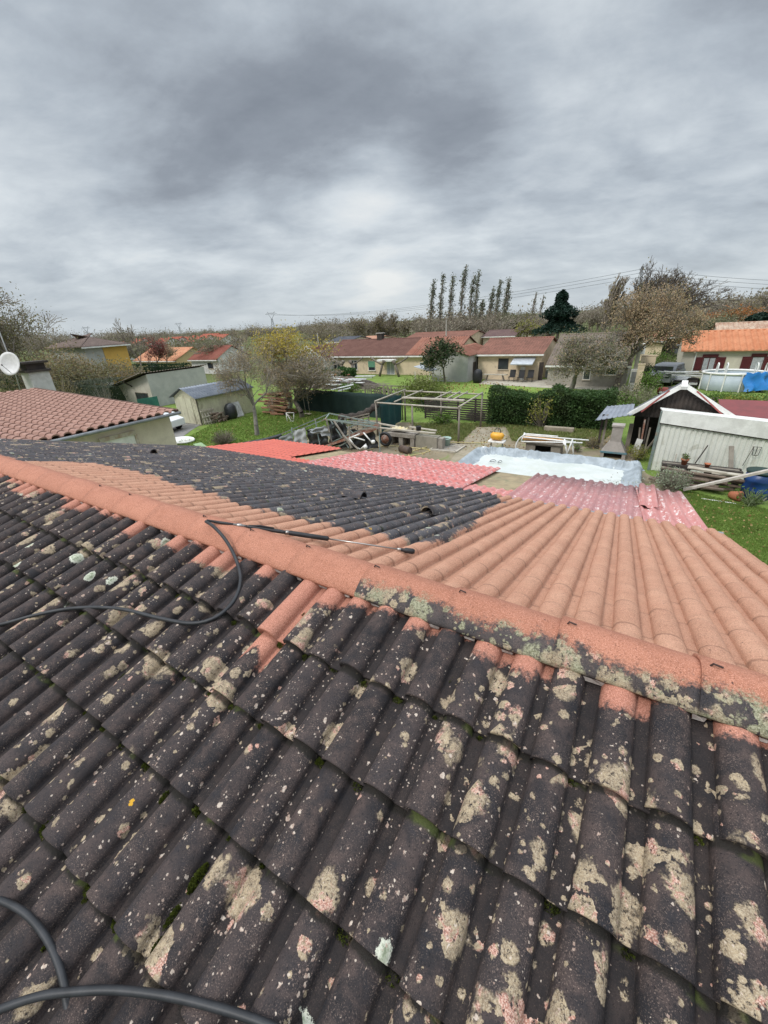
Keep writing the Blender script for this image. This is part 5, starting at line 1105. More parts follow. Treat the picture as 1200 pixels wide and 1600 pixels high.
# --- barbecue
Yq = 21.3; bq = thing('barbecue', 'stone garden barbecue with a tapering hood and square chimney', 'barbecue', tuple(P(957, 716)))
m_bb = mat('bbq_stone', (.36, .32, .29), (.30, .27, .245), 4, .9, .4, 40, .15)
def q4(pxs): return [PY(x, y, Yq) for x, y in pxs]
hl, hr, cl_, cr_ = PY(938, 708, Yq), PY(978, 709, Yq), PY(954, 691, Yq), PY(972, 692, Yq); tl, tr = PY(958, 668, Yq), PY(974, 668, Yq)
zb, zm, zt = (hl[2]+hr[2])/2, (cl_[2]+cr_[2])/2, tl[2]; cx = (hl[0]+hr[0])/2; hw_ = (hr[0]-hl[0])/2; cw = (cr_[0]-cl_[0])/2*.95
m = MB(); D_ = .7
lo_ = [(cx-hw_, Yq, zb), (cx+hw_, Yq, zb), (cx+hw_, Yq+D_, zb), (cx-hw_, Yq+D_, zb)]; mi = [(cx-cw, Yq+.15, zm), (cx+cw, Yq+.15, zm), (cx+cw, Yq+.6, zm), (cx-cw, Yq+.6, zm)]
m.add(lo_+mi, [(3, 2, 1, 0), (4, 5, 6, 7), (0, 1, 5, 4), (1, 2, 6, 5), (2, 3, 7, 6), (3, 0, 4, 7)]); m.build('hood', m_bb, bq)
MB().box(cx-cw, cx+cw, Yq+.15, Yq+.6, zm+.001, zt).build('chimney', m_bb, bq); MB().box(cx-cw-.04, cx+cw+.04, Yq+.11, Yq+.64, zt+.001, zt+.08).build('cap', m_bb, bq)
MB().box(cx-hw_, cx-hw_+.15, Yq, Yq+D_, 0, zb-.001).box(cx+hw_-.15, cx+hw_, Yq, Yq+D_, 0, zb-.001).build('leg', m_bb, bq); MB().box(cx-hw_-.03, cx+hw_+.03, Yq-.03, Yq-.001, zb+.0, zb+.08).build('edge', mat('bluegrey', (.10, .22, .27), (.14, .2, .22), 4), bq)
MB().box(cx-hw_+.151, cx+hw_-.151, Yq+.5, Yq+D_, 0, zb-.002).build('firebox', m_wood_d, bq)
# --- dark wooden shed with white verge
Yd = 23; ds = thing('dark_wood_shed', 'ramshackle blackened wooden shed with white and red metal gable trim', 'shed', tuple(P(1060, 720)))
ap = PY(1069, 600, Yd); el = PY(986, 645, Yd); er = PY(1152, 655, Yd); xl_ = PY(1003, 680, Yd)[0]; xr2 = er[0]-.25; dep_ = .9
print('DS', ap, el, er)
kL = (ap[2]-el[2])/(ap[0]-el[0]); zl = el[2]+(xl_-el[0])*kL
MB().prism([(el[0]+.1, Yd+.0, el[2]+.05), (ap[0], Yd, ap[2]-.12), (er[0]-.1, Yd, er[2]+.05), (er[0]-.1, Yd, el[2]-.15), (el[0]+.1, Yd, el[2]-.15)], (0, .06, 0)).build('gable_boards', m_wood_d, ds)
m = MB(); x = el[0]+.15
while x < er[0]-.2:
    zz = ap[2]-.2-abs(x-ap[0])*kL
    if zz > el[2]: m.box(x, x+.1, Yd-.03, Yd-.002, el[2]-.15, zz)
    x += .17
m.build('battens', m_wood_d, ds)
m = MB(); m.prism([(el[0], Yd-.3, el[2]), (el[0], Yd+dep_, el[2]), (ap[0], Yd+dep_, ap[2]), (ap[0], Yd-.3, ap[2])], (0, 0, -.05)); m.prism([(er[0], Yd-.3, er[2]), (er[0], Yd+dep_, er[2]), (ap[0]+.001, Yd+dep_, ap[2]), (ap[0]+.001, Yd-.3, ap[2])], (0, 0, -.05)); m.build('roof', mat('dk_sheet', (.13, .135, .15), (.10, .10, .11), 2, .5, .1), ds)
m = MB()
for dy, up_, w_ in ((-.33, .0, .17), (-.20, .06, .05), (-.05, .06, .05)):
    m.bar((el[0]-.1, Yd+dy, el[2]+up_-.05), (ap[0], Yd+dy, ap[2]+up_), .05, w_, (0, 0, 1)); m.bar((ap[0], Yd+dy, ap[2]+up_), (er[0]+.1, Yd+dy, er[2]+up_-.05), .05, w_)
m.build('white_verge', m_white, ds)
m_rs = mat('red_strip', (.34, .09, .08), (.28, .09, .08), 4)
MB().bar((el[0]+.4, Yd-.362, el[2]+.14), (ap[0]-.5, Yd-.362, ap[2]-.24), .01, .07).build('red_stripe', m_rs, ds); MB().bar((ap[0]+.5, Yd-.362, ap[2]-.24), (er[0]-.5, Yd-.362, er[2]+.14), .01, .06).build('red_stripe', m_rs, ds)
MB().bar((ap[0], Yd-.38, ap[2]-.12), (ap[0], Yd-.1, ap[2]+.1), .22, .2).build('ridge_cap', m_white, ds)
for x in (xl_, xl_+1.4, er[0]-.4): MB().box(x-.07, x+.07, Yd+.07, Yd+.2, 0, el[2]).build('post', m_wood_d, ds)
MB().box(el[0]+.2, er[0]-.2, Yd+1.1, Yd+1.16, 0, el[2]-.1).build('back_wall', mat('black_boards', (.018, .016, .015), (.030, .026, .024), 3), ds)
MB().bar((PY(1027, 700, Yd)[0], Yd+.3, 0), (PY(1036, 655, Yd)[0], Yd+.1, el[2]), .12, .12).build('post', m_wood_d, ds)
# left lean-to of grey sheets
q1 = PY(930, 657, Yd-.6); q2 = PY(988, 648, Yd-.6); q3 = PY(948, 635, Yd+1.6); q4_ = PY(992, 631, Yd+1.6); zlo = (q1[2]); 
m = MB(); n = 7
vs = []; 
for s_ in (0, 1):
    for i in range(29):
        t = i/28; bump_ = .035*(math.sin(t*7*6.283) > .2)
        for e in (0, 1): pnt = (q1*(1-t)+q2*t) if e == 0 else (q3*(1-t)+q4_*t); vs.append(pnt+np.array([0, 0, bump_-.02*s_]))
fs = [(i*2, i*2+2, i*2+3, i*2+1) for i in range(28)]+[(58+i*2+1, 58+i*2+3, 58+i*2+2, 58+i*2) for i in range(28)]+[(i*2, 58+i*2, 58+i*2+2, i*2+2) for i in range(28)]
link('side_roof', vs, fs, m_tin, ds)
for x, yy in ((945, 640), (951, 640)): q = PY(x, yy, Yd); qb = PY(x-12, 702, Yd-.2); MB().bar((qb[0], qb[1], 0), (q[0], Yd, q1[2]+.2), .11, .11).build('post', m_wood if x == 951 else m_wood_d, ds)
MB().box(PY(980, 680, Yd)[0], PY(987, 680, Yd)[0], Yd+.2, Yd+.25, 0, 1.3).build('board', m_wood, ds)
for k, (x1, y1, x2, y2) in enumerate(((1000, 700, 1008, 655), (1004, 702, 1014, 652), (1007, 705, 1016, 668), (1010, 703, 1028, 680), (996, 705, 1000, 668))):
    o = MB().bar(PY(x1, y1, Yd-.25), PY(x2, y2, Yd-.05), .07, .06).build('leaning_pole', m_wood_d if k in (1,) else m_rusty if k == 0 else m_wood); tag(o, ['rusty red pole leaning inside the dark shed opening', 'black pole leaning inside the dark shed opening', 'short grey pole leaning inside the dark shed', 'grey pole propped at a slant against the white metal shed', 'stout grey pole at the left of the leaning poles'][k], 'pole')
qw = PY(990, 712, Yd-.4); o = MB().bar((qw[0], qw[1], 0), (qw[0]+.12, qw[1]+.1, PY(990, 686, Yd-.4)[2]), .26, .04).build('white_board', m_white); tag(o, 'white board standing in the mouth of the dark shed', 'board')
# red and grey roof behind on the right
rr1 = PY(1138, 632, 25.5); rr2 = PY(1260, 650, 25.5); t = thing('red_roofed_shed', 'low shed roofed with dark red and grey sheets behind the white metal shed', 'shed', tuple(P(1180, 660)))
z_ = rr1[2]; MB().prism([(rr1[0]-.3, 24.3, z_-.42), (rr1[0]-.3, 26.5, z_+.02), (rr2[0]+2, 26.5, z_+.02), (rr2[0]+2, 24.3, z_-.42)], (0, 0, .05)).build('roof', mat('dkred', (.20, .045, .045), (.16, .04, .04), 2, .5, .1), t)
MB().prism([(rr1[0]-.2, 23.7, z_-.57), (rr1[0]-.2, 24.5, z_-.41), (rr2[0]+2, 24.5, z_-.41), (rr2[0]+2, 23.7, z_-.57)], (0, 0, .03)).build('roof_strip', m_tin, t)
MB().box(rr1[0], rr2[0]+2, 24.6, 26.2, 0, z_-.5).build('wall', m_wood_d, t)
# --- white metal shed
Yw_ = 20.25; ws = thing('white_metal_shed', 'white ribbed metal shed with a deep white fascia, sloping away to the right', 'shed', tuple(P(1100, 745)))
A = PY(1037, 640, Yw_); Bm = PY(1040, 660, Yw_); Cc = PY(1200, 658, Yw_); Dd = PY(1200, 684, Yw_)
ext = 1.6; sl1 = (Cc[2]-A[2])/(Cc[0]-A[0]); sl2 = (Dd[2]-Bm[2])/(Dd[0]-Bm[0]); x0 = A[0]; x1 = Cc[0]+ext
m_wm = mat('white_metal', (.72, .72, .66), (.65, .65, .59), 1.5, .45, .1, spec=.5, stain=(.48, .47, .40))
xw0 = x0+.06
MB().prism([(xw0, Yw_, 0), (x1-.1, Yw_, 0), (x1-.1, Yw_, Bm[2]+sl2*(x1-x0)), (xw0, Yw_, Bm[2]+.02)], (0, .3, 0)).build('wall', m_wm, ws)
m = MB(); ribwall(m, (xw0+.03, Yw_), (x1-.15, Yw_), .03, lambda q: Bm[2]+sl2*(q[0]-x0)-.02, 26, (0, -1, 0), .03); m.build('ribs', m_wm, ws)
MB().prism([(x0-.02, Yw_-.1, Bm[2]), (x1, Yw_-.1, Bm[2]+sl2*(x1-x0)), (x1, Yw_-.1, A[2]+sl1*(x1-x0)), (x0-.02, Yw_-.1, A[2])], (0, -.04, 0)).build('fascia', m_white, ws)
MB().prism([(x0-.02, Yw_-.099, A[2]-.06), (x1, Yw_-.099, A[2]+sl1*(x1-x0)-.06), (x1, Yw_+2.6, A[2]+sl1*(x1-x0)-.45), (x0-.02, Yw_+2.6, A[2]-.45)], (0, 0, .05)).build('roof', m_white, ws)
MB().prism([(x0-.02, Yw_-.097, Bm[2]-.05), (x1, Yw_-.097, Bm[2]+sl2*(x1-x0)-.05), (x1, Yw_-.097, Bm[2]+sl2*(x1-x0)-.004), (x0-.02, Yw_-.097, Bm[2]-.004)], (0, .06, 0)).build('gutter', m_wood_d, ws)
MB().box(x0-.08, x0+.03, Yw_-.06, Yw_+.06, 0, A[2]-.07).build('corner_post', m_gm, ws)
# timber shelf / woodpile in front
Ys_ = 19.3; a = PY(1034, 726, Ys_); b = PY(1160, 738, Ys_)
tl_ = thing('timber_rack', 'low rack of dark weathered sleepers in front of the white metal shed', 'timber rack', tuple(P(1095, 760))); z1 = a[2]; z2 = PY(1150, 735, Ys_)[2]; zt = (z1+z2)/2
for k in range(3): MB().bar((a[0], Ys_-.1+k*.16, zt-.0), (b[0]+rg.uniform(-.1, .1), Ys_-.1+k*.16, zt-.02), .15, .12).build('sleeper', m_wood_d if k != 1 else m_wood, tl_)
for k in range(4): x = a[0]+.1+(b[0]-a[0]-.2)*k/3; MB().box(x-.08, x+.08, Ys_-.15, Ys_+.2, 0, zt-.065).build('support', m_wood_d, tl_)
m_br = mat('bark_wood', (.14, .10, .08), (.22, .17, .13), 4, .9, .4, 30)
boards(16, (a[0]+b[0])/2+.2, Ys_-.75, .05, 1.3, .28, .62, 1.6, .12, .08, m_br, 'log', 'dark weathered timber in the low stack before the white metal shed', 'timber', 'timbers stacked before the white shed', .35, 8, .05)
boards(6, (a[0]+b[0])/2+.7, Ys_-.6, .66, .8, .2, .10, 1.5, .14, .05, m_wood_l, 'board', 'pale board on top of the low timber stack', 'board', 'pale boards on the timber stack', .25, 12, .04)
p1 = P(1068, 765, .12); p2 = PY(1215, 732, 17.6); o = MB().bar(p1, p2, .16, .08).build('long_plank', mat('plank_w', (.52, .47, .42), (.40, .35, .30), 5), None); tag(o, 'long pale plank slanting up across the timber stack to the right edge', 'plank')
# terracotta pots
def pot(px, py, z, r, h, lab, plant=True):
    q = PY(px, py, Ys_) if z is None else P(px, py, z)
    t = thing('flower_pot', lab, 'flower pot', tuple(q)); MB().lathe(tuple(q), [(r*.65, 0), (r*.95, h*.8), (r*1.1, h*.8), (r*1.1, h), (r*.92, h), (r*.85, h*.8)], 18).build('pot', mat('terracotta', (.42, .15, .08), (.36, .13, .07), 5), t, True)
    return t, q
q = PY(1068, 722, Ys_); POT1, POTQ1 = pot(1068, 727, None, .13, .24, 'larger terracotta pot with a leafy plant on the sleeper rack'); POT2, POTQ2 = pot(1105, 728, None, .10, .14, 'small terracotta bowl with a seedling on the sleeper rack')
for tt, qq in ((POT1, POTQ1), (POT2, POTQ2)):
    tt.location.z = zt+.062
q = P(1148, 781, .0); o = thing('fallen_pot', 'terracotta pot lying on its side in the grass below the timber stack', 'flower pot', tuple(q)); MB().tube([(q[0]-.16, q[1]+.1, .15), (q[0]-.02, q[1]-.02, .17), (q[0]+.10, q[1]-.12, .2), (q[0]+.101, q[1]-.121, .2)], [.12, .16, .19, .14], 18).build('pot', mat('terracotta', (0, 0, 0)), o, True)
# barrel, stakes, ladder etc.
qd = P(1178, 776); bl = thing('blue_barrel', 'large blue plastic water barrel with a dark lid at the right edge', 'barrel', tuple(qd)); hb = PY(1178, 735, qd[1])[2]
MB().lathe(tuple(qd), [(.40, 0), (.43, .05), (.44, hb*.3), (.455, hb*.33), (.44, hb*.36), (.44, hb*.65), (.455, hb*.68), (.44, hb*.71), (.43, hb-.02)], 28).build('body', mat('blue_plastic', (.012, .055, .20), (.010, .045, .16), 2, .4, .05, spec=.5), bl, True); MB().lathe((qd[0], qd[1], hb), [(.46, -.04), (.47, .02), (.35, .05), (.1, .06)], 28).build('lid', mat('dk_green', (.015, .035, .03), (.02, .04, .035), 3, .6, .05), bl, True)
for k, (x1, y1, x2, y2, lab) in enumerate(((1086, 724, 1106, 696, 'dark thin pole leaning on the white metal shed between the two pots'), (1050, 738, 1057, 710, 'short thin cane leaning at the left end of the sleeper rack'))):
    o = MB().bar(PY(x1, y1, Ys_+.1), PY(x2, y2, Yw_-.18), .035, .035).build('stake', m_wood_d if k == 0 else m_wood); tag(o, lab, 'pole')
pa = PY(1142, 732, Ys_+.3); pb = PY(1143, 697, Yw_-.2); o = MB().bar(pa, pb, .16, .03).build('upright_board', m_wood); tag(o, 'short grey board standing upright against the white metal shed', 'board')
rk = thing('rake', 'thin wire rake leaning on the white metal shed beside the barrel', 'rake', tuple(PY(1160, 728, Ys_+.4)))
for s in (((1160, 728), (1178, 698)), ((1176, 698), (1191, 699)), ((1175, 711), (1183, 712)), ((1178, 698), (1175, 711)), ((1184, 698), (1179, 712)), ((1190, 699), (1184, 712))): MB().tube([PY(*s[0], Yw_-.15), PY(*s[1], Yw_-.12)], .011, 5).build('wire', m_wood_d, rk, True)
o = MB().tube([P(1096, 779, .02), P(1150, 787, .02)], .02, 6).build('white_rod', m_white); tag(o, 'thin white rod lying on the lawn', 'rod')
for k, (x1, y1, x2, y2) in enumerate(((1186, 780, 1204, 762), (1190, 784, 1210, 768))):
    o = MB().bar(P(x1, y1, .03), P(x2, y2, .25), .06, .05).build('stick', m_wood); tag(o, ['upper of two grey sticks on the ground at the foot of the barrel', 'lower of two grey sticks on the ground at the foot of the barrel'][k], 'stick')
# --- round pool with blue tarp
Yp = 42.3; c = PY(1143, 606, Yp); pa = PY(1093, 600, Yp+1.5); pb = PY(1192, 600, Yp+1.5); R = (pb[0]-pa[0])/2; cx = (pa[0]+pb[0])/2; cy = Yp+R*.75; zt = PY(1143, 586.5, cy-R)[2]
print('RP', cx, cy, R, zt)
rp = thing('round_pool', 'round above-ground pool with white panels in front of the maroon shutters', 'pool', (cx, cy, 0))
MB().lathe((cx, cy, 0), [(R*.97, 0), (R, .05), (R, zt-.05), (R-.06, zt-.05), (R-.06, .06)], 48, (1, .75)).build('panel', mat('pool_wall', (.46, .52, .56), (.40, .46, .50), 1.5, .5, .05), rp, True)
MB().tube([(cx+R*math.cos(a), cy+.75*R*math.sin(a), zt) for a in np.linspace(0, 6.283, 49)], .09, 8, False).build('rim', m_white, rp, True)
m = MB()
for k in range(12): a = k*6.283/12+.2; m.bar((cx+R*1.02*math.cos(a), cy+.75*R*1.02*math.sin(a), 0), (cx+R*1.02*math.cos(a), cy+.75*R*1.02*math.sin(a), zt), .08, .1)
m.build('upright', m_white, rp)
MB().lathe((cx, cy, zt-.3), [(R-.07, 0), (R*.5, .01), (.05, .01)], 40, (1, .75)).build('water', mat('water', (.035, .13, .11), (.03, .11, .09), 1, .1, .1, spec=.6), rp)
def ladder(px, py, lab, Y):
    q = PY(px, py, Y); t = thing('pool_ladder', lab, 'pool ladder', (q[0], Y, 0)); zt_ = PY(px, 568, Y)[2]
    for dx in (-.3, .3): MB().tube(smoothline([(q[0]+dx, Y-.35, .1), (q[0]+dx, Y-.35, zt_-.3), (q[0]+dx, Y-.15, zt_), (q[0]+dx, Y+.2, zt_), (q[0]+dx, Y+.4, zt_-.3), (q[0]+dx, Y+.4, .6)], 4), .05, 7).build('rail', m_white, t, True)
    for z in (.5, .9, 1.2): MB().box(q[0]-.3, q[0]+.3, Y-.4, Y-.28, z, z+.05).build('step', m_white, t)
ladder(1127, 580, 'white pool ladder at the left side of the round pool', cy-1.2+1.8); ladder(1187, 586, 'white pool ladder beside the blue tarpaulin', cy-.2)
n_ = 22; vs = []
for i in range(n_+1):
    for j in range(n_+1):
        u_ = i/n_; v_ = j/n_; a = -1.35+u_*1.15; rr_ = R*(1.05+.35*max(0, v_-.15)*(1+.4*math.sin(u_*15))); z = zt+.13-max(0, (v_-.12))*zt*1.08+.05*math.sin(u_*22+v_*4)
        vs.append((cx+rr_*math.cos(a)+.1*math.sin(v_*9), cy+.75*rr_*math.sin(a), max(.05, z)))
o = link('tarpaulin', vs, [(i*(n_+1)+j, (i+1)*(n_+1)+j, (i+1)*(n_+1)+j+1, i*(n_+1)+j+1) for i in range(n_) for j in range(n_)], mat('blue_tarp', (.02, .20, .52), (.015, .15, .42), 2, .4, .4, 8, spec=.4, bd=.04), None, True); tag(o, 'bright blue tarpaulin thrown over the right side of the round pool', 'tarpaulin')
# --- junk left of it
q = P(1062, 612)
def wagon(name, lab, px, py, L, Wd, Hh, m, rot=0):
    q = P(px, py); t = thing(name, lab, name.replace('_', ' '), tuple(q)); ch_ = math.cos(rot); sh_ = math.sin(rot)
    mb = MB(); prof_ = [(-L/2, .35), (-L/2, Hh*.62), (-L*.35, Hh*.68), (-L*.2, Hh), (L*.25, Hh), (L*.40, Hh*.68), (L/2, Hh*.60), (L/2, .35)]
    body = [(q[0]-Wd/2, q[1]+x, z) for x, z in prof_]; mb.prism(body, (Wd, 0, 0)); o = mb.build('body', m, t); bevel(o, .06, 2)
    MB().box(q[0]-Wd/2+.12, q[0]+Wd/2-.12, q[1]-L*.365, q[1]-L*.345, Hh*.69, Hh*.94).build('windscreen', m_glass, t)
    MB().box(q[0]-Wd/2-.012, q[0]-Wd/2-.001, q[1]-L*.22, q[1]+L*.28, Hh*.70, Hh*.93).box(q[0]+Wd/2+.001, q[0]+Wd/2+.012, q[1]-L*.22, q[1]+L*.28, Hh*.70, Hh*.93).build('side_window', m_glass, t)
    for sx in (-1, 1):
        for sy in (-.32, .32):
            c0 = (q[0]+sx*(Wd/2-.08), q[1]+L*sy, .32); w_ = MB().tube([(c0[0]-.1, c0[1], .32), (c0[0]+.1, c0[1], .32)], [.32, .32], 20).build('wheel', m_bk, t, True); MB().tube([(c0[0]+sx*.101, c0[1], .32), (c0[0]+sx*.115, c0[1], .32)], [.2, .18], 14).build('rim', m_st, w_, True)
        MB().box(q[0]+sx*(Wd/2-.25)-.15, q[0]+sx*(Wd/2-.25)+.15, q[1]-L/2-.02, q[1]-L/2+.05, Hh*.42, Hh*.53).build('headlight', m_glass, t)
    t.rotation_euler = (0, 0, rot); return t
wagon('old_van', 'old grey van parked among junk left of the round pool', 1039, 599, 4.2, 1.75, 1.75, mat('van_grey', (.22, .23, .25), (.18, .19, .2), 2, .4, .05, spec=.5), -.3)
wagon('silver_car', 'silver car parked by the open carport behind the green shrubs', 1053, 556, 4.2, 1.75, 1.45, mat('silver', (.55, .58, .6), (.5, .53, .55), 2, .3, 0, spec=.6, metal=.3), 1.3)
cw_ = wagon('white_car', 'white car half hidden behind the corner of the neighbouring house', 246, 673, 4.0, 1.75, 1.42, mat('car_white', (.78, .78, .78), (.74, .74, .74), 2, .25, 0, spec=.6), -1.35)
junk = [(1024, 603, .5, 1.0, 'bk', 'black covered machine at the left of the junk row', 'machine'), (1046, 596, .6, .9, 'red', 'red machine body in the middle of the junk row', 'machine'), (1062, 600, .8, .7, 'wh', 'white and grey appliance in the junk row near the round pool', 'appliance'), (1080, 606, .5, .8, 'bk', 'dark bin beside the round pool', 'bin'), (1034, 618, .4, .6, 'red', 'small red barrel at the front of the junk row', 'barrel'), (1055, 612, .9, .35, 'bk', 'low dark trolley at the front of the junk row', 'trolley')]
MM_ = {'bk': m_wood_d, 'red': mat('jred', (.30, .06, .045), (.22, .06, .05), 3, .6), 'wh': m_wp}
for k, (px, py, w_, h_, cc, lab, cat) in enumerate(junk):
    q = P(px, py); t = thing('scrap_'+cat, lab, cat, tuple(q))
    o = MB().lathe(tuple(q), [(w_*.85, .12), (w_, .18), (w_, h_*.7), (w_*.8, h_), (w_*.3, h_+.05)], 8 if k % 2 else 18, (1, .8)).build('body', MM_[cc], t); bevel(o, .03, 1)
    MB().box(q[0]-w_*.6, q[0]+w_*.6, q[1]-w_*.85-.1, q[1]-w_*.8, h_*.4, h_*.6).build('panel', m_wp if cc != 'wh' else m_wood_d, t)
    for dx in (-.6, .6): MB().tube([(q[0]+dx*w_-.04, q[1]-.2, .12), (q[0]+dx*w_+.04, q[1]-.2, .12)], .12, 10).build('wheel', m_bk, t, True)
boards(8, P(1058, 606)[0], P(1058, 606)[1], .9, 1.8, .5, .5, 2.6, .2, .06, m_wp, 'junk_plank', 'pale plank lying over the junk row left of the round pool', 'plank', 'planks over the junk row', .3, 9, .1)
# low walls by the old house
for k, (x1, x2, y0, y1, Yk, lab) in enumerate(((1000, 1026, 556, 568, 52, 'cream garden wall with a flat coping behind the old van'), (990, 1008, 570, 606, 42, 'pale render wall stub at the right corner of the old grey house'))):
    a = PY(x1, y1, Yk); b = PY(x2, y0, Yk); o = MB().box(a[0], b[0], Yk, Yk+.25, 0, b[2]).box(a[0]-.05, b[0]+.05, Yk-.04, Yk+.29, b[2]+.001, b[2]+.08).build('garden_wall', m_beige); tag(o, lab, 'wall')
q = PY(1001, 545, 50); t = thing('air_conditioner', 'white air conditioner unit on the wall beside the concrete pole', 'air conditioner', (q[0], 50, q[2]-.45)); bevel(MB().box(q[0]-.42, q[0]+.42, 49.7, 50, q[2]-.5, q[2]+.5).build('case', m_white, t), .04); MB().tube([(q[0]-.05, 49.69, q[2]), (q[0]-.05, 49.66, q[2])], [.3, .3], 18).build('fan', m_bk, t)
q = PY(991, 585, 43); t = thing('wall_cabinet', 'tall white cabinet at the right corner of the old grey house', 'cabinet', (q[0], 43, 0)); bevel(MB().box(q[0]-.3, q[0]+.3, 42.8, 43.3, 0, PY(991, 577, 43)[2]).build('case', m_white, t), .03); MB().box(q[0]-.2, q[0]+.2, 42.77, 42.79, .5, 1.4).build('door_panel', m_gfilm, t)
# patio furniture of the beige house
def chair(px, py, lab):
    q = P(px, py); t = thing('garden_chair', lab, 'chair', tuple(q), 'dark garden chairs on the patio'); m = m_bk
    for dx in (-.28, .28):
        for dy in (-.25, .25): MB().box(q[0]+dx-.02, q[0]+dx+.02, q[1]+dy-.02, q[1]+dy+.02, 0, .45).build('leg', m, t)
    MB().box(q[0]-.3, q[0]+.3, q[1]-.28, q[1]+.28, .451, .5).build('seat', m, t); MB().prism([(q[0]-.3, q[1]+.24, .5), (q[0]+.3, q[1]+.24, .5), (q[0]+.3, q[1]+.42, 1.15), (q[0]-.3, q[1]+.42, 1.15)], (0, .04, 0)).build('backrest', m, t)
chair(799, 596, 'dark garden chair nearest the bench on the patio'); chair(813, 597, 'dark garden chair in front of the white patio door'); chair(827, 597, 'dark garden chair at the right of the white patio door')
q = P(773, 595); t = thing('garden_bench', 'pale backless wooden bench on the patio under the dark square window', 'bench', tuple(q))
MB().box(q[0]-1.3, q[0]+1.3, q[1]-.25, q[1]+.25, .62, .70).build('seat', m_wood_l, t)
for dx in (-1, 1): MB().bar((q[0]+dx, q[1]-.2, 0), (q[0]+dx*.8, q[1], .62), .1, .1).bar((q[0]+dx, q[1]+.2, 0), (q[0]+dx*.8, q[1], .62), .1, .1).build('trestle', m_wood, t)
q = P(746, 598); o = MB().lathe(tuple(q), [(.42, 0), (.5, .3), (.5, 1.0), (.35, 1.3), (.1, 1.4)], 14).build('covered_bin', m_bk, None, True); tag(o, 'black sack-covered bin at the corner of the grey garage', 'bin')
q = P(871, 598); t = thing('covered_grill', 'dark covered grill on legs left of the old grey house', 'grill', tuple(q)); bevel(MB().box(q[0]-1.2, q[0]+.9, q[1]-.5, q[1]+.5, .5, 1.35).build('cover', m_film, t), .1)
for dx in (-.8, .6): MB().box(q[0]+dx, q[0]+dx+.1, q[1]-.3, q[1]+.3, 0, .501).build('leg', m_bk, t)
q = P(664, 590); mb = MB(); zt = PY(690, 573, 43)[2]; x0 = PY(655, 580, 42.5)[0]; x1 = PY(680, 580, 42.5)[0]
t = thing('shade_canopy', 'pale grey fabric canopy standing against the grey garage wall', 'canopy', ((x0+x1)/2, 42.5, 0)); MB().prism([(x0, 41.2, PY(660, 572, 42)[2]), (x1, 41.2, PY(680, 578, 42)[2]-.1), (x1, 43.2, PY(680, 578, 42)[2]-.1), (x0, 43.2, PY(660, 572, 42)[2])], (0, 0, .05)).build('fabric', mat('pale_fabric', (.42, .44, .47), (.36, .38, .4), 2), t)
for x in (x0+.1, x1-.1): MB().tube([(x, 41.3, 0), (x, 41.3, PY(680, 578, 42)[2]-.11)], .04, 6).build('pole', m_white, t)
# --- left lawn things
q = P(284, 690); o = MB().lathe((q[0], q[1], 0), [(.95, 0), (1.05, .10), (1.0, .16), (.9, .12), (.85, .05)], 24, (1, .7)).build('plastic_tray', m_white, None, True); tag(o, 'shallow white plastic tray lying on the left lawn', 'tray')
p1 = P(308, 693, .06); p2 = P(322, 703, .06); o = MB().bar(p1, p2, .5, .05).build('green_plank', mat('pgreen', (.30, .42, .24), (.25, .36, .2), 3)); tag(o, 'pale green board lying on the lawn beside the round bush', 'board')
q = P(329, 662); t = thing('pallet', 'pale wooden pallet leaning on the side of the metal shed', 'pallet', (q[0], q[1], 0))
X = SHX+.1
for k in range(5): yy = q[1]-.5+k*.24; MB().bar((X+.35, yy, .02), (X+.08, yy, 1.1), .10, .03, (1, 0, 0)).build('slat', m_wood_l, t)
for z in (.2, .6, 1.0): MB().bar((X+.40-z*.27, q[1]-.6, z), (X+.40-z*.27, q[1]+.6, z), .08, .08).build('rail', m_wood_l, t)
q = P(350, 660); boards(14, SHX+.6, q[1], .05, .25, .5, .7, .9, .12, .12, m_br, 'firewood_log', 'short dark firewood piece stacked against the metal shed', 'firewood', 'firewood against the metal shed', 1.3, 14, .05)
q = P(372, 655); o = MB().lathe((SHX+.5, q[1], 0), [(.4, 0), (.5, .3), (.45, .95), (.25, 1.2), (.05, 1.25)], 14).build('dark_sack', m_film, None, True); tag(o, 'dark green sack-like cover standing against the metal shed', 'covered bin')
q = P(384, 652); o = MB().prism([(SHX+.5, q[1]-.55, .02), (SHX+.5, q[1]+.5, .02), (SHX+.15, q[1]+.45, 1.15), (SHX+.15, q[1]-.5, 1.15)], (.05, 0, 0)).build('white_door', m_wp); tag(o, 'white door-like board leaning on the metal shed at the end of the row', 'board')
qs = P(424, 650); boards(34, qs[0], qs[1]+.6, .1, .9, .5, 1.7, 2.2, .14, .12, mat('split_wood', (.30, .16, .10), (.20, .11, .07), 4, .9, .4, 30), 'split_log', 'reddish split log in the stack behind the yellow-leaved tree', 'log', 'split logs stacked behind the tree', .15, 15, .03)
t = thing('white_stand', 'small white-framed folding stand on the lawn', 'folding stand', tuple(P(454, 658))); q = P(454, 659)
for s in (((447, 645), (459, 645)), ((449, 659), (459, 658)), ((447, 645), (449, 659)), ((459, 645), (459, 658)), ((447, 645), (456, 659)), ((449, 647), (459, 656))): MB().tube([PY(*s[0], q[1]+.1), PY(*s[1], q[1])], .03, 6).build('bar', m_white if s[0][1] != 647 else m_wood, t, True)
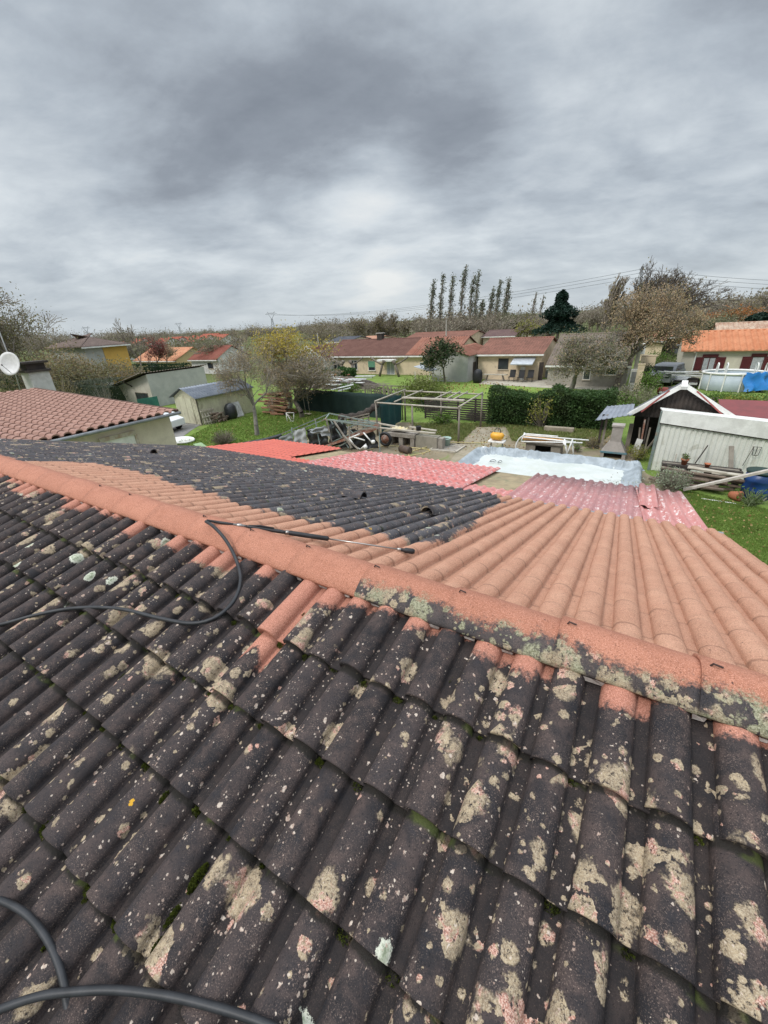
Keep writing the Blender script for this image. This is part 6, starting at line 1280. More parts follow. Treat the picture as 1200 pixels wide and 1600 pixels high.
# swing
qa = PY(479, 615, 24.4); qb = PY(481, 646, 24.4); t = thing('swing', 'child\'s swing with a pale seat hanging in front of the net fence', 'swing', tuple(qb))
for dx in (-.22, .22): MB().tube([(qb[0]+dx, 24.4, qb[2]), (qb[0]+dx-.12, 24.4, PY(479, 585, 24.4)[2])], .014, 5).build('rope', m_wood_l, t)
MB().box(qb[0]-.27, qb[0]+.27, 24.25, 24.55, qb[2]-.04, qb[2]).build('seat', mat('cream_plastic', (.60, .52, .36), (.55, .48, .33), 3), t)
# poles
def upole(base, top, r0, r1, lab, m, nm='utility_pole', arms=True, Y=None):
    b = P(*base) if Y is None else PY(*base, Y); b[2] = 0; tp = PY(*top, b[1]); tp[0] = b[0]; t = thing(nm, lab, nm.replace('_', ' '), tuple(b))
    MB().tube([b, tp], [r0, r1], 8).build('shaft', m, t)
    if arms: MB().box(tp[0]-.5, tp[0]+.5, tp[1]-.05, tp[1]+.05, tp[2]-.35, tp[2]-.25).build('crossarm', m, t); MB().tube([(tp[0]-.35, tp[1], tp[2]-.25), (tp[0]-.35, tp[1], tp[2]-.08)], .05, 6).tube([(tp[0]+.35, tp[1], tp[2]-.25), (tp[0]+.35, tp[1], tp[2]-.08)], .05, 6).build('insulator', m_white, t)
    return tp
m_conc = mat('pole_concrete', (.46, .43, .38), (.38, .35, .31), 2)
TP = upole((987, 606), (1003, 478), .19, .11, 'tall pale concrete pole beside the autumn tree', m_conc)
TP2 = upole((697, 530), (697, 499), .13, .09, 'slim white pole rising behind the grey garage roof', m_conc, Y=62, arms=False)
TP3 = upole((498, 540), (498, 520), .13, .09, 'slim grey pole at the left end of the brown roof', m_conc, Y=66, arms=False)
upole((666, 530), (666, 512), .10, .07, 'thin pole above the roofs left of the white pole', m_conc, Y=90, arms=False)
# --- hedge trimmed box on the left is in the plants section; pylons
m_py = mat('pylon_steel', (.16, .17, .18), (.13, .14, .15), .2, .6, 0, metal=.2)
def pylon(px, ytop, D, lab, hh=None, kind='cat', wid=1.0):
    top = PD(px, ytop, D); h = top[2]; t = thing('pylon', lab, 'pylon', (top[0], top[1], 0)); r = np.array([_R[0], _R[1], 0]); r /= np.linalg.norm(r); f2 = np.array([-r[1], r[0], 0]); c = np.array([top[0], top[1], 0.]); b = h*.10*wid; m = MB(); th = h*.009
    def Q(x, y, z): return c+r*x+f2*y+np.array([0, 0, z])
    zw = h*.68
    if kind == 'cat':
        for sx in (-1, 1):
            for sy in (-1, 1): m.bar(Q(sx*b, sy*b, 0), Q(sx*h*.025, sy*h*.025, zw), th, th); m.bar(Q(sx*h*.025, sy*h*.025, zw), Q(sx*h*.17, 0, h*.90), th, th)
        for k in range(6):
            z0 = zw*k/6; z1 = zw*(k+1)/6; w0 = b+(h*.025-b)*k/6; w1 = b+(h*.025-b)*(k+1)/6
            m.bar(Q(-w0, -w0, z0), Q(w1, -w1, z1), th*.7, th*.7); m.bar(Q(w0, -w0, z0), Q(-w1, -w1, z1), th*.7, th*.7); m.bar(Q(-w0, w0, z0), Q(w1, w1, z1), th*.7, th*.7); m.bar(Q(w0, -w0, z0), Q(w1, w1, z1), th*.7, th*.7)
        m.build('tower', m_py, t); m = MB()
        m.bar(Q(-h*.30, 0, h*.89), Q(h*.30, 0, h*.89), th, th); m.bar(Q(-h*.30, 0, h*.89), Q(-h*.17, 0, h*.94), th, th); m.bar(Q(h*.30, 0, h*.89), Q(h*.17, 0, h*.94), th, th); m.bar(Q(-h*.17, 0, h*.94), Q(h*.17, 0, h*.94), th, th)
        for k in range(12): x = -h*.17+h*.34*k/12; m.bar(Q(x, 0, h*.89), Q(x+h*.028, 0, h*.94), th*.6, th*.6)
        for s in (-1, 1): m.bar(Q(s*h*.17, 0, h*.94), Q(s*h*.19, 0, h), th, th); m.bar(Q(s*h*.14, 0, h*.94), Q(s*h*.19, 0, h), th, th)
        m.build('crossarm', m_py, t)
    else:
        w = h*.09
        for sx in (-1, 1):
            for sy in (-1, 1): m.bar(Q(sx*w, sy*w, 0), Q(sx*h*.012, sy*h*.012, h), th, th)
        for k in range(18):
            z0 = h*k/18; z1 = h*(k+1)/18; w0 = w*(1-k/18)+h*.012*k/18; w1 = w*(1-(k+1)/18)+h*.012*(k+1)/18
            m.bar(Q(-w0, -w0, z0), Q(w1, -w1, z1), th*.7, th*.7); m.bar(Q(w0, -w0, z0), Q(-w1, -w1, z1), th*.7, th*.7)
        m.build('tower', m_py, t); m = MB()
        for z in (.80, .88, .95): m.bar(Q(-h*.05, 0, h*z), Q(h*.05, 0, h*z), th, th)
        m.build('crossarm', m_py, t)
    return h, c, r
py1 = pylon(423, 487, 700, 'largest lattice pylon on the left horizon, standing above the yellow tree')
py2 = pylon(327, 508, 900, 'lattice pylon just left of the yellow tree on the horizon')
py3 = pylon(278, 504, 1100, 'smallest lattice pylon, above the distant red-roofed row')
py4 = pylon(133, 510, 950, 'lattice pylon behind the grey roof at the far left')
py5 = pylon(1004, 416, 330, 'tall slender lattice tower rising behind the concrete pole', kind='mast', wid=1)
def wire(a, b, sag, r, lab):
    a, b = np.array(a, float), np.array(b, float); pts = [a+(b-a)*t-np.array([0, 0, sag*4*t*(1-t)]) for t in np.linspace(0, 1, 25)]
    o = MB().tube(pts, r, 4).build('power_line', m_py); tag(o, lab, 'power line'); return o
h5, c5, _ = py5; h1, c1_, r1 = py1
far_r = PD(1420, 420, 420)
for k, z in enumerate((.95, .88, .80)):
    wire(c1_+r1*h1*.30*(k-1)+(0, 0, h1*.87), c5+(0, 0, h5*z), 9, .10, ['uppermost', 'middle', 'lowest'][k]+' power line between the large pylon and the slender tower')
    wire(c5+(0, 0, h5*z), PD(1450, (440, 447, 455)[k], 420), 3, .09, ['uppermost', 'middle', 'lowest'][k]+' power line running right from the slender tower')
# ================================================================ vegetation
m_bark = mat('bark', (.13, .105, .085), (.20, .175, .15), 6, .95, .6, 30); m_bark_g = mat('grey_bark', (.24, .22, .19), (.15, .135, .12), 5, .95, .6, 30); m_bark_d = mat('dark_bark', (.075, .06, .05), (.11, .09, .075), 6, .95, .6, 30); m_twig_d = mat('twig_dark', (.095, .078, .065), (.13, .11, .09), 3, .9, 0); m_twig = mat('twig', (.22, .185, .15), (.30, .26, .21), 3, .9, 0); m_twig_g = mat('twig_grey', (.32, .29, .25), (.24, .21, .18), 3, .9, 0)
L_olive = leaf_mat('lf_olive', (.17, .175, .095), (.27, .265, .16), trans=.35); L_tan = leaf_mat('lf_tan', (.38, .27, .16), (.54, .41, .26), trans=.4); L_yel = leaf_mat('lf_yellow', (.42, .33, .06), (.54, .43, .10), trans=.4); L_brg = leaf_mat('lf_browngreen', (.20, .16, .075), (.30, .25, .12), (.24, .24, .08), trans=.35); L_dk = leaf_mat('lf_dark', (.018, .042, .014), (.04, .075, .022))
L_con = leaf_mat('lf_conifer', (.010, .030, .020), (.022, .050, .032)); L_hedge = leaf_mat('lf_hedge', (.030, .070, .018), (.075, .13, .038), (.045, .065, .022)); L_gr = leaf_mat('lf_green', (.07, .13, .02), (.13, .21, .04)); L_pop = leaf_mat('lf_poplar', (.14, .16, .11), (.22, .24, .17)); L_rust = leaf_mat('lf_rust', (.30, .12, .04), (.40, .18, .06)); L_red = leaf_mat('lf_red', (.20, .06, .05), (.28, .10, .08)); L_sil = leaf_mat('lf_silver', (.36, .40, .33), (.55, .57, .50), trans=.15); L_wood = leaf_mat('lf_wood', (.22, .19, .145), (.30, .275, .19), (.25, .185, .14), trans=.3)
L_hyel = leaf_mat('lf_yellowgreen', (.20, .22, .04), (.30, .28, .06))
def leaves(name, pts, size, m, par, rs, flat=.0, jitter=0., aspect=.6, kind=None, nrm=None):
    pts = np.asarray(pts, float); n = len(pts)
    if jitter: pts = pts+rs.randn(n, 3)*jitter
    a = rs.randn(n, 3); a[:, 2] *= (1-flat); a /= np.linalg.norm(a, axis=1)[:, None]; b = rs.randn(n, 3); b -= (b*a).sum(1)[:, None]*a; b /= np.linalg.norm(b, axis=1)[:, None]
    s = size*(.6+.8*rs.rand(n))[:, None]; a = a*s*.5; b = b*s*.5*aspect
    v = np.stack([pts-a, pts-b, pts+a, pts+b], 1).reshape(-1, 3); f = np.arange(4*n).reshape(-1, 4)
    return link(name, v, f, m, par, False, {'rnd': np.repeat(rs.rand(n), 4)})
def tubes(segs, k=4):
    """segs: array n x 8 (p0, p1, r0, r1) -> verts, faces"""
    s = np.asarray(segs, float); p0, p1, r0, r1 = s[:, :3], s[:, 3:6], s[:, 6], s[:, 7]; d = p1-p0; d /= np.maximum(np.linalg.norm(d, axis=1), 1e-9)[:, None]
    u = np.where(np.abs(d[:, 2:3]) < .9, [[0, 0, 1.]], [[1., 0, 0]]); x = np.cross(d, u); x /= np.linalg.norm(x, axis=1)[:, None]; y = np.cross(x, d); V = []
    for p, r in ((p0, r0), (p1, r1)):
        for j in range(k):
            a = 2*math.pi*j/k; V.append(p+(x*math.cos(a)+y*math.sin(a))*r[:, None])
    V = np.stack(V, 1); n = len(s); base = np.arange(n)[:, None]*2*k
    f = np.concatenate([np.stack([base[:, 0]+j, base[:, 0]+(j+1) % k, base[:, 0]+k+(j+1) % k, base[:, 0]+k+j], 1) for j in range(k)])
    return V.reshape(-1, 3), f
def grow(rs, base, h, r, nlev=5, first=.28, spread=.55, ratio=.74, nch=(3, 4), up=.12, wind=(0, 0, 0), lean=(0, 0), curve=.16, trunks=1, sep=0):
    segs = [[] for _ in range(nlev+1)]; tips = []
    wind = np.array(wind, float)
    def br(p, d, L, r, lev):
        k = 3 if lev < 3 else 2; rr = r
        for i in range(k):
            d = d+rs.randn(3)*curve+np.array([0, 0, up])*(.6 if lev else .2)+wind*lev*.12; d /= np.linalg.norm(d); q = p+d*L/k; r2 = rr*(.86 if i < k-1 else .78)
            segs[lev].append((*p, *q, rr, r2)); p = q; rr = r2
            if lev >= 1 and lev < nlev and i < k-1 and rs.rand() < .75: side(p, d, L*.62, rr*.5, lev+1)
            if lev == nlev: tips.append(p.copy())
        if lev < nlev:
            for _ in range(rs.randint(nch[0], nch[1]+1)): side(p, d, L*ratio*rs.uniform(.8, 1.15), rr*rs.uniform(.6, .8), lev+1)
    def side(p, d, L, r, lev):
        a = rs.randn(3); a -= (a@d)*d; a /= np.linalg.norm(a); s = spread*rs.uniform(.6, 1.3); e = d*math.cos(s)+a*math.sin(s); br(p, e, L, r, lev)
    for t in range(trunks):
        b = np.array(base, float)+(rs.randn(3)*sep*np.array([1, 1, 0]) if trunks > 1 else 0); br(b, np.array([lean[0]+(rs.randn()*.12 if trunks > 1 else 0), lean[1], 1.]), h*first, r, 0)
    return segs, np.array(tips)
def fit(segs, tips, base, h, wr):
    """scale the grown tree so that its crown has height h and radius wr"""
    base = np.array(base, float); zmax = np.percentile(tips[:, 2], 99)-base[2]; R = np.percentile(np.hypot(tips[:, 0]-base[0], tips[:, 1]-base[1]), 92); sc = np.array([wr/R, wr/R, h/zmax])
    out = []
    for s in segs:
        a = np.array(s, float).reshape(-1, 8)
        if len(a): a[:, :3] = base+(a[:, :3]-base)*sc; a[:, 3:6] = base+(a[:, 3:6]-base)*sc
        out.append(a)
    return out, base+(tips-base)*sc
def tree(name, label, base, h, wr, r, seed, lv=5, bark=None, twig=None, leafm=None, nl=0, ls=.12, lj=.15, group=None, leafsel=None, tmin=.012, cat='tree', **k):
    rs = np.random.RandomState(seed); base = np.array([base[0], base[1], 0.]); t = thing(name, label, cat, tuple(base), group)
    segs, tips = grow(rs, base, h, r, lv, **k); segs, tips = fit(segs, tips, base, h, wr)
    big = np.vstack([s for s in segs[:3] if len(s)]); v, f = tubes(big, 7); link('trunk', v, f, bark or m_bark, t, True)
    sm = np.vstack([s for s in segs[3:] if len(s)]); sm[:, 6:8] = np.maximum(sm[:, 6:8], tmin); v, f = tubes(sm, 3); cr = link('crown', v, f, twig or m_twig, t, True)
    if leafm is not None and nl:
        L = leafm if isinstance(leafm, list) else [(leafm, nl, leafsel)]
        for (m_, n_, sel) in L:
            src = tips if sel is None else tips[sel(tips, base)]
            if len(src) == 0: continue
            p = src[rs.randint(0, len(src), n_)]; leaves('leaves', p, ls, m_, cr, rs, jitter=lj)
    return t, tips
right = np.array([_R[0], _R[1], 0]); right /= np.linalg.norm(right)
wv = right*.8
def hgt(px, ytop, base): 
    D = math.hypot(base[0], base[1]); return PD(px, ytop, D)[2]
# --- tree with yellow crown beside the metal shed
b = P(402, 680); ht = hgt(420, 522, b)
t, tips = tree('leaning_plum_tree', 'bare-branched tree on the left lawn with an ivy-coated forked trunk', b, hgt(400, 528, b), 2.6, .17, 37, 5, m_bark_g, m_twig, [(L_tan, 2200, None), (L_brg, 1300, None)], 1, .07, .16, first=.24, spread=.62, up=.10, wind=(0, 0, 0), nch=(3, 4), tmin=.007)
b = P(472, 652); t, tips = tree('pollard_tree', 'broad low tree with dense upright shoots standing before the woodpile and swing', b, hgt(470, 563, b), 2.8, .22, 12, 5, m_bark, m_twig, [(L_brg, 2600, None), (L_tan, 900, lambda q, b_: q[:, 2] < np.percentile(q[:, 2], 40))], 1, .10, .2, first=.40, spread=.6, up=.30, tmin=.012)
b = P(446, 648); tree('pollard_tree', 'thicker-trunked tree left of the swing, carrying brown dead leaves', b, hgt(440, 570, b), 2.2, .24, 13, 4, m_bark, m_twig, L_tan, 1500, .11, .2, first=.45, spread=.6, up=.2)
b = P(430, 618); b = np.array([PD(447, 600, 37)[0], PD(447, 600, 37)[1], 0]); tree('yellow_tree', 'tree topped with bright yellow autumn leaves behind the metal shed', b, PD(440, 521, 37)[2], 5.2, .24, 14, 5, m_bark_g, m_twig_g, [(L_yel, 3200, lambda q, b_: (q[:, 2] > b_[2]+4.6) & ((q-b_)@right > -1.5)), (L_brg, 1800, None), (L_tan, 1800, None)], 1, .16, .25, first=.25, spread=.7, up=.02)
# --- big left tree
b = PD(20, 560, 54); tree('big_left_tree', 'large twiggy tree with thin olive leaves rising at the left edge', (b[0], b[1], 0), PD(20, 438, 54)[2], 8.8, .4, 15, 6, m_bark, m_twig, [(L_brg, 11000, None), (L_olive, 7000, None)], 1, .17, .45, first=.20, spread=.6, up=.05, nch=(2, 4), tmin=.024)
b = PD(108, 560, 54); tree('brown_shrub_tree', 'low brown-leaved tree below the grey-roofed house at the left', (b[0], b[1], 0), PD(108, 548, 54)[2], 5.2, .2, 16, 5, m_bark, m_twig, [(L_tan, 3000, None), (L_brg, 5200, None)], 1, .17, .35, first=.2, spread=.75, up=0)
b = PD(150, 560, 52); tree('brown_shrub_tree', 'low green-brown tree against the yellow facade', (b[0], b[1], 0), PD(160, 562, 52)[2], 4.2, .2, 17, 5, m_bark, m_twig, [(L_brg, 4200, None), (L_olive, 2200, None)], 1, .17, .35, first=.2, spread=.75, up=0)
b = PD(4, 580, 48); tree('ivy_tree', 'dark green shrubby tree behind the satellite dish', (b[0], b[1], 0), PD(8, 560, 48)[2], 3.8, .2, 18, 5, m_bark, m_twig, [(L_dk, 3600, None), (L_brg, 2000, None)], 1, .13, .3, first=.2, spread=.7, up=0)
for k, (px, yt, D, wr, lab, lf, n, sd_) in enumerate((
    (208, 500, 75, 2.5, 'bare pale tree behind the yellow house', [(L_brg, 60, None)], 5, 41), (232, 529, 85, 3.0, 'red-leaved tree left of the pale orange roof', [(L_red, 2600, None)], 5, 42), (250, 535, 90, 2.6, 'small tree with ochre leaves above the pale orange roof', [(L_tan, 1500, None)], 5, 43), (374, 515, 95, 2.0, 'bare tree at the left of the yellow-topped tree', [(L_brg, 300, None)], 5, 45),
    (345, 527, 80, 3.8, 'low olive tree in front of the second pylon', [(L_olive, 1900, None)], 5, 47), (500, 502, 105, 4.4, 'tall thin tree at the left end of the brown roof', [(L_brg, 600, None)], 5, 49), (515, 514, 110, 6, 'green-brown tree above the left end of the brown roof', [(L_olive, 1500, None), (L_brg, 900, None)], 5, 51))):
    b = PD(px, 530, D); tree('garden_tree', lab, (b[0], b[1], 0), PD(px, yt, D)[2], wr, .18, sd_, 5, m_bark, m_twig, lf, n, .2, .4, first=.28, spread=.45, up=.16, nch=(2, 3), tmin=.028)
# --- evergreen by the grey garage
b = P(693, 608); b[1] = 42.6; b = np.array([PY(695, 600, 42.6)[0], 42.6, 0])
tree('dark_leafy_tree', 'dark green leafy tree in front of the grey garage', b, hgt(690, 531, b), 2.1, .13, 22, 5, m_bark, m_twig, [(L_dk, 2600, None), (L_olive, 500, None)], 1, .22, .28, first=.42, spread=.62, up=.05)
# --- autumn trees in front of the grey house
b = P(962, 606); tree('tan_autumn_tree', 'large tan-leaved autumn tree in front of the old grey house', b, hgt(950, 458, b), 4.7, .26, 23, 6, m_bark, m_twig, [(L_tan, 12000, None), (L_olive, 2500, None)], 1, .13, .28, first=.18, spread=.5, up=.14, wind=wv*.2, nch=(2, 4), tmin=.016)
b = P(893, 607); tree('olive_leaved_tree', 'wide grey-green tree with a leaning forked trunk left of the tan tree', b, hgt(880, 522, b), 4.1, .24, 24, 6, m_bark_g, m_twig_g, [(L_olive, 6500, None), (L_tan, 2500, None)], 1, .13, .28, first=.30, spread=.62, up=.02, nch=(2, 4), tmin=.016)
b = PD(948, 500, 62); tree('thin_bare_tree', 'thin bare wind-bent tree showing above the tan tree', (b[0], b[1], 0), PD(950, 437, 62)[2], 1.8, .15, 25, 5, m_bark, m_twig, L_brg, 250, .3, .3, first=.4, spread=.3, up=.3, wind=wv*.4, tmin=.03)
# --- conifer
def conifer(px, yt, yb, D, wpx, lab, seed, n=5200, size=.45):
    rs = np.random.RandomState(seed); tp = PD(px, yt, D); h = tp[2]; R = wpx*D/f_*1.3; t = thing('conifer', lab, 'conifer', (tp[0], tp[1], 0)); v, f = tubes([(tp[0], tp[1], 0, tp[0], tp[1], h*.97, .28, .03)], 7); link('trunk', v, f, m_bark, t)
    z0 = max(.5, PD(px, yb, D)[2]); u_ = rs.rand(n)**.75; z = h-(h-z0)*u_; lay = .72+.28*np.cos(z*3.1+rs.rand()*6); a = rs.rand(n)*6.283; lob = 1+.22*np.sin(a*5+z*1.3)+.15*np.sin(a*9-z*2.1); rr = R*(u_**.72)*lay*lob*(.35+.65*np.sqrt(rs.rand(n))); p = np.stack([tp[0]+rr*np.cos(a), tp[1]+rr*np.sin(a), z-rr*.12], 1)
    leaves('crown', p, size, L_con, t, rs, flat=.3, aspect=.4)
conifer(880, 453, 515, 62, 26, 'dark conifer standing above the roofs left of the tan tree', 3)
conifer(1192, 488, 505, 90, 26, 'dark evergreen at the right edge beyond the orange roof', 4, 2500, .5)
# --- poplars
for k, (px, yt, w_, lab) in enumerate(((676, 438, 4.6, 'leftmost poplar of the tall row, sparse'), (690, 428, 5, 'second poplar of the tall row from the left'), (705, 432, 5.4, 'third poplar of the tall row, beside the white pole'), (722, 416, 6, 'tallest poplar in the row'), (736, 431, 5, 'slim poplar just right of the tallest one'), (743, 427, 5, 'poplar with a bent tip in the middle of the row'), (752, 470, 4.5, 'short poplar in the gap of the row'), (766, 452, 5, 'medium poplar right of the gap in the row'), (776, 440, 5, 'tall slim poplar second from the right end'), (788, 437, 6.5, 'bushiest poplar at the right end of the row'),
                                          (832, 458, 4.6, 'left one of two bare far poplars beside the conifer'), (844, 462, 4.2, 'right one of two bare far poplars beside the conifer'))):
    D = 115+5*(k % 3); b = PD(px-3, 515, D); h = PD(px, yt, D)[2]; rs = np.random.RandomState(60+k); t = thing('poplar', lab, 'poplar', (b[0], b[1], 0), 'row of tall wind-bent poplars'); base = np.array([b[0], b[1], 0]); segs = []; tips = []
    R = w_*D/f_*.92; ln = right*(h*.055)
    def ax(z): return base+np.array([0, 0, z])+ln*(z/h)**3
    N1 = 14
    for i in range(N1): segs.append((*ax(h*i/N1), *ax(h*(i+1)/N1), .22*(1-i/N1)+.03, .22*(1-(i+1)/N1)+.03))
    v, f = tubes(segs, 6); link('trunk', v, f, m_bark, t, True); segs = []
    nb = 130 if k < 10 else 80
    for i in range(nb):
        z = h*(.12+.86*rs.rand()); a = rs.rand()*6.283; e = R*math.sin(min(1, z/h*1.15)*math.pi*.82+.3)**.7*rs.uniform(.5, 1.15); p = ax(z); q = p+np.array([math.cos(a)*e*.75, math.sin(a)*e*.75, e*1.8])+right*e*.35; mi = (p+q)/2+np.array([math.cos(a), math.sin(a), -.3])*e*.18
        segs += [(*p, *mi, .06, .045), (*mi, *q, .045, .03)]; tips += [mi, q, (mi+q)/2, q+right*.3]
        for _ in range(2): s = mi+(q-mi)*rs.rand(); e2 = s+rs.randn(3)*e*.25+np.array([0, 0, e*.5]); segs.append((*s, *e2, .035, .025)); tips.append(e2)
    v, f = tubes(segs, 3); cr = link('crown', v, f, m_twig, t, True); tips = np.array(tips); nl = 750 if k < 10 else 90
    leaves('leaves', tips[rs.randint(0, len(tips), nl)], .40, L_pop, cr, rs, jitter=.3)
# --- tall bare trees on the right
for (px, yt, D, wr, lab, sd_, w2) in ((1024, 416, 80, 4.6, 'tall bare tree just right of the concrete pole', 71, .08), (1070, 424, 78, 5.4, 'wide bare tree leaning right with the wind', 75, .10), (1006, 440, 84, 3.6, 'bare tree partly hidden behind the concrete pole', 73, .08)):
    b = PD(px-14 if px > 1050 else px, 515, D); tree('bare_tree', lab, (b[0], b[1], 0), PD(px, yt, D)[2], wr, .32, sd_, 6, m_bark_d, m_twig_d, L_brg, 500, .24, .35, first=.20, spread=.46, up=.12, wind=wv*w2, nch=(2, 3), tmin=.022, trunks=2, sep=.7)
for (px, yt, D, wr, lf, lab, sd_) in ((1162, 489, 100, 6.5, L_rust, 'rust-orange leaved tree behind the striped roof', 81), (1102, 499, 95, 5.5, L_olive, 'rounded grey-green tree right of the small terracotta house', 82), (1130, 500, 98, 3.5, L_dk, 'dark green bush between the grey-green and the rust tree', 83), (645, 497, 125, 7, L_brg, 'brown bare tree left of the poplars', 84), (795, 492, 112, 6, L_olive, 'green tree at the foot of the right-hand poplars', 85), (828, 505, 88, 3.4, L_hyel, 'small yellow-green tree behind the violet roof', 86), (1190, 462, 110, 8, L_brg, 'bare tree at the right edge of the skyline', 87), (590, 490, 120, 5, L_brg, 'tall bare tree above the chimney of the brown roof', 88), (610, 492, 122, 5, L_brg, 'bare tree with a broad top right of the chimney', 89), (560, 497, 124, 5.5, L_brg, 'bare tree left of the brown roof chimney', 90)):
    b = PD(px, 512, D); n_ = 5000 if lf in (L_rust, L_olive, L_dk) else 900; tree('skyline_tree', lab, (b[0], b[1], 0), PD(px, yt, D)[2], wr, .25, sd_, 5, m_bark, m_twig, lf, int(n_*1.7), .27, .6, first=.2, spread=.55, up=.08, wind=wv*.2, tmin=.035)
# --- shrubs and hedges
def hedge(name, lab, p0, p1, w_, h, lf, n, ls, seed, cat='hedge', wob=.12, parts=None):
    rs = np.random.RandomState(seed); p0, p1 = np.array(p0, float), np.array(p1, float); p0[2] = p1[2] = 0; d = p1-p0; L = np.linalg.norm(d); e = d/L; nn = np.array([-e[1], e[0], 0]); t = thing(name, lab, cat, tuple((p0+p1)/2)); core = MB(); k = int(max(4, L*1.5)); 
    a = [p0+e*(.25+(L-.5)*i/k)+nn*rs.uniform(-.1, .1) for i in range(k+1)]
    vs = []; W_ = w_*.5-.2
    for i, q in enumerate(a):
        hh = h*.86+rs.uniform(-.05, .05); ww = W_*(.9+.2*rs.rand())
        vs += [q-nn*ww, q-nn*ww*1.05+(0, 0, hh*.6), q-nn*ww*.6+(0, 0, hh), q+nn*ww*.6+(0, 0, hh), q+nn*ww*1.05+(0, 0, hh*.6), q+nn*ww]
    fs = [(i*6+j, (i+1)*6+j, (i+1)*6+j+1, i*6+j+1) for i in range(k) for j in range(5)]+[(0, 1, 2, 3, 4, 5), tuple(k*6+j for j in (5, 4, 3, 2, 1, 0))]
    link('branches', vs, fs, mat('hedge_core', (.012, .022, .008), (.02, .03, .012), 3, .95, .9, 12, bd=.1), t)
    s = rs.rand(n)*L; ang = rs.rand(n)*(math.pi*.5+2*h/w_); y = np.empty(n); z = np.empty(n); side = rs.rand(n)
    wv1 = np.sin(s*1.7+seed)*wob+np.sin(s*4.1)*wob*.5+np.sin(s*.7+2)*wob
    top = side < .35; y[top] = (rs.rand(top.sum())-.5)*w_; z[top] = h+wv1[top]+rs.randn(top.sum())*.06
    sd1 = ~top; sg = np.where(rs.rand(sd1.sum()) < .62, -1, 1); zz = rs.rand(sd1.sum())**.9*h; y[sd1] = sg*(w_*.5+rs.randn(sd1.sum())*.07+.08*np.sin(s[sd1]*3+zz*4)+wv1[sd1]*.5); z[sd1] = zz*(1+wv1[sd1]/h)
    end = rs.rand(n) < .06; s[end] = np.where(rs.rand(end.sum()) < .5, rs.rand(end.sum())*.15, L-rs.rand(end.sum())*.15); y[end] = (rs.rand(end.sum())-.5)*w_; z[end] = rs.rand(end.sum())*h
    p = p0+e*s[:, None]+nn*y[:, None]; p[:, 2] = np.maximum(z, .03); leaves('leaves', p, ls, lf, t, rs, jitter=.05)
    return t
def shrub(name, lab, c, R, h, lf, n, ls, seed, stems=24, cat='shrub', rz=1., low=.0, group=None, sm=None):
    rs = np.random.RandomState(seed); c = np.array([c[0], c[1], 0.]); t = thing(name, lab, cat, tuple(c), group); a = rs.rand(stems)*6.283; segs = []; tips = []
    for k in range(stems):
        for rep in range(3):
            e = np.array([math.cos(a[k]+rs.randn()*.4)*R*rs.uniform(.3, .95), math.sin(a[k]+rs.randn()*.4)*R*rs.uniform(.3, .95), h*rs.uniform(.45, 1.0)]); r1 = math.hypot(e[0], e[1])/R; e[2] *= math.sqrt(max(.15, 1-r1*r1*.7)); m_ = c+e*.5+rs.randn(3)*R*.06; m_[2] = max(.05, m_[2]); segs += [(*(c+rs.randn(3)*[.06, .06, 0]), *m_, .02, .014), (*m_, *(c+e), .014, .007)]; tips += [m_+(c+e-m_)*q for q in (.3, .6, .8, 1.)]
    v, f = tubes(segs, 3); link('stems', v, f, sm or m_twig, t, True); tips = np.array(tips); p = tips[rs.randint(0, len(tips), n)]+rs.randn(n, 3)*R*.12; p[:, 2] = np.maximum(p[:, 2], .03+low)
    leaves('leaves', p, ls, lf, t, rs); return t
hedge('dark_hedge', 'tall dark green hedge beyond the vegetable plot', P(757, 664)+(0, .9, 0), P(852, 668)+(0, .9, 0), 1.7, PY(800, 615, 26.6)[2], L_hedge, 15000, .11, 1)
hedge('dark_hedge', 'right half of the tall hedge, with yellowing leaves at its left end', P(853, 668)+(0, .9, 0), P(952, 673)+(0, .9, 0), 1.7, PY(905, 614, 27.2)[2], L_hedge, 15000, .11, 2)
shrub('yellowing_bush', 'loose yellow-green bush growing over the middle of the tall hedge', P(845, 668), 1.0, 2.2, L_hyel, 900, .11, 5)
shrub('yellow_green_bush', 'big loose yellow-green bush behind the pergola', P(664, 632), 2.3, PY(664, 580, 33)[2], leaf_mat('lf_bush', (.12, .15, .03), (.2, .24, .06)), 5200, .14, 6, 34)
shrub('bare_bush', 'brown bare-stemmed bush left of the yellow-green bush', P(655, 622)+(0, 1, 0), 1.6, 2.3, L_tan, 500, .1, 7, 30)
hedge('low_hedge', 'low bright green hedge under the windows of the brown-roofed house', PY(478, 590, 46), PY(553, 588, 46), 1.3, PY(520, 577, 46)[2], L_gr if False else leaf_mat('lf_lowh', (.03, .085, .02), (.06, .13, .03)), 5000, .18, 3)
hedge('round_hedge', 'dark rounded evergreen hedge behind the swing tree', PY(440, 590, 40), PY(492, 590, 40), 2.6, PY(470, 566, 40)[2], leaf_mat('lf_rh', (.02, .05, .02), (.05, .08, .035)), 5000, .16, 4, wob=.3)
hedge('flat_hedge', 'long flat-topped dark green hedge below the pale orange roof', PY(183, 590, 38), PY(298, 590, 40), 1.5, PY(240, 570, 39)[2], leaf_mat('lf_fh', (.010, .035, .010), (.022, .055, .016)), 8000, .16, 5, wob=.04)
hedge('clipped_bush', 'clipped grey-green hedge of bushes before the dark lean-to', PY(108, 612, 18.5), PY(186, 622, 18.5), 1.6, PY(140, 595, 18.5)[2], leaf_mat('lf_cb', (.06, .075, .05), (.12, .13, .09)), 6000, .10, 6, wob=.1)
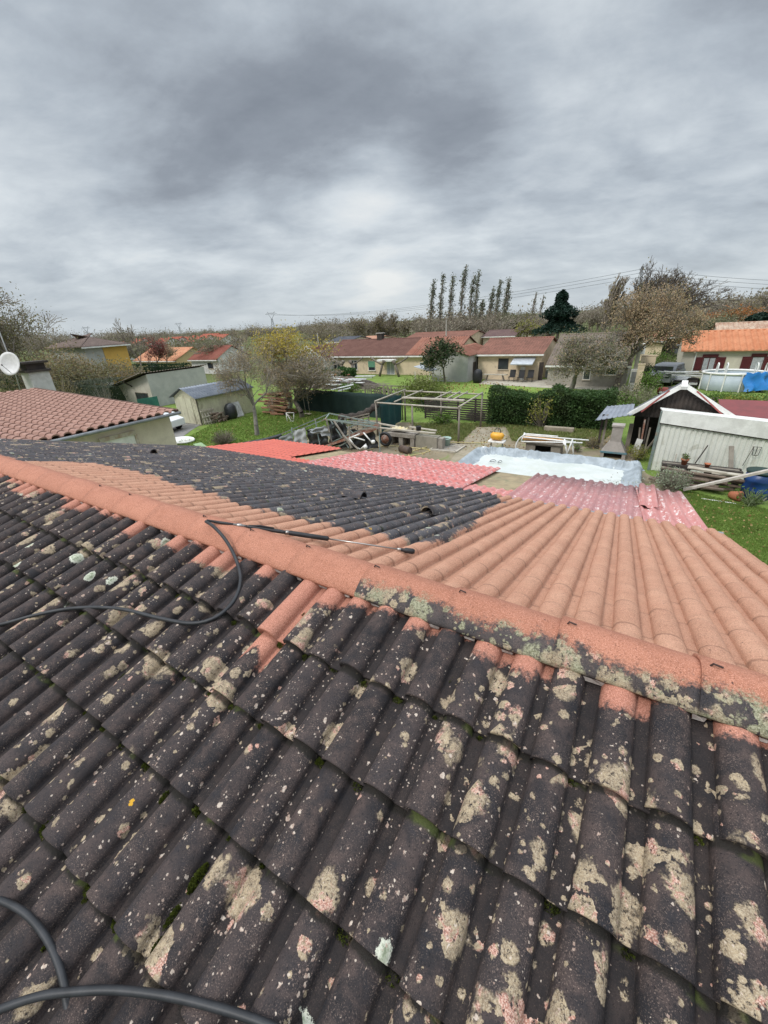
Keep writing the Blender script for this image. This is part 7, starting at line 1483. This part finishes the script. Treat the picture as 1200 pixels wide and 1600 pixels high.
shrub('bare_pruned_shrub', 'bare pale-stemmed pruned shrub in front of the clipped bushes', PY(163, 620, 17.5), 1.0, PY(165, 592, 17.5)[2], L_brg, 150, .08, 8, 26, sm=m_bark_g)
shrub('brown_garden_shrub', 'yellow-brown shrub beside the pale chimney', PD(84, 600, 46), 2.4, PD(84, 580, 46)[2], L_brg, 2200, .10, 9, 26)
shrub('round_lawn_bush', 'round brown-green twiggy bush on the left lawn', P(351, 695), .85, .95, leaf_mat('lf_rb', (.10, .10, .05), (.17, .15, .09)), 1500, .055, 10, 60)
for k, (px, py, yt, R, lf, n, lab) in enumerate(((960, 645, 616, 1.6, L_gr, 1500, 'pale green bush right of the tall hedge'), (985, 640, 600, 1.8, L_olive, 2200, 'tangled green bush behind the dark shed\'s side roof'), (1012, 620, 575, 1.0, L_gr, 1500, 'tall narrow ivy bush left of the old van'), (1030, 575, 548, 2.2, L_gr, 2000, 'green shrub in front of the terracotta garage'), (1012, 560, 545, 1.8, L_hyel, 1400, 'yellow shrub beside the pole and the garage'), (1052, 578, 562, 1.8, L_olive, 1700, 'grey-green shrub at the left corner of the orange-roofed house'), (1010, 545, 524, 2.0, L_dk, 1600, 'dark round bush below the terracotta garage'),
        (1150, 640, 624, 1.6, L_hyel, 1900, 'yellow-green bramble between the gable and the round pool'), (1190, 640, 615, 1.9, L_gr, 2200, 'green bramble at the right edge behind the red roof'), (1120, 628, 617, 1.3, L_gr, 1200, 'low green bramble below the round pool'), (745, 655, 640, .8, L_olive, 500, 'small grey plant at the foot of the pergola'), (690, 662, 646, .9, L_gr, 800, 'leafy vegetable plant inside the pergola'), (672, 640, 628, 1.5, L_dk, 1100, 'dark shrub behind the pergola beams'), (548, 612, 597, 1.3, L_gr, 900, 'weedy green shrub between the scrap heap and the stake fence'), (1012, 590, 565, .9, L_dk, 900, 'dark ivy against the garden wall'), (925, 700, 680, .5, L_brg, 400, 'brown weeds behind the pool near the barbecue'), (992, 718, 695, .55, L_hyel, 900, 'yellowish leafy plant beside the dark shed'), (900, 706, 690, .3, L_gr, 200, 'small green tuft behind the white frame'))):
    b = P(px, py); shrub('garden_bush', lab, b, R, max(.3, PY(px, yt, b[1])[2]), lf, n, .06 if b[1] < 24 else .13, 100+k, 22)
bq_ = P(990, 740, .2); shrub('silver_bush', 'silvery-leaved bush spilling over the right corner of the covered pool', (PY(988, 745, 13.4)[0], 13.4), 1.15, 1.75, L_sil, 6500, .05, 130, 70, sm=m_twig_g)
shrub('silver_bush', 'smaller grey-green bush beside the sleeper rack', P(1046, 766), .75, 1.0, leaf_mat('lf_sg', (.20, .24, .15), (.34, .36, .26)), 1900, .055, 131, 40)
shrub('pot_plant', 'leafy plant growing in the larger terracotta pot', (POTQ1[0], POTQ1[1]), .2, .3, L_gr, 160, .05, 132, 8); C.objects['pot_plant'].location.z = POT1.location.z+.2
shrub('yucca', 'spiky pale plant growing against the blue barrel', P(1172, 790), .55, .75, L_gr, 60, .1, 133, 16, sm=leaf_mat('lf_yuc', (.2, .25, .12), (.3, .34, .2)))
# pruned pollards against the house
for k, (px, lab) in enumerate(((536, 'stubby pruned tree at the left window of the brown-roofed house'), (551, 'pruned tree with a long side branch before the second window'), (598, 'pruned tree with bent limbs beside the patio door'), (618, 'pruned tree leaning right before the patio door'))):
    b = PY(px, 585, 47); tt = thing('pollarded_tree', lab, 'tree', (b[0], 47, 0), 'pruned trees against the brown-roofed house'); z = PY(px, 570, 47)[2]; m = MB(); s = 1 if k % 2 else -1
    m.tube([(b[0]+s*.5, 47, 0), (b[0]+s*.25, 47, z*.5), (b[0], 47, z)], [.17, .15, .16], 8); m.tube([(b[0], 47, z), (b[0]-s*.3, 47, z+.5)], [.14, .26], 8); m.tube([(b[0], 47, z), (b[0]+s*.8, 47.1, z+.3), (b[0]+s*1.8, 47.1, z+.9)], [.12, .09, .1], 7); m.build('trunk', m_bark, tt, True)
# --- far woodland belt (reads as one mass)
def woodland(name, x0, x1, D0, D1, top, n, seed, lf=None, wd=3.2):
    rs = np.random.RandomState(seed); S_ = []; LP = []
    for _ in range(n):
        px = rs.uniform(x0, x1); D = rs.uniform(D0, D1); b = PD(px, 512, D); h = max(2.5, PD(px, top(px)+rs.randn()*2.2, D)[2]*rs.uniform(.72, 1.02)); w_ = wd*rs.uniform(.6, 1.3); bx = np.array([b[0], b[1], 0]); S_.append((*bx, *(bx+(0, 0, h*.6)), .2, .1))
        for k in range(34):
            z = h*rs.uniform(.25, .75); a = rs.rand()*6.283; e = w_*rs.uniform(.3, 1); q = bx+np.array([math.cos(a)*e, math.sin(a)*e, min(h, z+e*rs.uniform(.6, 1.6))])+right*rs.uniform(0, .8); S_.append((*(bx+(0, 0, z)), *q, .06, .03)); LP += [q]
            for _2 in range(2): q2 = q+rs.randn(3)*w_*.3+np.array([0, 0, .8]); S_.append((*q, *q2, .04, .02)); LP.append(q2)
    v, f = tubes(S_, 3); o = link(name, v, f, m_twig, None, False); o['kind'] = 'stuff'
    LP = np.array(LP); p = LP[rs.randint(0, len(LP), int(len(LP)*1.8))]; o = leaves(name, p, .55, lf or L_wood, None, rs, jitter=.6); o['kind'] = 'stuff'
interp = lambda pts: (lambda x: float(np.interp(x, [p[0] for p in pts], [p[1] for p in pts])))
woodland('woodland', 480, 1260, 150, 230, interp(((480, 516), (520, 513), (600, 510), (650, 511), (680, 506), (760, 502), (800, 504), (850, 499), (920, 491), (1000, 482), (1060, 480), (1120, 482), (1170, 477), (1260, 470))), 300, 1)
woodland('woodland', 1000, 1260, 110, 150, interp(((1000, 488), (1060, 488), (1120, 486), (1170, 482), (1260, 476))), 60, 2, wd=3)
woodland('distant_woodland', 150, 520, 260, 420, interp(((150, 526), (300, 523), (420, 516), (520, 511))), 170, 3, L_wood, wd=4)
woodland('distant_woodland', -300, 180, 200, 300, interp(((-300, 530), (0, 528), (180, 526))), 70, 4, L_wood, wd=4)
woodland('scrubland', 150, 330, 100, 130, interp(((150, 543), (330, 543))), 24, 6, L_olive, wd=2.5)
# tree belt at the foot of the poplars
woodland('woodland_undergrowth', 655, 860, 100, 130, interp(((655, 510), (700, 505), (780, 504), (860, 508))), 60, 7, L_wood, wd=3)
# --- grass tufts on the near lawns
def tufts(name, poly, n, s, seed, m):
    rs = np.random.RandomState(seed); poly = np.array([q[:2] for q in poly]); lo = poly.min(0); hi = poly.max(0); p = lo+(hi-lo)*rs.rand(n*3, 2); sd = poly_sd(p[:, 0], p[:, 1], poly); p = p[sd < -.02][:n]; n = len(p); a = rs.rand(n)*6.283; h = s*(.5+rs.rand(n)); w_ = h*.22; dx = np.cos(a)*w_; dy = np.sin(a)*w_; lx = rs.randn(n)*h*.35; ly = rs.randn(n)*h*.35
    z = np.zeros(n); v = np.stack([np.stack([p[:, 0]-dx, p[:, 1]-dy, z], 1), np.stack([p[:, 0]+dx, p[:, 1]+dy, z], 1), np.stack([p[:, 0]+lx, p[:, 1]+ly, h], 1)], 1).reshape(-1, 3); f = np.arange(3*n).reshape(-1, 3); o = link(name, v, f, m, None, False, {'rnd': np.repeat(rs.rand(n), 3)}); o['kind'] = 'stuff'
L_grass = leaf_mat('lf_grass', (.155, .235, .045), (.22, .31, .08), trans=.35)
tufts('grass', [P(1066, 765), P(1120, 778), P(1215, 800), P(1230, 900), P(1060, 840)], 26000, .055, 1, L_grass)
tufts('grass', [P(250, 715), P(262, 700), P(330, 664), P(395, 648), P(450, 636), P(560, 655), P(545, 672), P(430, 700), P(345, 715)], 42000, .08, 2, L_grass)
tufts('weeds', [P(640, 662), P(760, 662), P(960, 675), P(930, 700), P(800, 690), P(790, 668), P(745, 668), P(722, 690), P(690, 690)], 16000, .12, 3, leaf_mat('lf_weed', (.15, .20, .05), (.25, .26, .10)))

def fallen(poly, n, size, seed, z=.03):
    rs = np.random.RandomState(seed); poly = np.array([q[:2] for q in poly]); lo = poly.min(0); hi = poly.max(0); p = lo+(hi-lo)*rs.rand(n*3, 2); p = p[poly_sd(p[:, 0], p[:, 1], poly) < -.05][:n]
    o = leaves('fallen_leaves', np.column_stack([p, z+.03*rs.rand(len(p))]), size, L_fall, None, rs, aspect=.7); o['kind'] = 'stuff'
L_fall = leaf_mat('lf_fallen', (.26, .15, .06), (.45, .32, .14), trans=.1)
fallen([P(270, 700), P(330, 664), P(395, 648), P(450, 636), P(560, 655), P(540, 672), P(430, 695)], 900, .09, 1)
fallen([P(640, 662), P(760, 662), P(960, 675), P(980, 705), P(790, 700), P(640, 715), P(600, 700)], 1300, .09, 2)
fallen([P(1066, 765), P(1120, 778), P(1215, 800), P(1230, 900), P(1060, 840)], 260, .07, 3)
fallen([P(672, 618), P(690, 598), P(770, 598), P(880, 612)], 500, .16, 4)
